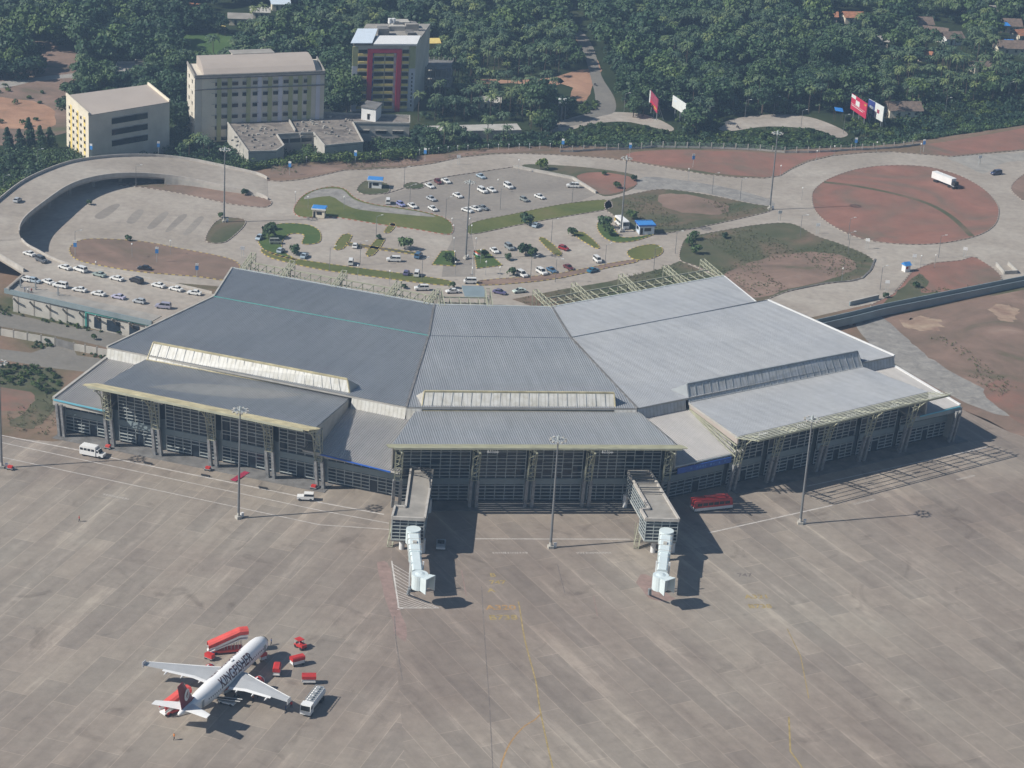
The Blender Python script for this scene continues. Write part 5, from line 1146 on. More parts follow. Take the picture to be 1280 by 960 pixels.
def steps(x, y, dx, dy, label, L_=8.5, Hh=3.3):
    t = thing('boarding_stairs', label, 'stairs truck', group='covered red boarding stairs at the airliner')
    mb = MB(); mb.box((0, 0, .7), (L_ * .8, 2.1, .5)); mb.build('chassis', 'orange_red', t)
    mb = MB(); mb.hexa([(-L_ / 2, -.9, .5), (L_ * .32, -.9, Hh - .3), (L_ * .32, .9, Hh - .3), (-L_ / 2, .9, .5), (-L_ / 2, -.9, .8), (L_ * .32, -.9, Hh), (L_ * .32, .9, Hh), (-L_ / 2, .9, .8)]); mb.box((L_ * .4, 0, Hh - .1), (L_ * .2, 1.9, .2)); mb.build('flight', 'white', t)
    mb = MB(); sec = lambda xx, zz: [(xx, -1.05, zz + 1.1), (xx, -1.05, zz + 1.9), (xx, -.6, zz + 2.3), (xx, .6, zz + 2.3), (xx, 1.05, zz + 1.9), (xx, 1.05, zz + 1.1), (xx, .98, zz + 1.1), (xx, .98, zz + 1.85), (xx, .55, zz + 2.2), (xx, -.55, zz + 2.2), (xx, -.98, zz + 1.85), (xx, -.98, zz + 1.1)]
    mb.loft([sec(-L_ / 2, .5), sec(L_ * .3, Hh - .1), sec(L_ * .52, Hh - .1)]); mb.build('canopy', 'orange_red', t)
    for s_ in (-1, 1): mb = MB(); mb.bar((-L_ / 2, s_ * 1.0, 1.25), (L_ * .3, s_ * 1.0, Hh + .65), .08, .5); mb.bar((L_ * .3, s_ * 1., Hh + .65), (L_ * .5, s_ * 1., Hh + .65), .08, .5); mb.build('side_rail', 'white', t)
    mb = MB()
    for i in range(6): xx = -L_ * .1 + i * L_ * .09; mb.bar((xx, -.8, .8), (xx, -.8, .8 + (xx + L_ / 2) / (L_ * .82) * (Hh - 1)), .12); mb.bar((xx, .8, .8), (xx, .8, .8 + (xx + L_ / 2) / (L_ * .82) * (Hh - 1)), .12)
    mb.build('supports', 'grey', t); wheels(t, (-L_ * .3, L_ * .3), 1.05, .38, .25); place(t, x, y, dx, dy); return t
steps(284, 815, 20, -2, 'faded red covered boarding stairs at the forward door of the airliner')
steps(219, 889, 18, -7, 'faded red covered boarding stairs at the rear door beside the maroon tail', 6.6, 2.6)
# tanker truck
t = thing('tanker_truck', 'white refuelling truck with pipework on top standing off the wingtip', 'fuel truck')
mb = MB(); pr = [(2.6, .6), (4.5, .6), (4.5, 1.5), (4.2, 2.7), (2.6, 2.75)]; mb.loft([[(x, y, z) for x, z in pr] for y in (-1.15, 1.15)]); cb = mb.build('cab', 'white', t)
mb = MB(); mb.hexa([(4.48, -1, 1.55), (4.56, -1, 1.55), (4.56, 1, 1.55), (4.48, 1, 1.55), (4.22, -.95, 2.5), (4.3, -.95, 2.5), (4.3, .95, 2.5), (4.22, .95, 2.5)]); mb.box((3.7, 0, 2.05), (.8, 2.34, .65)); mb.build('windscreen', 'car_glass', cb)
mb = MB(); mb.loft([[(x, 1.15 * math.copysign(abs(math.cos(a)) ** .6, math.cos(a)), 1.75 + .85 * math.copysign(abs(math.sin(a)) ** .6, math.sin(a))) for a in np.linspace(0, 2 * math.pi, 17)[:-1]] for x in (-4.3, 2.4)]); mb.build('tank', 'white', t, smooth=False)
mb = MB()
for s_ in (-1, 1): mb.bar((-4.2, s_ * .9, 2.95), (2.3, s_ * .9, 2.95), .1)
for i in range(8): mb.bar((-4.1 + i * .9, -.9, 2.85), (-4.1 + i * .9, .9, 2.85), .1)
for x in (-3, -1, 1): mb.tube((x, 0, 2.5), (x, 0, 2.95), .35)
mb.bar((-4, .2, 2.75), (2.2, .2, 2.75), .2); mb.build('top_pipework', 'grey', t)
mb = MB(); mb.box((0, 0, .75), (8.6, 1.0, .3)); mb.build('chassis', 'grey', t); wheels(t, (-3.3, -2.2, 3.5), 1.1, .5, .34); place(t, 391, 884, -10, 13)
# belt loader frame and red shade panels
t = thing('belt_loader', 'low flat belt loader lying in the shade behind the wing', 'belt loader'); mb = MB(); mb.bar((-3.2, 0, .7), (3.2, 0, 1.5), .9, .15); mb.build('belt', 'dark', t)
mb = MB(); mb.box((0, 0, .55), (3.6, 1.4, .35)); mb.build('chassis', 'white', t)
for s_ in (-1, 1): mb = MB(); mb.bar((-3.2, s_ * .5, .85), (3.2, s_ * .5, 1.65), .08, .12); mb.build('side_rail', 'white', t)
wheels(t, (-1.1, 1.1), .7, .3, .2); place(t, 284, 880, 20, 5)
for x, y, lab in ((262, 824, 'small dark red ground power cart on the far side of the fuselage'), (301, 852, 'small red ground power cart beneath the near engine')):
    t = thing('ground_power_cart', lab, 'power cart'); mb = MB(); mb.box((0, 0, .95), (2.0, 1.2, .9), taper=.95); mb.build('housing', 'red', t); mb = MB(); mb.box((0, 0, .45), (2.2, 1.25, .12)); mb.build('chassis', 'grey', t); wheels(t, (-.7, .7), .6, .24, .15); place(t, x, y, 10, 4)
for x, y, lab, c in ((260, 607 - 9, '', 0),): pass
# small barriers and carts by the glass front
for k, (x, y, lab) in enumerate(((260, 588, 'small red trolley beside the third pair of stone piers'), (392, 611, 'small red trolley behind the white jeep'), (13, 587, 'red generator trolley with a white drum at the foot of the lighting mast'), (135, 561, 'orange trolley beside the white minibus'))):
    t = thing('service_trolley', lab, 'trolley'); mb = MB(); mb.box((0, 0, .8), (1.2, .9, .5)); mb.build('box_body', 'orange_red' if k == 3 else 'red', t); mb = MB(); mb.box((0, 0, .45), (1.8, 1.1, .1)); mb.bar((.9, 0, .5), (1.5, 0, .9), .07); mb.build('frame', 'grey', t); wheels(t, (-.6, .6), .5, .22, .12); place(t, x, y, 10, 2)
t = thing('rolled_red_carpet', 'crimson carpet strip laid out on the dark footway before an open doorway', 'carpet'); p = G(300, 596); t.location = (p.x, p.y, .16)
M['crimson'] = plain('crimson_cloth', (.32, .02, .06), .8); mb = MB(); mb.box((0, 0, .03), (1.6, 6.5, .05), -R(25)); mb.build('carpet_strip', 'crimson', t)
for k, (x, y) in enumerate(((185, 580), (257, 595.5), (329, 611))):
    t = thing('barrier', ('first', 'second', 'third')[k] + ' low dark barrier by the white edge line counting from the white minibus', 'barrier', group='low dark barriers along the edge line')
    mb = MB(); mb.box((0, 0, .3), (2.4, .35, .35)); mb.build('barrier_body', 'dark', t); mb = MB(); mb.box((-.9, 0, .07), (.2, .7, .14)); mb.box((.9, 0, .07), (.2, .7, .14)); mb.build('foot', 'grey', t); place(t, x, y, 10, 2)

# ---------------------------------------------------------------- people
def person(x, y, label, top, z=0., h=1.7, deg=0., walk=.2):
    me = bpy.data.meshes.new('person'); J = [(0, 0, .93), (0, 0, 1.18), (0, 0, 1.42), (0, 0, 1.52), (0, 0, 1.64), (0, 0, 1.72), (0, .19, 1.40), (.04, .25, 1.15), (.1, .24, .90), (0, -.19, 1.40), (-.04, -.25, 1.15), (-.05, -.24, .90),
        (0, .10, .88), (walk * .5, .11, .5), (walk, .11, .07), (walk + .14, .11, .05), (0, -.10, .88), (-walk * .3, -.11, .5), (-walk, -.11, .09), (-walk + .14, -.11, .05)]
    E_ = [(0, 1), (1, 2), (2, 3), (3, 4), (4, 5), (2, 6), (6, 7), (7, 8), (2, 9), (9, 10), (10, 11), (0, 12), (12, 13), (13, 14), (14, 15), (0, 16), (16, 17), (17, 18), (18, 19)]
    Rr = [.15, .15, .17, .06, .10, .085, .075, .05, .04, .075, .05, .04, .10, .075, .05, .04, .10, .075, .05, .04]
    s_ = h / 1.78; me.from_pydata([(a * s_, b * s_, c * s_) for a, b, c in J], E_, []); o = bpy.data.objects.new('person', me); COL.objects.link(o)
    md = o.modifiers.new('Skin', 'SKIN'); sv = me.skin_vertices[0].data
    for i, r in enumerate(Rr): sv[i].radius = (r * s_, r * s_)
    sv[0].use_root = True; o.modifiers.new('Sub', 'SUBSURF').levels = 1
    m, N, L, B = newmat('clothing_' + top[0])
    tc = N.new('ShaderNodeTexCoord'); sp = N.new('ShaderNodeSeparateXYZ'); L.new(tc.outputs['Object'], sp.inputs[0])
    dv_ = N.new('ShaderNodeMath'); dv_.operation = 'DIVIDE'; dv_.inputs[1].default_value = 1.8; L.new(sp.outputs[2], dv_.inputs[0])
    r = N.new('ShaderNodeValToRGB'); r.color_ramp.interpolation = 'CONSTANT'; e = r.color_ramp.elements; e[0].color = (.03, .03, .04, 1); e[1].position = .5 * s_; e[1].color = (*top[1], 1)
    k = e.new(.84 * s_); k.color = (.2, .11, .07, 1); k = e.new(.955 * s_); k.color = (.01, .01, .01, 1); L.new(dv_.outputs[0], r.inputs[0]); L.new(r.outputs[0], B.inputs['Base Color']); B.inputs['Roughness'].default_value = .9
    me.materials.append(m); p = G(x, y, z); o.location = (p.x, p.y, z); o.rotation_euler = (0, 0, R(deg)); tag(o, label, 'person')
    return o
WS, RS, BS, OS = ('white', (.6, .6, .6)), ('red', (.5, .04, .03)), ('blue', (.05, .08, .2)), ('orange', (.6, .2, .03))
person(99, 652, 'person in red overalls walking alone on the open apron', RS, deg=20)
person(339, 806, 'person in dark blue walking just ahead of the airliner nose', BS, deg=200)
person(266, 822, 'person in dark clothes by the forward stairs of the airliner', BS, deg=90)
person(316, 876, 'person in orange standing behind the near wing', OS, deg=10)
person(322, 873, 'person in red stooping beside the one in orange behind the wing', RS, deg=70)
person(364, 885, 'person in red standing between the wingtip and the tanker truck', RS, deg=120)
person(357, 890, 'person in dark blue beside the wingtip shadow', BS, deg=10)
person(217.5, 925, 'person in orange bending on the open apron near the tail', OS, deg=40)
person(584, 629, 'person in white by the twin piers behind the boarding pier', WS, deg=40)
person(31, 365, 'person in dark clothes leading the small party on the deck edge', BS, z=6.65, deg=20)
person(35, 366, 'person in white in the middle of the party on the deck edge', WS, z=6.65, deg=70)
person(39.5, 366.5, 'person in red at the tail of the party on the deck edge', RS, z=6.65, deg=150)
# ---------------------------------------------------------------- lighting masts and posts
def mast_proto():
    t = thing('lighting_mast', 'x', 'lighting mast', group='tall floodlight masts')
    mb = MB(); mb.tube((0, 0, 0), (0, 0, 28.4), .33, .16, 10); mb.build('pole', 'mast', t)
    mb = MB(); mb.box((0, 0, .35), (1.3, 1.3, .7)); mb.tube((0, 0, .7), (0, 0, 1.6), .42, .34); mb.build('base', 'conc_light', t)
    mb = MB(); R_ = 1.5
    for k in range(16): a, b = 2 * math.pi * k / 16, 2 * math.pi * (k + 1) / 16; mb.bar((R_ * math.cos(a), R_ * math.sin(a), 28.4), (R_ * math.cos(b), R_ * math.sin(b), 28.4), .12)
    for k in range(4): a = math.pi * k / 2; mb.bar((0, 0, 28.3), (R_ * math.cos(a), R_ * math.sin(a), 28.4), .12)
    mb.tube((0, 0, 28.2), (0, 0, 29.4), .35, .2); hd = mb.build('head_ring', 'frame', t)
    for k in range(10):
        a = 2 * math.pi * k / 10; mb = MB(); mb.box((1.85 * math.cos(a), 1.85 * math.sin(a), 28.3), (.5, .45, .3), a); mb.build('floodlight', 'conc_light', t)
    mb = MB(); mb.box((1.2, .3, .6), (.7, .5, 1.1)); mb.build('cabinet', 'white', t)
    return t
m0 = mast_proto()
for i, (x, y, s_, lab) in enumerate([(298, 648, 1, 'tall floodlight mast on the apron in front of the ochre louvred canopy'), (688, 685, 1, 'tall floodlight mast on the apron between the two boarding piers'),
        (1000, 655, 1, 'tall floodlight mast on the apron beyond the red and white bus'), (2, 585, 1, 'tall floodlight mast on the apron by the red generator trolley'),
        (280, 278, .88, 'tall floodlight mast on the small island near the marked parking bays'), (582, 324, .91, 'tall floodlight mast standing in the paved plaza'),
        (776, 290, .91, 'tall floodlight mast beside the white and yellow bus'), (962, 262, .98, 'tall floodlight mast at the junction west of the roundabout')]):
    t = m0 if i == 0 else copy_tree(m0); p = G(x, y); t.location = (p.x, p.y, 0.1 if i > 3 else 0); t.scale = (s_ ** .5, s_ ** .5, s_); t['label'] = lab; t.rotation_euler = (0, 0, random.uniform(0, 1))
def lantern():
    t = thing('garden_lantern', 'x', 'lamp post', group='short white lanterns'); mb = MB(); mb.tube((0, 0, 0), (0, 0, 4.3), .06, .05, 6); mb.build('pole', 'grey', t)
    mb = MB(); mb.tube((0, 0, 4.25), (0, 0, 4.45), .12, .3, 8); mb.tube((0, 0, 4.45), (0, 0, 4.8), .3, .16, 8); mb.build('lamp_globe', 'lamp_glass', t); return t
def street():
    t = thing('street_lamp', 'x', 'street lamp', group='single-arm street lamps'); mb = MB(); mb.tube((0, 0, 0), (0, 0, 7.6), .1, .07, 6); mb.build('pole', 'mast', t)
    mb = MB(); mb.bar((0, 0, 7.55), (1.6, 0, 7.95), .07); mb.build('arm', 'frame', t)
    mb = MB(); mb.box((1.85, 0, 7.95), (.75, .32, .16)); mb.build('lamp_head', 'lamp_glass', t); return t
def banner():
    t = thing('banner_post', 'x', 'sign post', group='blue and white banner posts'); mb = MB(); mb.tube((0, 0, 0), (0, 0, 5.0), .07, .06, 6); mb.build('pole', 'frame', t)
    mb = MB(); mb.box((0, 0, 3.7), (1.0, .12, 1.4)); mb.build('blue_panel', 'blue_roof', t); mb = MB(); mb.box((0, 0, 4.75), (1.0, .14, .7)); mb.build('white_panel', 'white', t); return t
def dirsign():
    t = thing('direction_sign', 'x', 'road sign', group='white direction signs'); mb = MB()
    for dx in (-.35, .35): mb.tube((dx, 0, 0), (dx, 0, 3.6), .06, n=6)
    mb.build('poles', 'frame', t); mb = MB(); mb.box((0, -.08, 3.2), (1.4, .08, 1.1)); mb.build('sign_plate', 'white', t); return t
def put_all(proto, L_, z=0., rot=None):
    for i, q in enumerate(L_):
        t = proto if i == 0 else copy_tree(proto); zz = q[3] if len(q) > 3 else z; p = G(q[0], q[1], zz); t.location = (p.x, p.y, zz + .01); t['label'] = q[2]
        t.rotation_euler = (0, 0, (rot if rot is not None else 0) + random.uniform(-.3, .3))
plz = 'short white lantern on the '
put_all(lantern(), [(564.5, 289.5, plz + 'plaza edge nearest the upper car park, airliner side'), (566, 298, plz + 'plaza side, second down from the upper car park, airliner side'), (567, 314, plz + 'plaza side, third down on the shrub bed side'),
    (568, 331, plz + 'plaza side beside the shrub trapezoid'), (569, 344.5, plz + 'frontage kerb below the shrub trapezoid'), (586.5, 289.5, plz + 'plaza edge nearest the upper car park, flag side'), (589, 298, plz + 'plaza, second down, flag side'),
    (594.5, 314.5, plz + 'lawn corner above the tricolour flag'), (600.5, 329, plz + 'lawn just beyond the tricolour flag'), (607, 344, plz + 'frontage kerb below the flag lawn'), (624.5, 351, plz + 'frontage verge above the purple saloon'),
    (590, 352, plz + 'frontage verge above the white delivery van'), (648, 215, plz + 'high corner of the upper car park wall'), (622, 240, plz + 'open upper lot beside the paired white cars'), (447, 349, plz + 'frontage verge below the small square lawn'),
    (487, 356, plz + 'frontage verge midway along the terminal trusses'), (385, 262, plz + 'grass bank above the smaller blue-roofed booth'), (430, 262, plz + 'grass bank on the rubble slope'), (369, 256, plz + 'outer kerb of the grass bank'),
    (975, 222, plz + 'kerb at the bend before the roundabout'), (1020, 203, plz + 'roundabout approach kerb under the fence'), (1042, 197, plz + 'outer roundabout kerb beneath the red billboard'), (1095, 192, plz + 'outer roundabout kerb facing the drain channel'),
    (1150, 194, plz + 'outer roundabout kerb where the red bank starts'), (1150, 336, plz + 'red soil plot behind the guard hut'), (1168, 335, plz + 'red soil plot kerb, second past the guard hut'), (1052, 352, plz + 'weedy plot kerb before the ramp bridge'),
    (860, 226, plz + 'stone pitching edge facing the mixed weedy plot'), (1002, 250, plz + 'kerb of the weedy plot tip at the junction'), (120, 345, plz + 'ground kerb below the deck parapet'), (165, 322, plz + 'brown soil island beside the black saloon'), (213, 318, plz + 'brown soil island between its two banner posts')])
sl = 'single-arm street lamp '
put_all(street(), [(470, 298, sl + 'in the lower car park on the middle diagonal grass island'), (412, 338, sl + 'on the yellow kerb of the frontage verge near the lawn bend'), (450, 331, sl + 'beside the white minivan in the lower car park'),
    (689, 302, sl + 'rising from the thin grass island by the red hatchback'), (756, 334, sl + 'next to the lone white minivan'), (844, 317, sl + 'on the outer bend past the oval island'), (817, 338, sl + 'below the oval grass island'),
    (663, 350, sl + 'on the verge behind the frontage row'), (694, 353, sl + 'on the verge in front of the maroon saloon'), (527, 352, sl + 'on the verge by the purple hatchback'), (625, 262, sl + 'at the dark edge of the upper lot'), (557, 275, sl + 'on the grass bank below the silver saloon'),
    (512, 258, sl + 'by the short row of cars at the rubble slope'), (505, 236, sl + 'on the tiny oval island by the big booth'), (715, 254, sl + 'on the grass verge below the long white estate'), (890, 243, sl + 'in the weedy plot before the roundabout'), (925, 250, sl + 'at the far end of the weedy plot'),
    (1000, 296, sl + 'on the weedy plot kerb facing the roundabout'), (1060, 318, sl + 'at the kerb just above the ramp bridge mouth'), (1060, 300, sl + 'on the roundabout kerb by the white direction sign'), (1173, 322, sl + 'across the road from the roundabout rim'),
    (1100, 362, sl + 'on the road down to the ramp bridge'), (94, 318, sl + 'at the end of the brown soil island inside the road bend'), (170, 234, sl + 'on the brown strip inside the elevated road'),
    (780, 140, sl + 'behind the far country road near the paired billboards', ZB), (885, 157, sl + 'between the two country road bends beyond the fence', ZB), (931, 148, sl + 'at the start of the second country road bend', ZB),
    (967, 144, sl + 'behind the crest of the second country road bend', ZB), (1001, 161, sl + 'in front of the second country road bend', ZB), (1054, 167, sl + 'beside the blue tarpaulin hut beyond the fence', ZB), (1102, 163, sl + 'beneath the white and blue billboard', ZB),
    (1181, 145, sl + 'in the scrub past the billboards', ZB), (1260, 125, sl + 'among the palms at the east edge of the scrub', ZB), (47, 213, sl + 'outside the elevated road bend by the yellow block', ZB), (5, 247, sl + 'outside the elevated road at the picture edge'.replace('picture', 'far west'), ZB)], rot=R(20))
bn = 'blue and white banner post '
put_all(banner(), [(703, 190, bn + 'in front of the long hedge by the fence start'), (787, 195, bn + 'at the fence just below the pink billboard'), (866, 209, bn + 'on the red soil strip facing the stone pitching'), (1069, 188, bn + 'behind the outer roundabout kerb below the red billboard'),
    (1154, 190, bn + 'where the red bank meets the ring road'), (362, 219, bn + 'on the brown soil at the foot of the elevated road'), (444, 205, bn + 'at the dark fence in front of the ruined roof'), (531, 202, bn + 'at the hedge corner past the flat-roofed block'),
    (94, 320, bn + 'on the brown soil island inside the bend'), (196, 328, bn + 'in the middle of the brown soil island'), (246, 349, bn + 'on the brown soil island end facing the deck'), (114, 197, bn + 'outside the elevated road by the yellow block'), (198, 194, bn + 'outside the crest of the elevated road')], rot=R(0))
ds = 'white direction sign '
put_all(dirsign(), [(974, 276, ds + 'on the road below the junction mast'), (1021.5, 292, ds + 'at the roundabout kerb above the weedy plot'), (1083.4, 311, ds + 'at the mouth of the ramp bridge road'), (1141.8, 331, ds + 'directly beside the blue guard hut'), (1205.4, 322, ds + 'on the kerb of the red plot facing the roundabout'),
    (1108, 364, ds + 'halfway down the road to the ramp bridge'), (1224, 206, ds + 'on the sandy verge beside the dark blue jeep'), (303, 322, ds + 'behind the first terminal truss'), (573, 206, ds + 'on the hedge-side kerb above the upper car park')], rot=R(5))

# ---------------------------------------------------------------- booths
def booth(x, y, ang, L_, W_, Hh, lab, wall='white', blue=False):
    t = thing('ticket_booth', lab, 'booth'); p = G(x, y); t.location = (p.x, p.y, .13); t.rotation_euler = (0, 0, R(ang))
    mb = MB(); mb.box((0, 0, Hh / 2), (L_, W_, Hh)); mb.build('walls', wall, t)
    mb = MB(); mb.box((0, 0, Hh + .25), (L_ + .9, W_ + .9, .5)); mb.build('fascia', 'white' if not blue else 'blue', t)
    mb = MB(); mb.box((0, 0, Hh + .56), (L_ + .8, W_ + .8, .12), taper=.96); mb.build('roof', 'blue_roof', t)
    for s_ in (-1, 1): mb = MB(); mb.box((L_ * .05, s_ * (W_ / 2 + .02), Hh * .58), (L_ * .45, .05, Hh * .38)); mb.build('window', 'car_glass', t); mb = MB(); mb.box((s_ * (L_ / 2 + .02), .1, Hh * .58), (.05, W_ * .5, Hh * .38)); mb.build('window', 'car_glass', t)
    mb = MB(); mb.box((-L_ * .36, -(W_ / 2 + .03), Hh * .38), (L_ * .18, .06, Hh * .74)); mb.build('door', 'dark', t)
booth(469, 234, 0, 4.6, 3.4, 2.6, 'blue-roofed white booth on the kerbed island at the upper car park entrance'); booth(399, 271, -4, 4.0, 3.2, 2.8, 'blue-roofed cream booth on the corner of the grass bank', 'cream')
booth(806, 291, 14, 5.2, 4.4, 3.0, 'wide pale blue booth with a bright blue roof beside the parked bus', 'sheet_white', True)
t = thing('guard_hut', 'tiny white guard hut with a blue gabled roof at the roundabout road', 'hut'); p = G(1132, 339); t.location = (p.x, p.y, .02); t.rotation_euler = (0, 0, R(30))
mb = MB(); mb.box((0, 0, 1.2), (2.0, 2.0, 2.4)); mb.build('walls', 'white', t); mb = MB(); mb.loft([[(x, -1.3, 2.3), (x, 0, 3.3), (x, 1.3, 2.3)] for x in (-1.3, 1.3)]); mb.build('roof', 'blue_roof', t); mb = MB(); mb.box((-.3, -1.02, 1.5), (.8, .05, .7)); mb.build('window', 'red', t)
# flag
t = thing('flagpole', 'flagpole with a saffron, white and green flag on the plaza lawn', 'flagpole'); p = G(590, 343); t.location = (p.x, p.y, .1)
mb = MB(); mb.tube((0, 0, 0), (0, 0, 8.2), .08, .05, 8); mb.build('pole', 'white', t)
M['green_cloth'] = plain('green_cloth', (.03, .22, .06), .8); M['saffron'] = plain('saffron_cloth', (.65, .13, .05), .8)
fl = MB()
for b_, mi in ((0, 2), (1, 1), (2, 0)):
    for i in range(6):
        f0 = lambda k: (k * .38, .25 * math.sin(k * 1.3), -k * .16); a, b = f0(i), f0(i + 1); z0 = 6.5 + b_ * .5
        fl.hexa([(a[0], a[1], z0 + a[2]), (b[0], b[1], z0 + b[2]), (b[0], b[1] + .04, z0 + b[2]), (a[0], a[1] + .04, z0 + a[2]), (a[0], a[1], z0 + .5 + a[2]), (b[0], b[1], z0 + .5 + b[2]), (b[0], b[1] + .04, z0 + .5 + b[2]), (a[0], a[1] + .04, z0 + .5 + a[2])], mi)
fl.build('flag_cloth', ['saffron', 'white', 'green_cloth'], t)

# ---------------------------------------------------------------- billboards
M['crimson_board'] = plain('crimson_board', (.48, .025, .07), .6, amt=.05); M['white_board'] = plain('white_board', (.66, .68, .66), .6, amt=.05); M['pink_board'] = plain('pink_board', (.30, .05, .09), .6, amt=.2)
M['indigo_board'] = plain('indigo_board', (.03, .05, .22), .6, amt=.3)
def board(tl, tr, hh, zt, mat, lab, marks):
    a, b = G(*tl, zt), G(*tr, zt); t = thing('billboard', lab, 'billboard', (a.x, a.y, ZB)); L0 = t.location; d = b - a; W_ = d.length; d.normalize(); n = Vector((d.y, -d.x, 0))
    if n.dot(-G(*tl, zt)) < 0: n = -n
    dn = Vector((0, 0, -hh)); mb = MB(); mb.bar(a + dn / 2 - n * .2, b + dn / 2 - n * .2, .35, hh); mb.build('panel', mat, t, loc=L0)
    for u0, v0, u1, v1, m_ in marks:
        p = lambda u, v: a + d * (W_ * u) + Vector((0, 0, -hh * v)) + n * .02
        mb = MB(); mb.face([p(u0, v1), p(u1, v1), p(u1, v0), p(u0, v0)]); mb.build('printed_mark', m_, t, loc=L0)
    for s_ in (.15, .5, .85):
        p = a + d * (W_ * s_) - n * .6; mb = MB(); mb.bar((p.x, p.y, ZB), (p.x, p.y, zt - .4), .3); mb.bar((p.x - n.x * 3, p.y - n.y * 3, ZB), (p.x, p.y, zt - 2), .2); mb.build('support_post', 'grey', t, loc=L0)
board((1065, 117), (1084, 130), 6.3, 5, 'crimson_board', 'big crimson billboard with white panels beyond the fence above the roundabout', [(0, 0, .28, .22, 'white_board'), (.3, .22, .55, .55, 'white_board'), (.84, .1, .96, .2, 'yellow'), (.06, .68, .8, .72, 'white_board'), (.02, .58, .9, .6, 'white_board')])
board((1086, 123.6), (1105, 134), 6.2, 5, 'white_board', 'billboard half indigo half white standing beside the big crimson one', [(0, 0, .45, 1, 'indigo_board'), (.1, .35, .36, .9, 'sheet_white'), (.6, .35, .75, .6, 'pink_board')])
board((812.5, 112.5), (822.5, 125), 5.6, 4, 'pink_board', 'narrow pinkish-red billboard with a white edge by the first country road bend', [(0, 0, .12, 1, 'white_board'), (.12, .55, 1, .95, 'crimson_board'), (.5, .72, .9, .85, 'yellow')])
board((841, 119), (859, 131), 4.6, 4, 'white_board', 'plain white billboard standing next to the narrow pinkish-red one', [(.12, .3, .28, .42, 'sheet_white')])

# ---------------------------------------------------------------- perimeter fence and walls
t = thing('perimeter_fence', 'long pale-posted perimeter fence with green shrubs behind it beyond the ring road', 'fence', tuple(G(800, 188))); L0 = t.location
fp = [(700, 190), (715, 190), (745, 188), (775, 187), (802, 186), (816, 184), (860, 185), (900, 186), (946, 188), (980, 191), (1010, 191), (1035, 190), (1060, 188), (1088, 187), (1120, 185), (1150, 181)]
FP = [G(*p) for p in fp]; tot = [0]
for a, b in zip(FP[:-1], FP[1:]): tot.append(tot[-1] + (b - a).length)
def along(P, T, s_):
    for i in range(len(P) - 1):
        if s_ <= T[i + 1]: return P[i].lerp(P[i + 1], (s_ - T[i]) / (T[i + 1] - T[i]))
    return P[-1]
s_ = 0
while s_ < tot[-1]: p = along(FP, tot, s_); mb = MB(); mb.bar((p.x, p.y, 0), (p.x, p.y, 2.4), .34, .34); mb.build('fence_post', 'conc_light', t, loc=L0); s_ += 4.7
mb = MB()
for a, b in zip(FP[:-1], FP[1:]): mb.bar((a.x, a.y, .35), (b.x, b.y, .35), .2, .7)
mb.build('base_wall', 'conc_light', t, loc=L0); mb = MB()
for a, b in zip(FP[:-1], FP[1:]):
    for z in (1.1, 1.6, 2.1): mb.bar((a.x, a.y, z), (b.x, b.y, z), .05)
mb.build('rails', 'frame', t, loc=L0)
t = thing('wire_fence', 'dark wire fence with white lamp-like caps in front of the ruined flat roof', 'fence', tuple(G(450, 203))); L0 = t.location
FP2 = [G(x, y) for x, y in [(370, 204), (410, 201), (450, 200), (500, 197), (530, 193), (570, 189), (620, 187), (700, 186)]]; tot = [0]
for a, b in zip(FP2[:-1], FP2[1:]): tot.append(tot[-1] + (b - a).length)
s_ = 0
while s_ < tot[-1]: p = along(FP2, tot, s_); mb = MB(); mb.bar((p.x, p.y, 0), (p.x, p.y, 1.9), .1); mb.box((p.x, p.y, 2.0), (.34, .34, .3)); mb.build('fence_post', 'white', t, loc=L0); s_ += 4.0
mb = MB()
for a, b in zip(FP2[:-1], FP2[1:]):
    for z in (.3, .7, 1.1, 1.5): mb.bar((a.x, a.y, z), (b.x, b.y, z), .05)
mb.build('wires', 'dark', t, loc=L0)
t = thing('boundary_wall', 'stained pale panel wall between the two access roads beside the terminal', 'wall', tuple(G(69, 431))); L0 = t.location
for a, b in (((-150, 392), (0, 419)), ((0, 419), (69, 431.5)), ((92, 438), (136, 446))):
    p, q = G(*a), G(*b); mb = MB(); mb.bar((p.x, p.y, 1.05), (q.x, q.y, 1.05), .25, 2.1); mb.build('wall_panel', 'stained', t, loc=L0) if 'stained' in M else mb.build('wall_panel', 'conc_light', t, loc=L0)
    k = max(1, round((q - p).length / 4)); mb = MB()
    for i in range(k + 1): r = p.lerp(q, i / k); mb.bar((r.x, r.y, 0), (r.x, r.y, 2.5), .4)
    mb.build('wall_posts', 'conc', t, loc=L0)
p, q = G(69, 431.5), G(92, 438); mb = MB(); mb.bar((p.x, p.y, 1.1), (q.x, q.y, 1.1), .12, 2.2); mb.build('steel_gate', 'conc_dark', t, loc=L0)

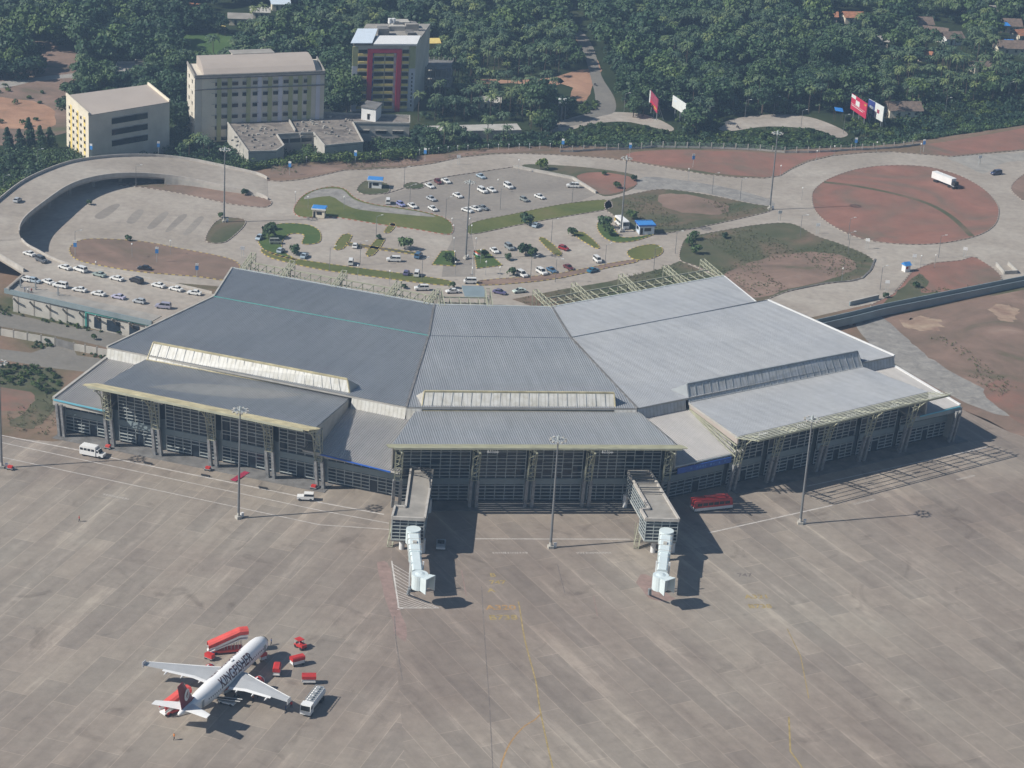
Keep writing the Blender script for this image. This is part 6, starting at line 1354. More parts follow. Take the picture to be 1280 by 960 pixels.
# ---------------------------------------------------------------- buildings beyond
def bldg(name, px, zt, lab, cat, wall, zb=ZB, para=.0):
    P = [G(x, y, zt) for x, y in px]; t = thing(name, lab, cat, (P[0].x, P[0].y, zb)); mb = MB(); mb.prism([(p.x, p.y) for p in P], zb - 1, zt - .25); mb.build('walls', wall, t, loc=t.location); return t, P
def windows(t, p, q, z0, z1, rows, cols, w, h, u0=.08, u1=.92, mat='car_glass', skip=None, name='window', sill='conc_light', proud=.06):
    d = (q - p).normalized(); n = Vector((d.y, -d.x, 0))
    if n.y > 0 and abs(n.y) > .5 or (abs(n.y) <= .5 and n.x > 0): n = -n
    L_ = (q - p).length
    for r in range(rows):
        for c in range(cols):
            if skip and skip(r, c): continue
            u = L_ * (u0 + (u1 - u0) * ((c + .5) / cols)); z = z0 + (z1 - z0) * ((r + .5) / rows); m_ = p + d * u; mb = MB()
            a, b = m_ - d * w / 2 + n * proud, m_ + d * w / 2 + n * proud
            mb.bar((a.x, a.y, z), (b.x, b.y, z), .1, h); wn = mb.build(name, mat, t, loc=t.location)
            mb = MB(); mb.bar(Vector((a.x, a.y, z + h / 2 + .12)) + n * .15, Vector((b.x, b.y, z + h / 2 + .12)) + n * .15, .5, .12); sm = mb.build('sunshade', sill, wn, loc=t.location)
M['mustard'] = plain('yellow_plaster', (.78, .60, .20), .85, amt=.1); M['greyplaster'] = plain('grey_plaster', (.60, .55, .46), .9, amt=.12, scale=.15); M['olive'] = plain('olive_plaster', (.40, .40, .20), .85, amt=.1)
M['lilac'] = plain('pale_lilac_plaster', (.60, .58, .62), .85, amt=.08, scale=.15)
# yellow and grey block
t, P = bldg('office_block', [(111, 144), (212, 127.5), (185, 105.6), (83, 119)], 14, 'flat-topped block with a sunlit yellow end wall and grey long side', 'building', 'greyplaster'); L0 = t.location
mb = MB(); mb.slab([P[0], P[1], P[2], P[3]], .3); mb.build('roof', 'roof_pink', t, loc=L0)
mb = MB(); a, b = P[3], P[0]; n = Vector((-.82, -.57, 0)) * .12; mb.hexa([Vector((a.x, a.y, ZB - 1)) + n, Vector((b.x, b.y, ZB - 1)) + n, Vector((b.x, b.y, ZB - 1)), Vector((a.x, a.y, ZB - 1)), a + n, b + n, b, a]); mb.build('end_wall', 'cream', t, loc=L0)
d = (b - a).normalized(); L_ = (b - a).length
for k in range(3):
    p = a + d * L_ * (.18 + .3 * k) + n * 1.5; q = p + d * 2.2; mb = MB(); mb.bar((p.x, p.y, 4), (p.x + d.x * .01, p.y + d.y * .01, 4), .1); mb = MB(); mb.hexa([(p.x, p.y, ZB), (q.x, q.y, ZB), (q.x - n.x, q.y - n.y, ZB), (p.x - n.x, p.y - n.y, ZB), (p.x, p.y, 12), (q.x, q.y, 12), (q.x - n.x, q.y - n.y, 12), (p.x - n.x, p.y - n.y, 12)]); mb.build('yellow_pilaster', 'mustard', t, loc=L0)
windows(t, a + n * 2, b + n * 2, ZB + 1, 12, 6, 5, 1.3, 1.0)
windows(t, P[0], P[1], ZB + 5, 12.4, 3, 3, 6.2, 2.2, .30, .70, sill='conc_light')
for k in (0, 1):
    mb = MB(); p, q = (P[0], P[3]) if k == 0 else (P[1], P[2]); mb.bar(p + Vector((0, 0, .4)), q + Vector((0, 0, .4)), .5, 1.0); mb.build('parapet', 'cream', t, loc=L0)
# large cream block with vaulted roof
t, P = bldg('apartment_block', [(243.5, 97), (406, 91), (396, 73), (234, 79)], 20, 'large six-storey cream block with a vaulted grey roof and green stripes', 'building', 'greyplaster'); L0 = t.location
a, b = P[0], P[1]; d = (b - a).normalized(); back = (P[3] - P[0]).normalized(); L_ = (b - a).length; Dp = (P[3] - P[0]).length
mb = MB(); rings = []
for s_ in (.07, .93): rings.append([a + d * L_ * s_ + back * Dp * v_ + Vector((0, 0, z)) for v_, z in ((.02, -.2), (.02, .9), (.15, 2.4), (.33, 3.4), (.55, 3.9), (.8, 3.8), (.98, 3.0), (.98, -.2))])
mb.loft(rings); mb.build('vaulted_roof', 'roof_pink', t, loc=L0)
mb = MB()
for p, q in ((P[0], P[3]), (P[1], P[2]), (P[0], P[1])): mb.bar(p + Vector((0, 0, .3)), q + Vector((0, 0, .3)), .4, 1.1)
mb.build('parapet', 'conc', t, loc=L0); mb = MB(); n = Vector((d.y, -d.x, 0)); mb.bar(a + n * .3 + Vector((0, 0, -.3)), b + n * .3 + Vector((0, 0, -.3)), .6, .5); mb.bar(a + n * .3 + Vector((0, 0, -4.6)), b + n * .3 + Vector((0, 0, -4.6)), .6, .35); mb.build('cornice', 'conc_dark', t, loc=L0)
for k, (u, m_) in enumerate([(.07, 'cream'), (.185, 'olive'), (.265, 'olive'), (.41, 'olive'), (.495, 'lilac'), (.575, 'olive'), (.655, 'lilac'), (.735, 'olive'), (.81, 'olive'), (.88, 'olive'), (.95, 'lilac')]):
    mb = MB(); p = a + d * L_ * (u - .016) + n * .05; q = p + d * L_ * (.032 if k not in (0,) else .1); mb.bar((p.x, p.y, 7.5), (q.x, q.y, 7.5), .3, 25); mb.build('pilaster', m_, t, loc=L0)
windows(t, a, b, ZB - 1, 19.3, 6, 10, 2.3, 1.35, .11, .90); windows(t, P[3], P[0], ZB - 1, 19, 6, 2, 1.6, 1.3, .1, .9)
mb = MB(); c = a + d * L_ * .5 + back * Dp * .98; mb.box((c.x, c.y, 21.3), (15, 5, 4.4), math.atan2(d.y, d.x)); mb.build('stair_tower', 'cream', t, loc=L0); mb = MB(); mb.box((c.x, c.y, 23.7), (16.5, 6.2, .35), math.atan2(d.y, d.x)); mb.build('tower_roof', 'conc', t, loc=L0)
# colourful tower
t, P = bldg('hotel_tower', [(441, 56), (520, 56), (538, 30), (458, 30)], 22, 'multi-storey tower with crimson, yellow and olive bands and white roof terraces', 'building', 'greyplaster'); L0 = t.location
mb = MB(); mb.slab([p + Vector((0, 0, .1)) for p in P], .5); mb.build('roof', 'conc', t, loc=L0)
a, b = P[0], P[1]; d = (b - a).normalized(); n = Vector((d.y, -d.x, 0)); L_ = (b - a).length
def fpan(name, u0, u1, z0, z1, mat, out=.12):
    mb = MB(); p, q = a + d * L_ * u0 + n * out / 2, a + d * L_ * u1 + n * out / 2; mb.bar((p.x, p.y, (z0 + z1) / 2), (q.x, q.y, (z0 + z1) / 2), out, z1 - z0); mb.build(name, mat, t, loc=L0)
fpan('crimson_band', .24, .315, ZB, 20.4, 'crimson_board', .9); fpan('crimson_band', .70, .775, ZB, 20.4, 'crimson_board', .9); fpan('crimson_band', .315, .70, 18.9, 20.4, 'crimson_board', .9)
fpan('olive_pilaster', 0, .085, 13.5, 21.3, 'olive', .4); fpan('olive_pilaster', .9, 1.0, 12.5, 21.3, 'olive', .4); fpan('pale_pilaster', 0, .08, ZB, 13.5, 'lilac', .4); fpan('pale_pilaster', .90, 1.0, ZB, 12.5, 'lilac', .4)
for (u0, u1) in ((.09, .235), (.34, .505), (.52, .655), (.785, .895)):
    for k in range(8):
        z = ZB + 1.4 + k * 3.05
        if z > 18.6 and .3 < u0 < .6: continue
        fpan('balcony_front', u0, u1, z - .2, z + .75, 'mustard', .7); fpan('window', u0 + .005, u1 - .005, z + .9, z + 2.3, 'car_glass', .2); fpan('floor_ledge', u0, u1, z - .55, z - .25, 'lilac', .5)
for k in range(8): z = ZB + 1.4 + k * 3.05; fpan('duct_window', .325, .338, z, z + 2, 'blue', .2); fpan('duct_window', .66, .69, z, z + 2, 'lilac', .3)
for k in range(9): fpan('sign_letter', .945, .965, -3 + k * 1.6, -2.1 + k * 1.6, 'dark', .5)
mb = MB(); back = (P[3] - P[0]).normalized(); Dp = (P[3] - P[0]).length
q = lambda u, v, z: a + d * L_ * u + back * Dp * v + Vector((0, 0, z - 22)); mb.slab([q(-.03, -.03, 23), q(.31, -.03, 23), q(.30, .42, 25), q(-.02, .42, 25)], .25); mb.build('sheet_roof', 'sheet_white', t, loc=L0)
mb = MB(); mb.slab([q(.33, -.03, 22.6), q(1.02, -.03, 22.6), q(1.02, .3, 23.2), q(.33, .3, 23.2)], .6); mb.build('terrace_roof', 'white', t, loc=L0)
rnd = random.Random(3)
for k in range(9):
    u, v = rnd.uniform(.15, .9), rnd.uniform(.45, .9); mb = MB(); c = q(u, v, 22); h_ = rnd.uniform(1, 3.4); mb.box((c.x, c.y, 22 + h_ / 2), (rnd.uniform(2, 7), rnd.uniform(2, 6), h_), math.atan2(d.y, d.x)); mb.build('roof_structure', rnd.choice(['conc', 'conc_light', 'white', 'conc_dark']), t, loc=L0)
for k in range(2): mb = MB(); c = q(.42 + .06 * k, .8, 22); mb.tube((c.x, c.y, 24), (c.x, c.y, 26), .8, n=12); mb.build('water_tank', 'white', t, loc=L0)
# flat-roofed weathered block with courtyards
zt = 2.0; rp = [(279, 147), (372, 141), (512, 146), (512, 155.5), (441, 154), (454, 179), (406, 183.5), (392, 167), (346, 169.5), (355, 183), (345, 190), (310.6, 191)]
t, P = bldg('weathered_block', rp, zt, 'low block with a stained flat concrete roof and courtyard notch behind the hedge', 'building', 'conc_light'); L0 = t.location
mb = MB(); mb.prism([(p.x, p.y) for p in P], zt - .24, zt); mb.build('roof', 'conc_dark' if False else 'ruin', t, loc=L0) if 'ruin' in M else None
M['ruin'] = ground_mix('stained_flat_roof', [(.3, (.10, .088, .08)), (.45, (.19, .17, .155)), (.6, (.27, .24, .21)), (.75, (.36, .31, .26))], .18, .7, detail=12, dist=1.6); mb.build('roof', 'ruin', t, loc=L0)
mb = MB()
for i in range(len(P)): p, q_ = P[i], P[(i + 1) % len(P)]; mb.bar(p + Vector((0, 0, .35)), q_ + Vector((0, 0, .35)), .35, .7)
p, q_ = G(358, 146, zt), G(369, 165, zt); mb.bar(p + Vector((0, 0, .5)), q_ + Vector((0, 0, .5)), .4, 1.0)
mb.build('parapet', 'conc_light', t, loc=L0)
for k in range(100):
    x, y = rnd.uniform(290, 345), rnd.uniform(146, 185)
    if k % 2: x, y = rnd.uniform(370, 440), rnd.uniform(146, 172)
    p = G(x, y, zt); mb = MB(); mb.box((p.x, p.y, zt + .3), (rnd.uniform(.5, 1.2), rnd.uniform(.3, .7), .6), rnd.uniform(0, 1)); mb.build('column_stub', rnd.choice(['conc_dark', 'conc_light', 'conc']), t, loc=L0)
windows(t, P[4], P[3], ZB + 1, zt - .5, 1, 3, 4.2, 1.2, .05, .95); windows(t, P[8], P[7], ZB + 3.2, zt - .5, 1, 3, 4.0, 1.6, .02, .98)
t, P = bldg('rooftop_house', [(452, 133), (470, 136), (477, 129), (459, 126)], 7.2, 'small white stair house standing behind the stained flat roof', 'house', 'white'); mb = MB(); mb.slab([p + Vector((0, 0, .1)) + (p - P[0].lerp(P[2], .5)).normalized() * .5 for p in P], .35); mb.build('roof', 'conc_dark', t, loc=t.location)
windows(t, P[0], P[1], 2.3, 5.0, 1, 1, 1.0, 2.2, .3, .7, name='door_opening')
t, P = bldg('long_shed', [(520, 165), (652, 163), (646, 155), (530, 158)], -1.5, 'long low grey-roofed shed behind the hedge', 'shed', 'conc'); mb = MB(); mb.slab([p + Vector((0, 0, .2)) for p in P], .3); mb.build('roof', 'conc_light', t, loc=t.location)
# unfinished frame building
t = thing('unfinished_building', 'unfinished concrete frame building beside the colourful tower', 'building', tuple(G(545, 118, ZB))); L0 = t.location
cp = [G(x, y, 2) for x, y in [(525, 96), (564, 98), (566, 86), (530, 84)]]
for z in (2, -1.6, 5.5): mb = MB(); mb.prism([(p.x, p.y) for p in cp], z - .3, z); mb.build('floor_slab', 'conc_light' if z < 5 else 'conc_dark', t, loc=L0)
for i in range(7):
    for s_ in (0, 1): p = (cp[0].lerp(cp[1], i / 6) if s_ == 0 else cp[3].lerp(cp[2], i / 6)); mb = MB(); mb.bar((p.x, p.y, ZB), (p.x, p.y, 6.5), .35); mb.build('column', 'conc', t, loc=L0)
t = thing('ruined_house', 'roofless pale ruin with a notched outline in the trees above the yellow block', 'ruin', tuple(G(163, 90, ZB))); L0 = t.location
rp = [(142, 89), (170, 91), (184, 84), (185, 75), (170, 74), (168, 77), (147, 77)]; P = [G(x, y, -1.5) for x, y in rp]; mb = MB()
for i in range(len(P)): p, q_ = P[i], P[(i + 1) % len(P)]; mb.bar((p.x, p.y, -3.2), (q_.x, q_.y, -3.2), .4, 3.6)
mb.build('walls', 'conc_light', t, loc=L0); mb = MB(); mb.prism([(p.x, p.y) for p in P], -4, -2.2); mb.build('floor', 'conc', t, loc=L0)
# small houses in the groves
def house(x, y, w, dpt, ang, roofm, lab, hh=3.2, wall='cream'):
    p = G(x, y, ZB); t = thing('village_house', lab, 'house', (p.x, p.y, ZB), R(ang), 'small village houses among the palms')
    mb = MB(); mb.box((0, 0, hh / 2 - .4), (w, dpt, hh + .8)); mb.build('walls', wall, t)
    mb = MB(); e = .7; mb.loft([[(x_, -dpt / 2 - e, hh), (x_, 0, hh + dpt * .32), (x_, dpt / 2 + e, hh), (x_, 0, hh + dpt * .32 - .25)] for x_ in (-w / 2 - e, w / 2 + e)]); mb.build('roof', roofm, t)
    mb = MB(); mb.box((-.2 * w, -dpt / 2 - .03, 1.3), (1, .08, 2.2)); mb.build('door', 'dark', t)
    for dx in (.1, .32): mb = MB(); mb.box((dx * w, -dpt / 2 - .03, 1.9), (1.1, .08, 1.0)); mb.build('window', 'car_glass', t)
M['terra'] = plain('terracotta_roof', (.36, .16, .09), .9, amt=.3, scale=.7)
for a in [(1146, 36, 13, 9, 10, 'tiles', 'brown-tiled house highest up the east grove'), (1168, 49, 11, 9, -15, 'tiles', 'brown-tiled house between two others in the east grove'), (1188, 54, 9, 8, 20, 'tiles', 'brown-tiled house with a bright white gable wall in the east grove', 3.2, 'white'),
          (1258, 38, 12, 9, 5, 'tiles', 'brown-tiled house under the upper blue tarpaulin'), (1262, 66, 14, 9, 8, 'tiles', 'low brown-tiled house beside the lower blue tarpaulin'), (1127, 144, 14, 9, 12, 'tiles', 'dark-roofed house in the scrub past the white and blue billboard'),
          (1276, 50, 8, 7, 30, 'terra', 'orange-roofed house at the eastern tarpaulin'), (1066, 28, 10, 7, 10, 'terra', 'orange-roofed house in the palms north of the roundabout'), (1036, 27, 7, 6, 0, 'terra', 'small orange-red house deepest in the palms'),
          (1155, 76, 6, 5, -20, 'terra', 'tiny red-roofed hut in the palms below the tiled houses'), (1240, 20, 10, 7, 6, 'conc', 'grey-roofed house near the top of the east grove'), (537, 66, 7, 5, 20, 'mustard', 'yellow house with a pink roof behind the colourful tower', 5, 'mustard'),
          (401, 128 + 10, 8, 5, 10, 'terra', 'orange rubble-like hut behind the stained flat roof'), (340, 55, 7, 5, -10, 'terra', 'orange-roofed hut above the vaulted roof'), (300, 30, 10, 6, 8, 'conc', 'grey-roofed house at the paddy field'), (325, 22, 8, 6, 8, 'conc_light', 'pale-roofed house beyond the paddy field'),
          (350, 12, 8, 5, 14, 'sheet_white', 'white-roofed house beyond the paddy field near the palms'), (222, 12, 9, 6, 0, 'conc_light', 'pale-roofed house on the west side of the paddy field'), (244, 16, 5, 4, 0, 'terra', 'tiny orange hut by the pale-roofed house'), (612, 135, 8, 5, 0, 'conc_light', 'pale shed roof deep in the palms above the long shed'),
          (1225, 90, 8, 6, 15, 'tiles', 'brown-tiled house lowest down in the east grove'), (1100, 58, 7, 6, -10, 'conc', 'grey-roofed hut between the palms west of the tiled houses'),
          (1209, 14, 7, 5, 10, 'white', 'white-roofed hut high in the east grove')]: house(*a)
for x, y, lab, w in ((1254, 42, 'bright blue tarpaulin roof higher in the east grove', 5), (1262, 64, 'bright blue tarpaulin roof lower in the east grove', 5), (1047, 151, 'small blue tarpaulin shelter at the end of the country road', 3.4), (277, 44, 'yellow awning sheet beside the paddy field', 3.5), (350, 47, 'small blue sheet shelter above the vaulted roof', 3)):
    p = G(x, y, ZB); t = thing('tarpaulin_shelter', lab, 'shelter', (p.x, p.y, ZB), R(random.uniform(-20, 20))); mb = MB(); mb.hexa([(-w / 2, -w / 2, 4.6), (w / 2, -w / 2, 4.2), (w / 2, w / 2, 4.9), (-w / 2, w / 2, 5.2), (-w / 2, -w / 2, 4.68), (w / 2, -w / 2, 4.28), (w / 2, w / 2, 4.98), (-w / 2, w / 2, 5.28)]); mb.build('sheet', 'mustard' if 'yellow' in lab else 'tarp', t)
    for a_ in ((-1, -1), (1, -1), (1, 1), (-1, 1)): mb = MB(); mb.tube((a_[0] * w * .45, a_[1] * w * .45, 0), (a_[0] * w * .45, a_[1] * w * .45, 4.5), .08, n=6); mb.build('pole', 'bark', t)
t = thing('tank_tower', 'twin white tanks on slender legs at the country road junction', 'water tank', tuple(G(701, 151, ZB))); L0 = t.location
for k in range(2):
    p = G(699 + k * 5, 151, ZB); mb = MB(); mb.tube((p.x, p.y, 2.2), (p.x, p.y, 4.2), .85, n=12); mb.build('tank', 'white', t, loc=L0); mb = MB()
    for dx in (-.6, .6): mb.bar((p.x + dx, p.y, ZB), (p.x + dx, p.y, 2.2), .18)
    mb.build('legs', 'grey', t, loc=L0)
for x, y, lab in ((744, 107, 'dark motorcycle on the country road beside the orange clearing'), (922, 160, 'dark motorcycle on the second country road bend')):
    t = thing('motorcycle', lab, 'motorcycle'); mb = MB(); mb.bar((-.6, 0, .6), (.6, 0, .75), .3, .4); mb.bar((.5, 0, .4), (.75, 0, 1.1), .1); mb.build('body', 'dark', t)
    for x_ in (-.65, .7): mb = MB(); mb.tube((x_, -.06, .33), (x_, .06, .33), .33, n=12); mb.build('wheel', 'dark', t)
    mb = MB(); mb.box((-.25, 0, .9), (.7, .28, .12)); mb.build('seat', 'dark', t); place(t, x, y, 6, 3, ZB + .05)
# ---------------------------------------------------------------- vegetation
def clump_faces(n, lobes, leaf, rnd):
    """leaf-sized quads spread over the shells of several lobes"""
    V, Fc = [], []
    per = n // len(lobes)
    for (cx, cy, cz, r) in lobes:
        d = rnd.normal(size=(per, 3)); d /= np.linalg.norm(d, axis=1)[:, None]; d[:, 2] = np.where(d[:, 2] < -.35, -d[:, 2], d[:, 2])
        rad = r * (1 - .45 * rnd.random(per) ** 2)
        c = np.stack([cx + d[:, 0] * rad, cy + d[:, 1] * rad, cz + d[:, 2] * rad * .8], 1)
        nn = d + rnd.normal(size=(per, 3)) * .55; nn /= np.linalg.norm(nn, axis=1)[:, None]
        a = np.cross(nn, rnd.normal(size=(per, 3))); a /= np.linalg.norm(a, axis=1)[:, None]; b = np.cross(nn, a)
        s = (leaf * (.6 + .8 * rnd.random(per)))[:, None]
        q = np.stack([c - a * s - b * s * .6, c + a * s * .8 - b * s * .7, c + a * s + b * s * .7, c - a * s * .7 + b * s * .8], 1).reshape(-1, 3)
        k = len(V); V.append(q)
    V = np.concatenate(V); m = len(V) // 4
    return V, np.arange(m * 4).reshape(m, 4)
def np_mesh(name, V, Fc, mat, parent=None, tone=None):
    me = bpy.data.meshes.new(name); me.vertices.add(len(V)); me.vertices.foreach_set('co', np.asarray(V, dtype=np.float32).ravel())
    me.loops.add(Fc.size); me.loops.foreach_set('vertex_index', Fc.ravel().astype(np.int32)); me.polygons.add(len(Fc))
    me.polygons.foreach_set('loop_start', np.arange(0, Fc.size, Fc.shape[1], dtype=np.int32)); me.update(calc_edges=True)
    if tone is not None: at_ = me.attributes.new('tone', 'FLOAT', 'FACE'); at_.data.foreach_set('value', np.asarray(tone, dtype=np.float32))
    me.materials.append(M[mat]); o = bpy.data.objects.new(name, me); COL.objects.link(o)
    if parent is not None: o.parent = parent
    return o
def broad_geo(seed, R_=4.2, H_=9., n=1100, leaf=.34):
    rnd = np.random.default_rng(seed); lobes = []
    for i in range(13):
        a = rnd.random() * 6.28; rr = R_ * .68 * math.sqrt(rnd.random()); lobes.append((rr * math.cos(a), rr * math.sin(a), H_ * .50 + (1 - (rr / R_) ** 2) * H_ * .34 * rnd.random() + rnd.uniform(-.6, .6), R_ * rnd.uniform(.28, .46)))
    return clump_faces(n, lobes, leaf, rnd)
def broad_proto(seed, mat, **k):
    t = thing('broadleaf_tree', 'x', 'tree'); V, Fc = broad_geo(seed, **k); np_mesh('crown', V, Fc, mat, t)
    mb = MB(); rnd = random.Random(seed); Hh = k.get('H_', 9.); mb.tube((0, 0, -.5), (.1, 0, Hh * .5), .28, .18, 7)
    for i in range(4): a = i * 1.57 + rnd.random(); mb.tube((.1, 0, Hh * (.38 + .05 * i)), (math.cos(a) * 2, math.sin(a) * 2, Hh * .72), .13, .05, 5)
    mb.build('trunk', 'bark', t); return t
def palm_geo(seed, Hh):
    rnd = np.random.default_rng(seed); V, Fc = [], []; i = 0
    for k in range(25):
        a = k * 2.4 + rnd.random() * .4; up = rnd.uniform(.1, 1.1) if k > 5 else rnd.uniform(.9, 1.4); L_ = rnd.uniform(3.1, 4.3); ca, sa = math.cos(a), math.sin(a); pts = []; x = 0.; z = 0.; an = up
        for s in range(6): pts.append((x, z)); x += math.cos(an) * L_ / 5; z += math.sin(an) * L_ / 5; an -= .42 + rnd.random() * .12
        W_ = [.08, .36, .46, .42, .28, .04]
        for s in range(5):
            for sd in (-1, 1):
                (x0, z0), (x1, z1) = pts[s], pts[s + 1]; w0, w1 = W_[s] * sd, W_[s + 1] * sd; g = .12      # narrow gap: leaflets droop from the rib
                for (xa, za, wa), (xb, zb_, wb) in (((x0, z0, w0), (x0 + (x1 - x0) * (1 - g * 2), z0 + (z1 - z0) * (1 - g * 2), w1 * .8 + w0 * .2)),):
                    q = [(xa * ca, xa * sa, Hh + za), (xb * ca, xb * sa, Hh + zb_), (xb * ca - wb * sa, xb * sa + wb * ca, Hh + zb_ - abs(wb) * .55), (xa * ca - wa * sa, xa * sa + wa * ca, Hh + za - abs(wa) * .55)]
                    V += q; Fc.append((i, i + 1, i + 2, i + 3)); i += 4
    return np.array(V), np.array(Fc)
def palm_proto(seed, Hh):
    t = thing('palm_tree', 'x', 'palm tree'); V, Fc = palm_geo(seed, Hh); np_mesh('crown', V, Fc, 'palm', t)
    mb = MB(); mb.tube((0, 0, -.5), (.25, .1, Hh * .5), .2, .15, 7); mb.tube((.25, .1, Hh * .5), (0, 0, Hh), .15, .12, 7); mb.build('trunk', 'bark', t); return t
def inpoly(x, y, P):
    c = False; j = len(P) - 1
    for i in range(len(P)):
        if (P[i][1] > y) != (P[j][1] > y) and x < (P[j][0] - P[i][0]) * (y - P[i][1]) / (P[j][1] - P[i][1]) + P[i][0]: c = not c
        j = i
    return c
# clearings and building plots, measured where trees would stand
CLEAR = [[(-90, 100), (20, 104), (60, 92), (104, 92), (96, 112), (80, 140), (78, 215), (-90, 225)], [(40, 64), (90, 62), (104, 76), (98, 96), (50, 98)], [(212, 44), (300, 42), (304, 72), (214, 100)],
         [(76, 150), (216, 142), (220, 205), (76, 218)], [(226, 100), (414, 96), (412, 196), (226, 190)], [(434, 84), (545, 76), (546, 130), (520, 152), (434, 152)], [(268, 150), (520, 150), (524, 205), (268, 212)],
         [(700, -10), (725, -10), (738, 30), (762, 80), (780, 118), (786, 175), (686, 180), (690, 155), (722, 140), (726, 95), (706, 40)], [(688, 92), (742, 84), (744, 150), (704, 150), (690, 120)], [(686, 152), (845, 145), (850, 190), (686, 190)],
         [(888, 146), (1062, 140), (1066, 192), (888, 192)], [(1055, 142), (1115, 150), (1115, 175), (1055, 172)], [(806, 138), (862, 142), (862, 165), (806, 165)], [(1128, 26), (1208, 32), (1212, 76), (1134, 64)],
         [(1236, 30), (1290, 34), (1290, 92), (1240, 90)], [(1024, 22), (1080, 24), (1080, 46), (1024, 42)], [(1210, 84), (1244, 84), (1244, 106), (1210, 104)], [(1090, 52), (1112, 52), (1112, 70), (1090, 70)], [(1115, 138), (1142, 142), (1142, 160), (1112, 158)], [(516, 152), (660, 152), (660, 180), (516, 184)], [(524, 56), (552, 58), (548, 80), (524, 78)], [(522, 108), (572, 108), (572, 130), (522, 130)],
         [(138, 88), (190, 84), (192, 104), (136, 106)], [(1057, 26), (1078, 26), (1078, 38), (1057, 38)], [(286, 20), (316, 22), (316, 44), (286, 44)], [(592, 99), (700, 96), (700, 120), (592, 118)], [(240, 8), (380, 6), (384, 34), (240, 40)]]
def palmy(x, y):
    n = math.sin(x * .021 + 1.3) + math.sin(y * .05 + x * .013) + .7 * math.sin(x * .05 - y * .03)
    b = .25
    if 540 < x < 720 and y > 50: b = .75
    if x > 1050: b = .62
    if 420 < x < 620 and y < 60: b = .6
    if 740 < x < 1030: b = .28
    if x < 230: b = .12
    return b + .16 * n
trees = []
cell = {}
NT = 60000; TX, TY = rng.uniform(-330, 350, NT), rng.uniform(770, 1240, NT); TD = signed_out(np.stack([TX, TY], 1))
for ti in range(NT):
    d = TD[ti]
    if d < 8: continue
    X, Y = float(TX[ti]), float(TY[ti])
    x, y = PX((X, Y, ZB))
    if x < -90 or x > 1370 or y < -75: continue
    if (x > 690 and y > 168) or y > 205: continue
    if d < 26 and 640 < x < 1300: continue
    if any(inpoly(x, y, c) for c in CLEAR): continue
    if x > 1110 and y > 138 - (x - 1110) * .08 : continue
    g = (int(X // 5), int(Y // 5)); mind = 4.9
    if any((X - a) ** 2 + (Y - b) ** 2 < mind * mind for i in (-1, 0, 1) for j in (-1, 0, 1) for a, b in cell.get((g[0] + i, g[1] + j), ())): continue
    cell.setdefault(g, []).append((X, Y)); trees.append((X, Y, x, y, random.random() < palmy(x, y)))
trees.sort(key=lambda q: -q[3])
bp = [broad_proto(11 + i, 'leaf' if i % 2 else 'leaf_dark', R_=(4.0, 5.0, 3.6, 5.8, 4.4, 5.2)[i], H_=(7.5, 9, 6.5, 11, 8, 9.5)[i], n=(1100, 1500, 900, 1900, 1200, 1600)[i]) for i in range(6)]; pp = [palm_proto(5 + i, (9.5, 11, 8.2)[i]) for i in range(3)]
def zone(x, y):
    if x < 230: return 'west of the vaulted block'
    if x < 545: return 'round the tall blocks and the paddy field'
    if x < 735: return 'between the colourful tower and the country road'
    if x < 1050: return 'behind the country road bends and billboards'
    return 'in the east grove with the village houses'
nb = npalm = 0; rest = []
def settle(protos, used, X, Y, z, s_, lab, group):
    k = random.randrange(len(protos)); o = protos[k] if k not in used else copy_tree(protos[k]); used.add(k)
    o.location = (X, Y, z); o.rotation_euler = (0, 0, random.uniform(0, 6.28)); o.scale = (s_, s_, s_ * random.uniform(.88, 1.12)); o['label'] = lab; o['group'] = group; return o
ub, up_ = set(), set()
for X, Y, x, y, pm in trees:
    vis = -10 < x < 1290 and y > 3
    s_ = random.uniform(.75, 1.2) if pm else random.choice((random.uniform(.6, 1.1), random.uniform(.9, 1.6)))
    if pm and npalm < 285 and vis: settle(pp, up_, X, Y, ZB, s_, 'coconut palm with a feathery grey-green crown ' + zone(x, y), 'coconut palms ' + zone(x, y)); npalm += 1
    elif not pm and nb < 260 and vis: settle(bp, ub, X, Y, ZB, s_, 'rounded dark green broadleaf tree ' + zone(x, y), 'broadleaf trees ' + zone(x, y)); nb += 1
    else: rest.append((X, Y, pm, s_))
gb = {False: [broad_geo(40 + i, n=800, leaf=.44, R_=(4.2, 5.2, 6.0)[i], H_=(7.5, 9, 10.5)[i]) for i in range(3)], True: [palm_geo(60 + i, 9.5) for i in range(3)]}
for pm, nm, mt in ((False, 'forest', 'leaf'), (True, 'palm_forest', 'palm')):
    VV, FF, TN, off = [], [], [], 0
    for X, Y, p_, s_ in rest:
        if p_ != pm: continue
        V, Fc = random.choice(gb[pm]); a = random.uniform(0, 6.28); c, sn = math.cos(a), math.sin(a); V2 = np.stack([(V[:, 0] * c - V[:, 1] * sn) * s_ + X, (V[:, 0] * sn + V[:, 1] * c) * s_ + Y, V[:, 2] * s_ + ZB], 1)
        VV.append(V2); FF.append(Fc + off); TN.append(np.full(len(Fc), random.random())); off += len(V)
    if VV: tag(np_mesh(nm, np.concatenate(VV), np.concatenate(FF), mt, None, np.concatenate(TN)), kind='stuff')
print('TREES', len(trees), 'palms', npalm, 'broad', nb, 'rest', len(rest))
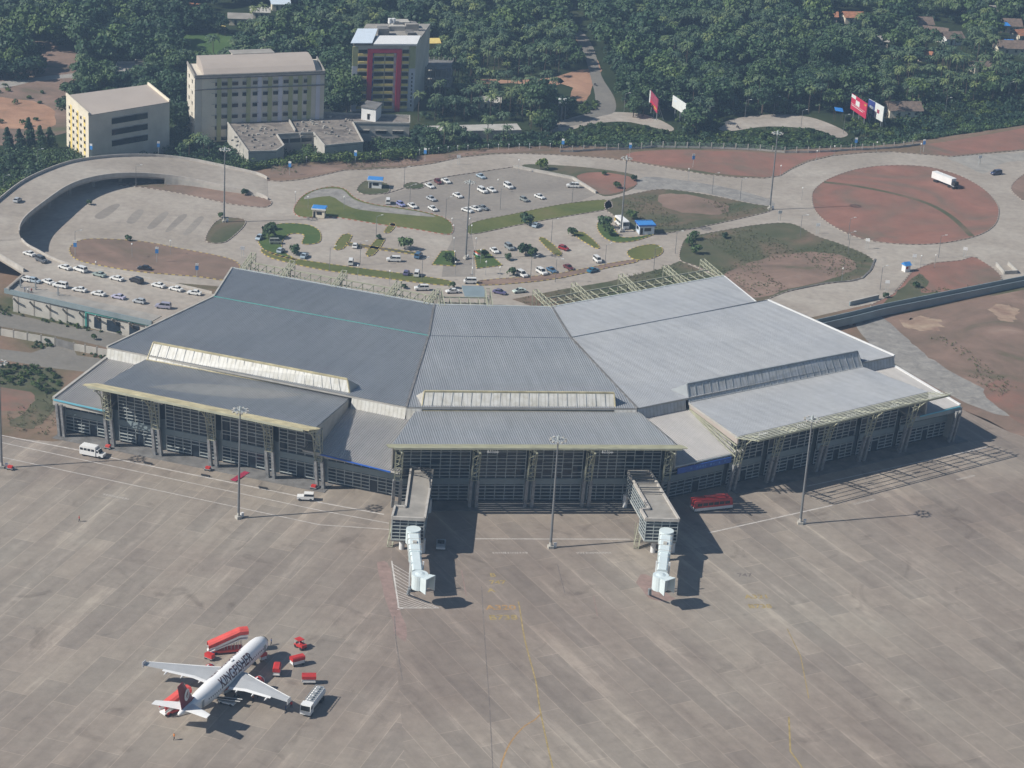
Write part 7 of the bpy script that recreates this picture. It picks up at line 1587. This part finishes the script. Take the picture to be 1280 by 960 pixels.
# dark conifers west, hedge and scrub
def shrub_proto(seed, mat='scrub'):
    t = thing('shrub', 'x', 'shrub'); rnd = np.random.default_rng(seed); V, Fc = clump_faces(260, [(rnd.uniform(-.6, .6), rnd.uniform(-.6, .6), rnd.uniform(.6, 1.4), rnd.uniform(.6, 1.0)) for _ in range(5)], .2, rnd); np_mesh('crown', V, Fc, mat, t)
    mb = MB(); mb.tube((0, 0, -.1), (0, 0, 1.2), .08, .04, 5); mb.build('trunk', 'bark', t); return t
sp = [shrub_proto(90 + i, 'leaf' if i else 'scrub') for i in range(3)]; us = set()
for x, y, s_, lab in [(676, 212, 1.9, 'round young tree casting a shade on the ring road verge above the upper lot'), (756, 219, 1.0, 'small dark bush on the red soil triangle nearest the ring road'), (793, 226, 1.2, 'spiky dark bush at the tip of the stone pitching'), (772, 236, 1.3, 'bush on the low corner of the red soil triangle'),
        (659, 281, 2.0, 'small tree shading the light blue saloon on the grass verge'), (657, 318, 2.3, 'plump dark tree beside the dark grey suv'), (664, 320, 1.6, 'smaller bush merging with the plump dark tree by the kerb'), (634, 325, 1.2, 'low bush at the end of the thin kerb beside the dark grey suv'), (641, 344, 1.4, 'dark bush beside the white and pale blue suv'),
        (716, 295, 1.5, 'spreading bush at the head of the grass island with the yellow kerb'), (755, 285, 2.0, 'bush on the kerbed island beside the bus, nearer the road'), (762, 294, 1.7, 'bush on the kerbed island beside the bus, nearer the mast'), (790, 274, 1.6, 'bush between the bus and the weedy plot'),
        (506, 312, 2.0, 'dark round tree on the thin kerb strip in the lower car park'), (367, 318, 1.8, 'feathery bush between the hatchback and the pale saloon'), (336, 297, 2.3, 'spreading tree over the lawn bend by the mast island'), (338, 287, 1.3, 'dark bush just above the tree on the lawn bend'), (473, 299, 1.0, 'small bush at the top of the middle diagonal island'),
        (276, 272, 1.0, 'small dark bush at the foot of the island mast'), (307, 244, 1.3, 'bush on the brown strip near the end of the elevated road'), (161, 301, 1.0, 'low dark bush on the long edge of the brown soil island'), (111, 256, .9, 'low bush at the kerb inside the elevated road'),
        (558, 326, 1.3, 'leafy shrub in the trapezoid bed, first of two'), (566, 330, 1.2, 'leafy shrub in the trapezoid bed, nearer the plaza'), (606, 322, 1.2, 'yellow-green shrub behind the tricolour flag'), (505, 361, .9, 'dark cypress-like bush behind the terminal trusses'), (566, 360, 1.0, 'dark bush in front of the half hidden white saloon'),
        (861, 308, 1.6, 'grey-green bush on the weedy plot nearest the oval island'), (868, 300, 1.6, 'grey-green bush on the weedy plot beside the road corner'), (905, 298, 1.1, 'small bush casting a dark spot on the weedy plot'), (870, 318, 1.5, 'grey-green bush on the weedy plot nearest the terminal'),
        (1106, 372, 1.0, 'low bush beside the road down to the ramp bridge'), (1146, 360, 1.1, 'low green bush on the plot behind the guard hut'), (500, 197, 1.4, 'green bush at the fence in front of the flat-roofed block'), (118, 425, .8, 'low bush at the foot of the teal portal'), (150, 418, .8, 'low bush under the terminal roof edge by the doorway'), (60, 430, .9, 'low weed bush against the stained panel wall')]:
    settle(sp, us, *G(x, y).xy, .1, s_, lab, None); 
for o in bpy.data.objects:
    if o.name.startswith('shrub') and o.get('group') is None and 'group' in o: del o['group']
cp_ = thing('conifer', 'x', 'tree'); rnd = np.random.default_rng(4)
V, Fc = clump_faces(1400, [(rnd.uniform(-1, 1) * (1 - k / 15) * 1.6, rnd.uniform(-1, 1) * (1 - k / 15) * 1.6, 1 + k * .62, 2.6 - k * .15) for k in range(14)], .28, rnd); np_mesh('crown', V, Fc, 'leaf_dark', cp_)
mb = MB(); mb.tube((0, 0, -.5), (0, 0, 8), .25, .08, 6); mb.build('trunk', 'bark', cp_)
for i, (x, y, lab) in enumerate([(36, 187, 'tall dark conifer in front of the orange clearing'), (24, 190, 'dark conifer on the west flank of the tallest one'), (50, 189, 'dark conifer on the yellow block side of the tallest one'), (62, 186, 'dark conifer between the tallest one and the yellow block'), (9, 188, 'dark conifer near the elevated road at the clearing edge')]):
    o = cp_ if i == 0 else copy_tree(cp_); p = G(x, y, ZB); o.location = (p.x, p.y, ZB); o.scale = (.9, .9, (1.25, .9, 1.0, .85, .9)[i]); o['label'] = lab; o['group'] = 'dark conifers by the orange clearing'
def scrub(name, regions, dens, hmin, hmax, leaf, mat, zfun, zg=0, nf=70):
    VV = []; rnd = np.random.default_rng(3)
    for P in regions:
        W_ = [G(x, y, zg).xy for x, y in P]; wx = [w.x for w in W_]; wy = [w.y for w in W_]; n = int((max(wx) - min(wx)) * (max(wy) - min(wy)) * dens)
        WP = [(w.x, w.y) for w in W_]; XY = np.stack([rnd.uniform(min(wx), max(wx), n), rnd.uniform(min(wy), max(wy), n)], 1)
        if zfun is tz: t = np.clip(signed_out(XY) / 14., 0, 1); Z = ZB * t * t * (3 - 2 * t)
        else: Z = np.full(n, float(zfun))
        for (X, Y), z in zip(XY, Z):
            if not inpoly(X, Y, WP): continue
            h = rnd.uniform(hmin, hmax); V, _f = clump_faces(nf, [(X, Y, z + h * .45, h * .6), (X + rnd.uniform(-h, h) * .6, Y + rnd.uniform(-h, h) * .6, z + h * .35, h * .5)], leaf, rnd); VV.append(V)
    V = np.concatenate(VV); o = np_mesh(name, V, np.arange(len(V)).reshape(-1, 4), mat, None, np.repeat(rnd.random(len(VV)) * .8, [len(q) // 4 for q in VV])); tag(o, kind='stuff')
scrub('undergrowth', [[(-80, 262), (0, 262), (25, 237), (50, 222), (82, 210), (112, 204), (150, 199), (200, 199), (240, 204), (330, 216), (370, 205), (330, 196), (300, 198), (230, 190), (120, 192), (60, 200), (0, 232), (-80, 240)],
    [(270, 200), (330, 212), (460, 212), (520, 208), (520, 186), (460, 190), (400, 194), (350, 200), (300, 200)]], .12, 1.6, 3.4, .28, 'scrub', tz, ZB * .7)
scrub('undergrowth', [[(470, 178), (520, 168), (640, 168), (720, 170), (830, 172), (900, 176), (960, 178), (1060, 178), (1130, 172), (1200, 158), (1300, 138), (1300, 160), (1200, 178), (1130, 190), (980, 196), (860, 194), (700, 196), (600, 200), (520, 206), (490, 202)]], .13, 1.6, 3.6, .3, 'leaf', tz, ZB * .8)
scrub('undergrowth', [[(1066, 172), (1050, 150), (1110, 140), (1200, 128), (1300, 112), (1300, 138), (1200, 158), (1130, 172)]], .11, 1.0, 2.6, .28, 'scrub', ZB, ZB)
scrub('undergrowth', [[(-20, 452), (25, 456), (66, 462), (76, 478), (70, 498), (50, 492), (38, 484), (0, 482), (-20, 480)]], .30, .6, 1.5, .16, 'scrub', 0)
scrub('undergrowth', [[(60, 395), (112, 408), (170, 416), (168, 420), (110, 414), (50, 402)], [(45, 418), (69, 430), (68, 436), (40, 436)], [(100, 438), (134, 446), (132, 451), (98, 446)], [(-20, 378), (20, 384), (30, 396), (0, 397), (-20, 392)]], .35, .4, .9, .12, 'scrub', 0)
scrub('undergrowth', [[(690, 169), (715, 165), (740, 158), (780, 155), (812, 161), (836, 167), (865, 170), (865, 186), (690, 186)], [(865, 162), (910, 167), (960, 161), (1020, 165), (1046, 175), (1060, 186), (865, 186)],
    [(850, 140), (890, 146), (905, 155), (895, 165), (850, 165), (842, 158)], [(730, 132), (752, 128), (735, 142), (700, 150), (705, 135)]], .16, 1.0, 2.2, .26, 'scrub', ZB, ZB)
scrub('undergrowth', [[(-90, 195), (20, 192), (110, 193), (112, 204), (50, 224), (0, 268), (-90, 300)], [(200, 186), (262, 182), (290, 196), (345, 200), (345, 216), (280, 214), (215, 203)], [(205, 140), (240, 130), (250, 176), (262, 190), (212, 196)]], .11, 1.8, 4.0, .3, 'leaf', ZB, ZB)
scrub('undergrowth', [[(280, 190), (310, 198), (352, 196), (400, 190), (460, 186), (515, 176), (530, 182), (520, 206), (300, 214)]], .12, 2.5, 4.6, .3, 'leaf', ZB, ZB)
scrub('undergrowth', [[(262, 208), (330, 215), (350, 211), (370, 206), (450, 204), (520, 199), (520, 186), (450, 190), (370, 192), (330, 198), (262, 192)]], .13, 2.6, 4.6, .3, 'scrub', tz, 0)
scrub('undergrowth', [[(780, 130), (900, 128), (1060, 122), (1060, 140), (1000, 142), (905, 143), (850, 139), (790, 137)], [(1060, 118), (1300, 96), (1300, 116), (1110, 138), (1060, 140)]], .07, 2.2, 5.0, .34, 'leaf', ZB, ZB)
scrub('undergrowth', [[(-90, 118), (-20, 108), (110, 112), (80, 145), (76, 165), (-90, 170)]], .006, 1.0, 2.5, .26, 'scrub', ZB, ZB)
# low growth filling the gaps between the crowns
UV_ = []; rnd = np.random.default_rng(5); fx, fy = rnd.uniform(-330, 350, 9000), rnd.uniform(780, 1240, 9000); fd = signed_out(np.stack([fx, fy], 1))
for X, Y, d in zip(fx, fy, fd):
    if d < 12: continue
    x, y = PX((X, Y, ZB))
    if x < -60 or x > 1340 or y < -40 or any(inpoly(x, y, c_) for c_ in CLEAR): continue
    h = rnd.uniform(2.5, 5.0); UV_.append(clump_faces(60, [(X, Y, ZB + h * .45, h * .62), (X + 1.5, Y + 1, ZB + h * .3, h * .5)], .42, rnd)[0])
V = np.concatenate(UV_); tag(np_mesh('forest_understorey', V, np.arange(len(V)).reshape(-1, 4), 'leaf_dark'), kind='stuff')
# grass tufts and weeds on the plots
M['dry'] = plain('dry_weeds', (.13, .135, .07), .9, amt=.35, scale=.3)
def tufts(name, regions, dens, leaf, mat, zz=.14):
    VV = []; rnd = np.random.default_rng(8)
    for P in regions:
        W_ = [G(x, y, 0).xy for x, y in P]; wx = [w.x for w in W_]; wy = [w.y for w in W_]; WP = [(w.x, w.y) for w in W_]; A = (max(wx) - min(wx)) * (max(wy) - min(wy))
        for _ in range(int(A * dens)):
            X, Y = rnd.uniform(min(wx), max(wx)), rnd.uniform(min(wy), max(wy))
            if not inpoly(X, Y, WP) or math.sin(X * .19) + math.sin(Y * .13 + X * .07) < -.3: continue
            V, _f = clump_faces(9, [(X, Y, zz + .1, rnd.uniform(.15, .5))], leaf, rnd); VV.append(V)
    V = np.concatenate(VV); tag(np_mesh(name, V, np.arange(len(V)).reshape(-1, 4), mat), kind='stuff')
tufts('weeds', [[(770, 255), (800, 243), (940, 257), (960, 262), (850, 288), (800, 290)], [(860, 300), (950, 282), (1020, 297), (1085, 322), (1070, 347), (940, 372), (905, 345), (855, 322)], [(640, 376), (720, 358), (850, 328), (905, 350), (700, 392)],
                [(1140, 418), (1190, 424), (1270, 485), (1250, 497), (1160, 440)], [(1135, 355), (1150, 342), (1160, 362), (1240, 355), (1110, 380)], [(10, 515), (45, 500), (70, 480), (66, 545), (10, 538)], [(340, 220), (345, 208), (620, 190), (600, 192), (500, 207), (430, 211)]], .5, .11, 'dry')
# ---------------------------------------------------------------- air, light, camera
mb = MB(); mb.hexa([(-2300, -1000, -8), (2300, -1000, -8), (2300, 2700, -8), (-2300, 2700, -8), (-2300, -1000, 262), (2300, -1000, 262), (2300, 2700, 262), (-2300, 2700, 262)])
m = bpy.data.materials.new('haze_air'); m.use_nodes = True; N, L = m.node_tree.nodes, m.node_tree.links
for nd in list(N):
    if nd.type == 'BSDF_PRINCIPLED': N.remove(nd)
pv = N.new('ShaderNodeVolumePrincipled'); pv.inputs['Color'].default_value = (.48, .70, 1, 1); pv.inputs['Density'].default_value = HAZE; pv.inputs['Anisotropy'].default_value = .2
out = [nd for nd in N if nd.type == 'OUTPUT_MATERIAL'][0]; L.new(pv.outputs[0], out.inputs['Volume']); M['haze'] = m
tag(mb.build('haze', 'haze'), kind='stuff')
EL, AZS = 39.9, 18.3                                 # shadows run toward 18.3 degrees, sun opposite
sd = bpy.data.lights.new('sun', 'SUN'); so = bpy.data.objects.new('sun', sd); COL.objects.link(so); sd.energy = SUN; sd.angle = R(.5); sd.color = (1, .95, .87)
dirn = Vector((math.cos(R(AZS)) * math.cos(R(EL)), math.sin(R(AZS)) * math.cos(R(EL)), -math.sin(R(EL)))); so.rotation_euler = dirn.to_track_quat('-Z', 'Y').to_euler(); so.location = (-200, 300, 300)
w = bpy.data.worlds.new('World'); scene.world = w; w.use_nodes = True; N, L = w.node_tree.nodes, w.node_tree.links; bg = N['Background']
sky = N.new('ShaderNodeTexSky'); sky.sky_type = 'NISHITA'; sky.sun_disc = False; sky.sun_elevation = R(EL); sky.air_density = 1.2; sky.dust_density = .6; sky.ozone_density = 3.
sd_ = -dirn; sky.sun_rotation = math.atan2(sd_.x, sd_.y)
L.new(sky.outputs[0], bg.inputs[0]); bg.inputs[1].default_value = SKY
cam = bpy.data.cameras.new('camera'); co = bpy.data.objects.new('camera', cam); COL.objects.link(co); scene.camera = co
cam.sensor_fit = 'HORIZONTAL'; cam.sensor_width = 36; cam.lens = F / 1280 * 36; cam.clip_start = 1; cam.clip_end = 6000
Mx = Matrix((RT, UP, -FW)).transposed().to_4x4(); Mx.translation = (0, 0, H); co.matrix_world = Mx
vs = scene.view_settings; vs.view_transform = 'Standard'; vs.look = 'None'; vs.gamma = 1; vs.exposure = EXPO; vs.use_curve_mapping = False
scene.render.resolution_x, scene.render.resolution_y = 1280, 960
c = scene.cycles; c.max_bounces = 5; c.diffuse_bounces = 3; c.glossy_bounces = 2; c.transmission_bounces = 2; c.volume_bounces = 0; c.transparent_max_bounces = 4
c.use_denoising = True; c.use_adaptive_sampling = True; c.adaptive_threshold = .02; c.caustics_reflective = False; c.caustics_refractive = False
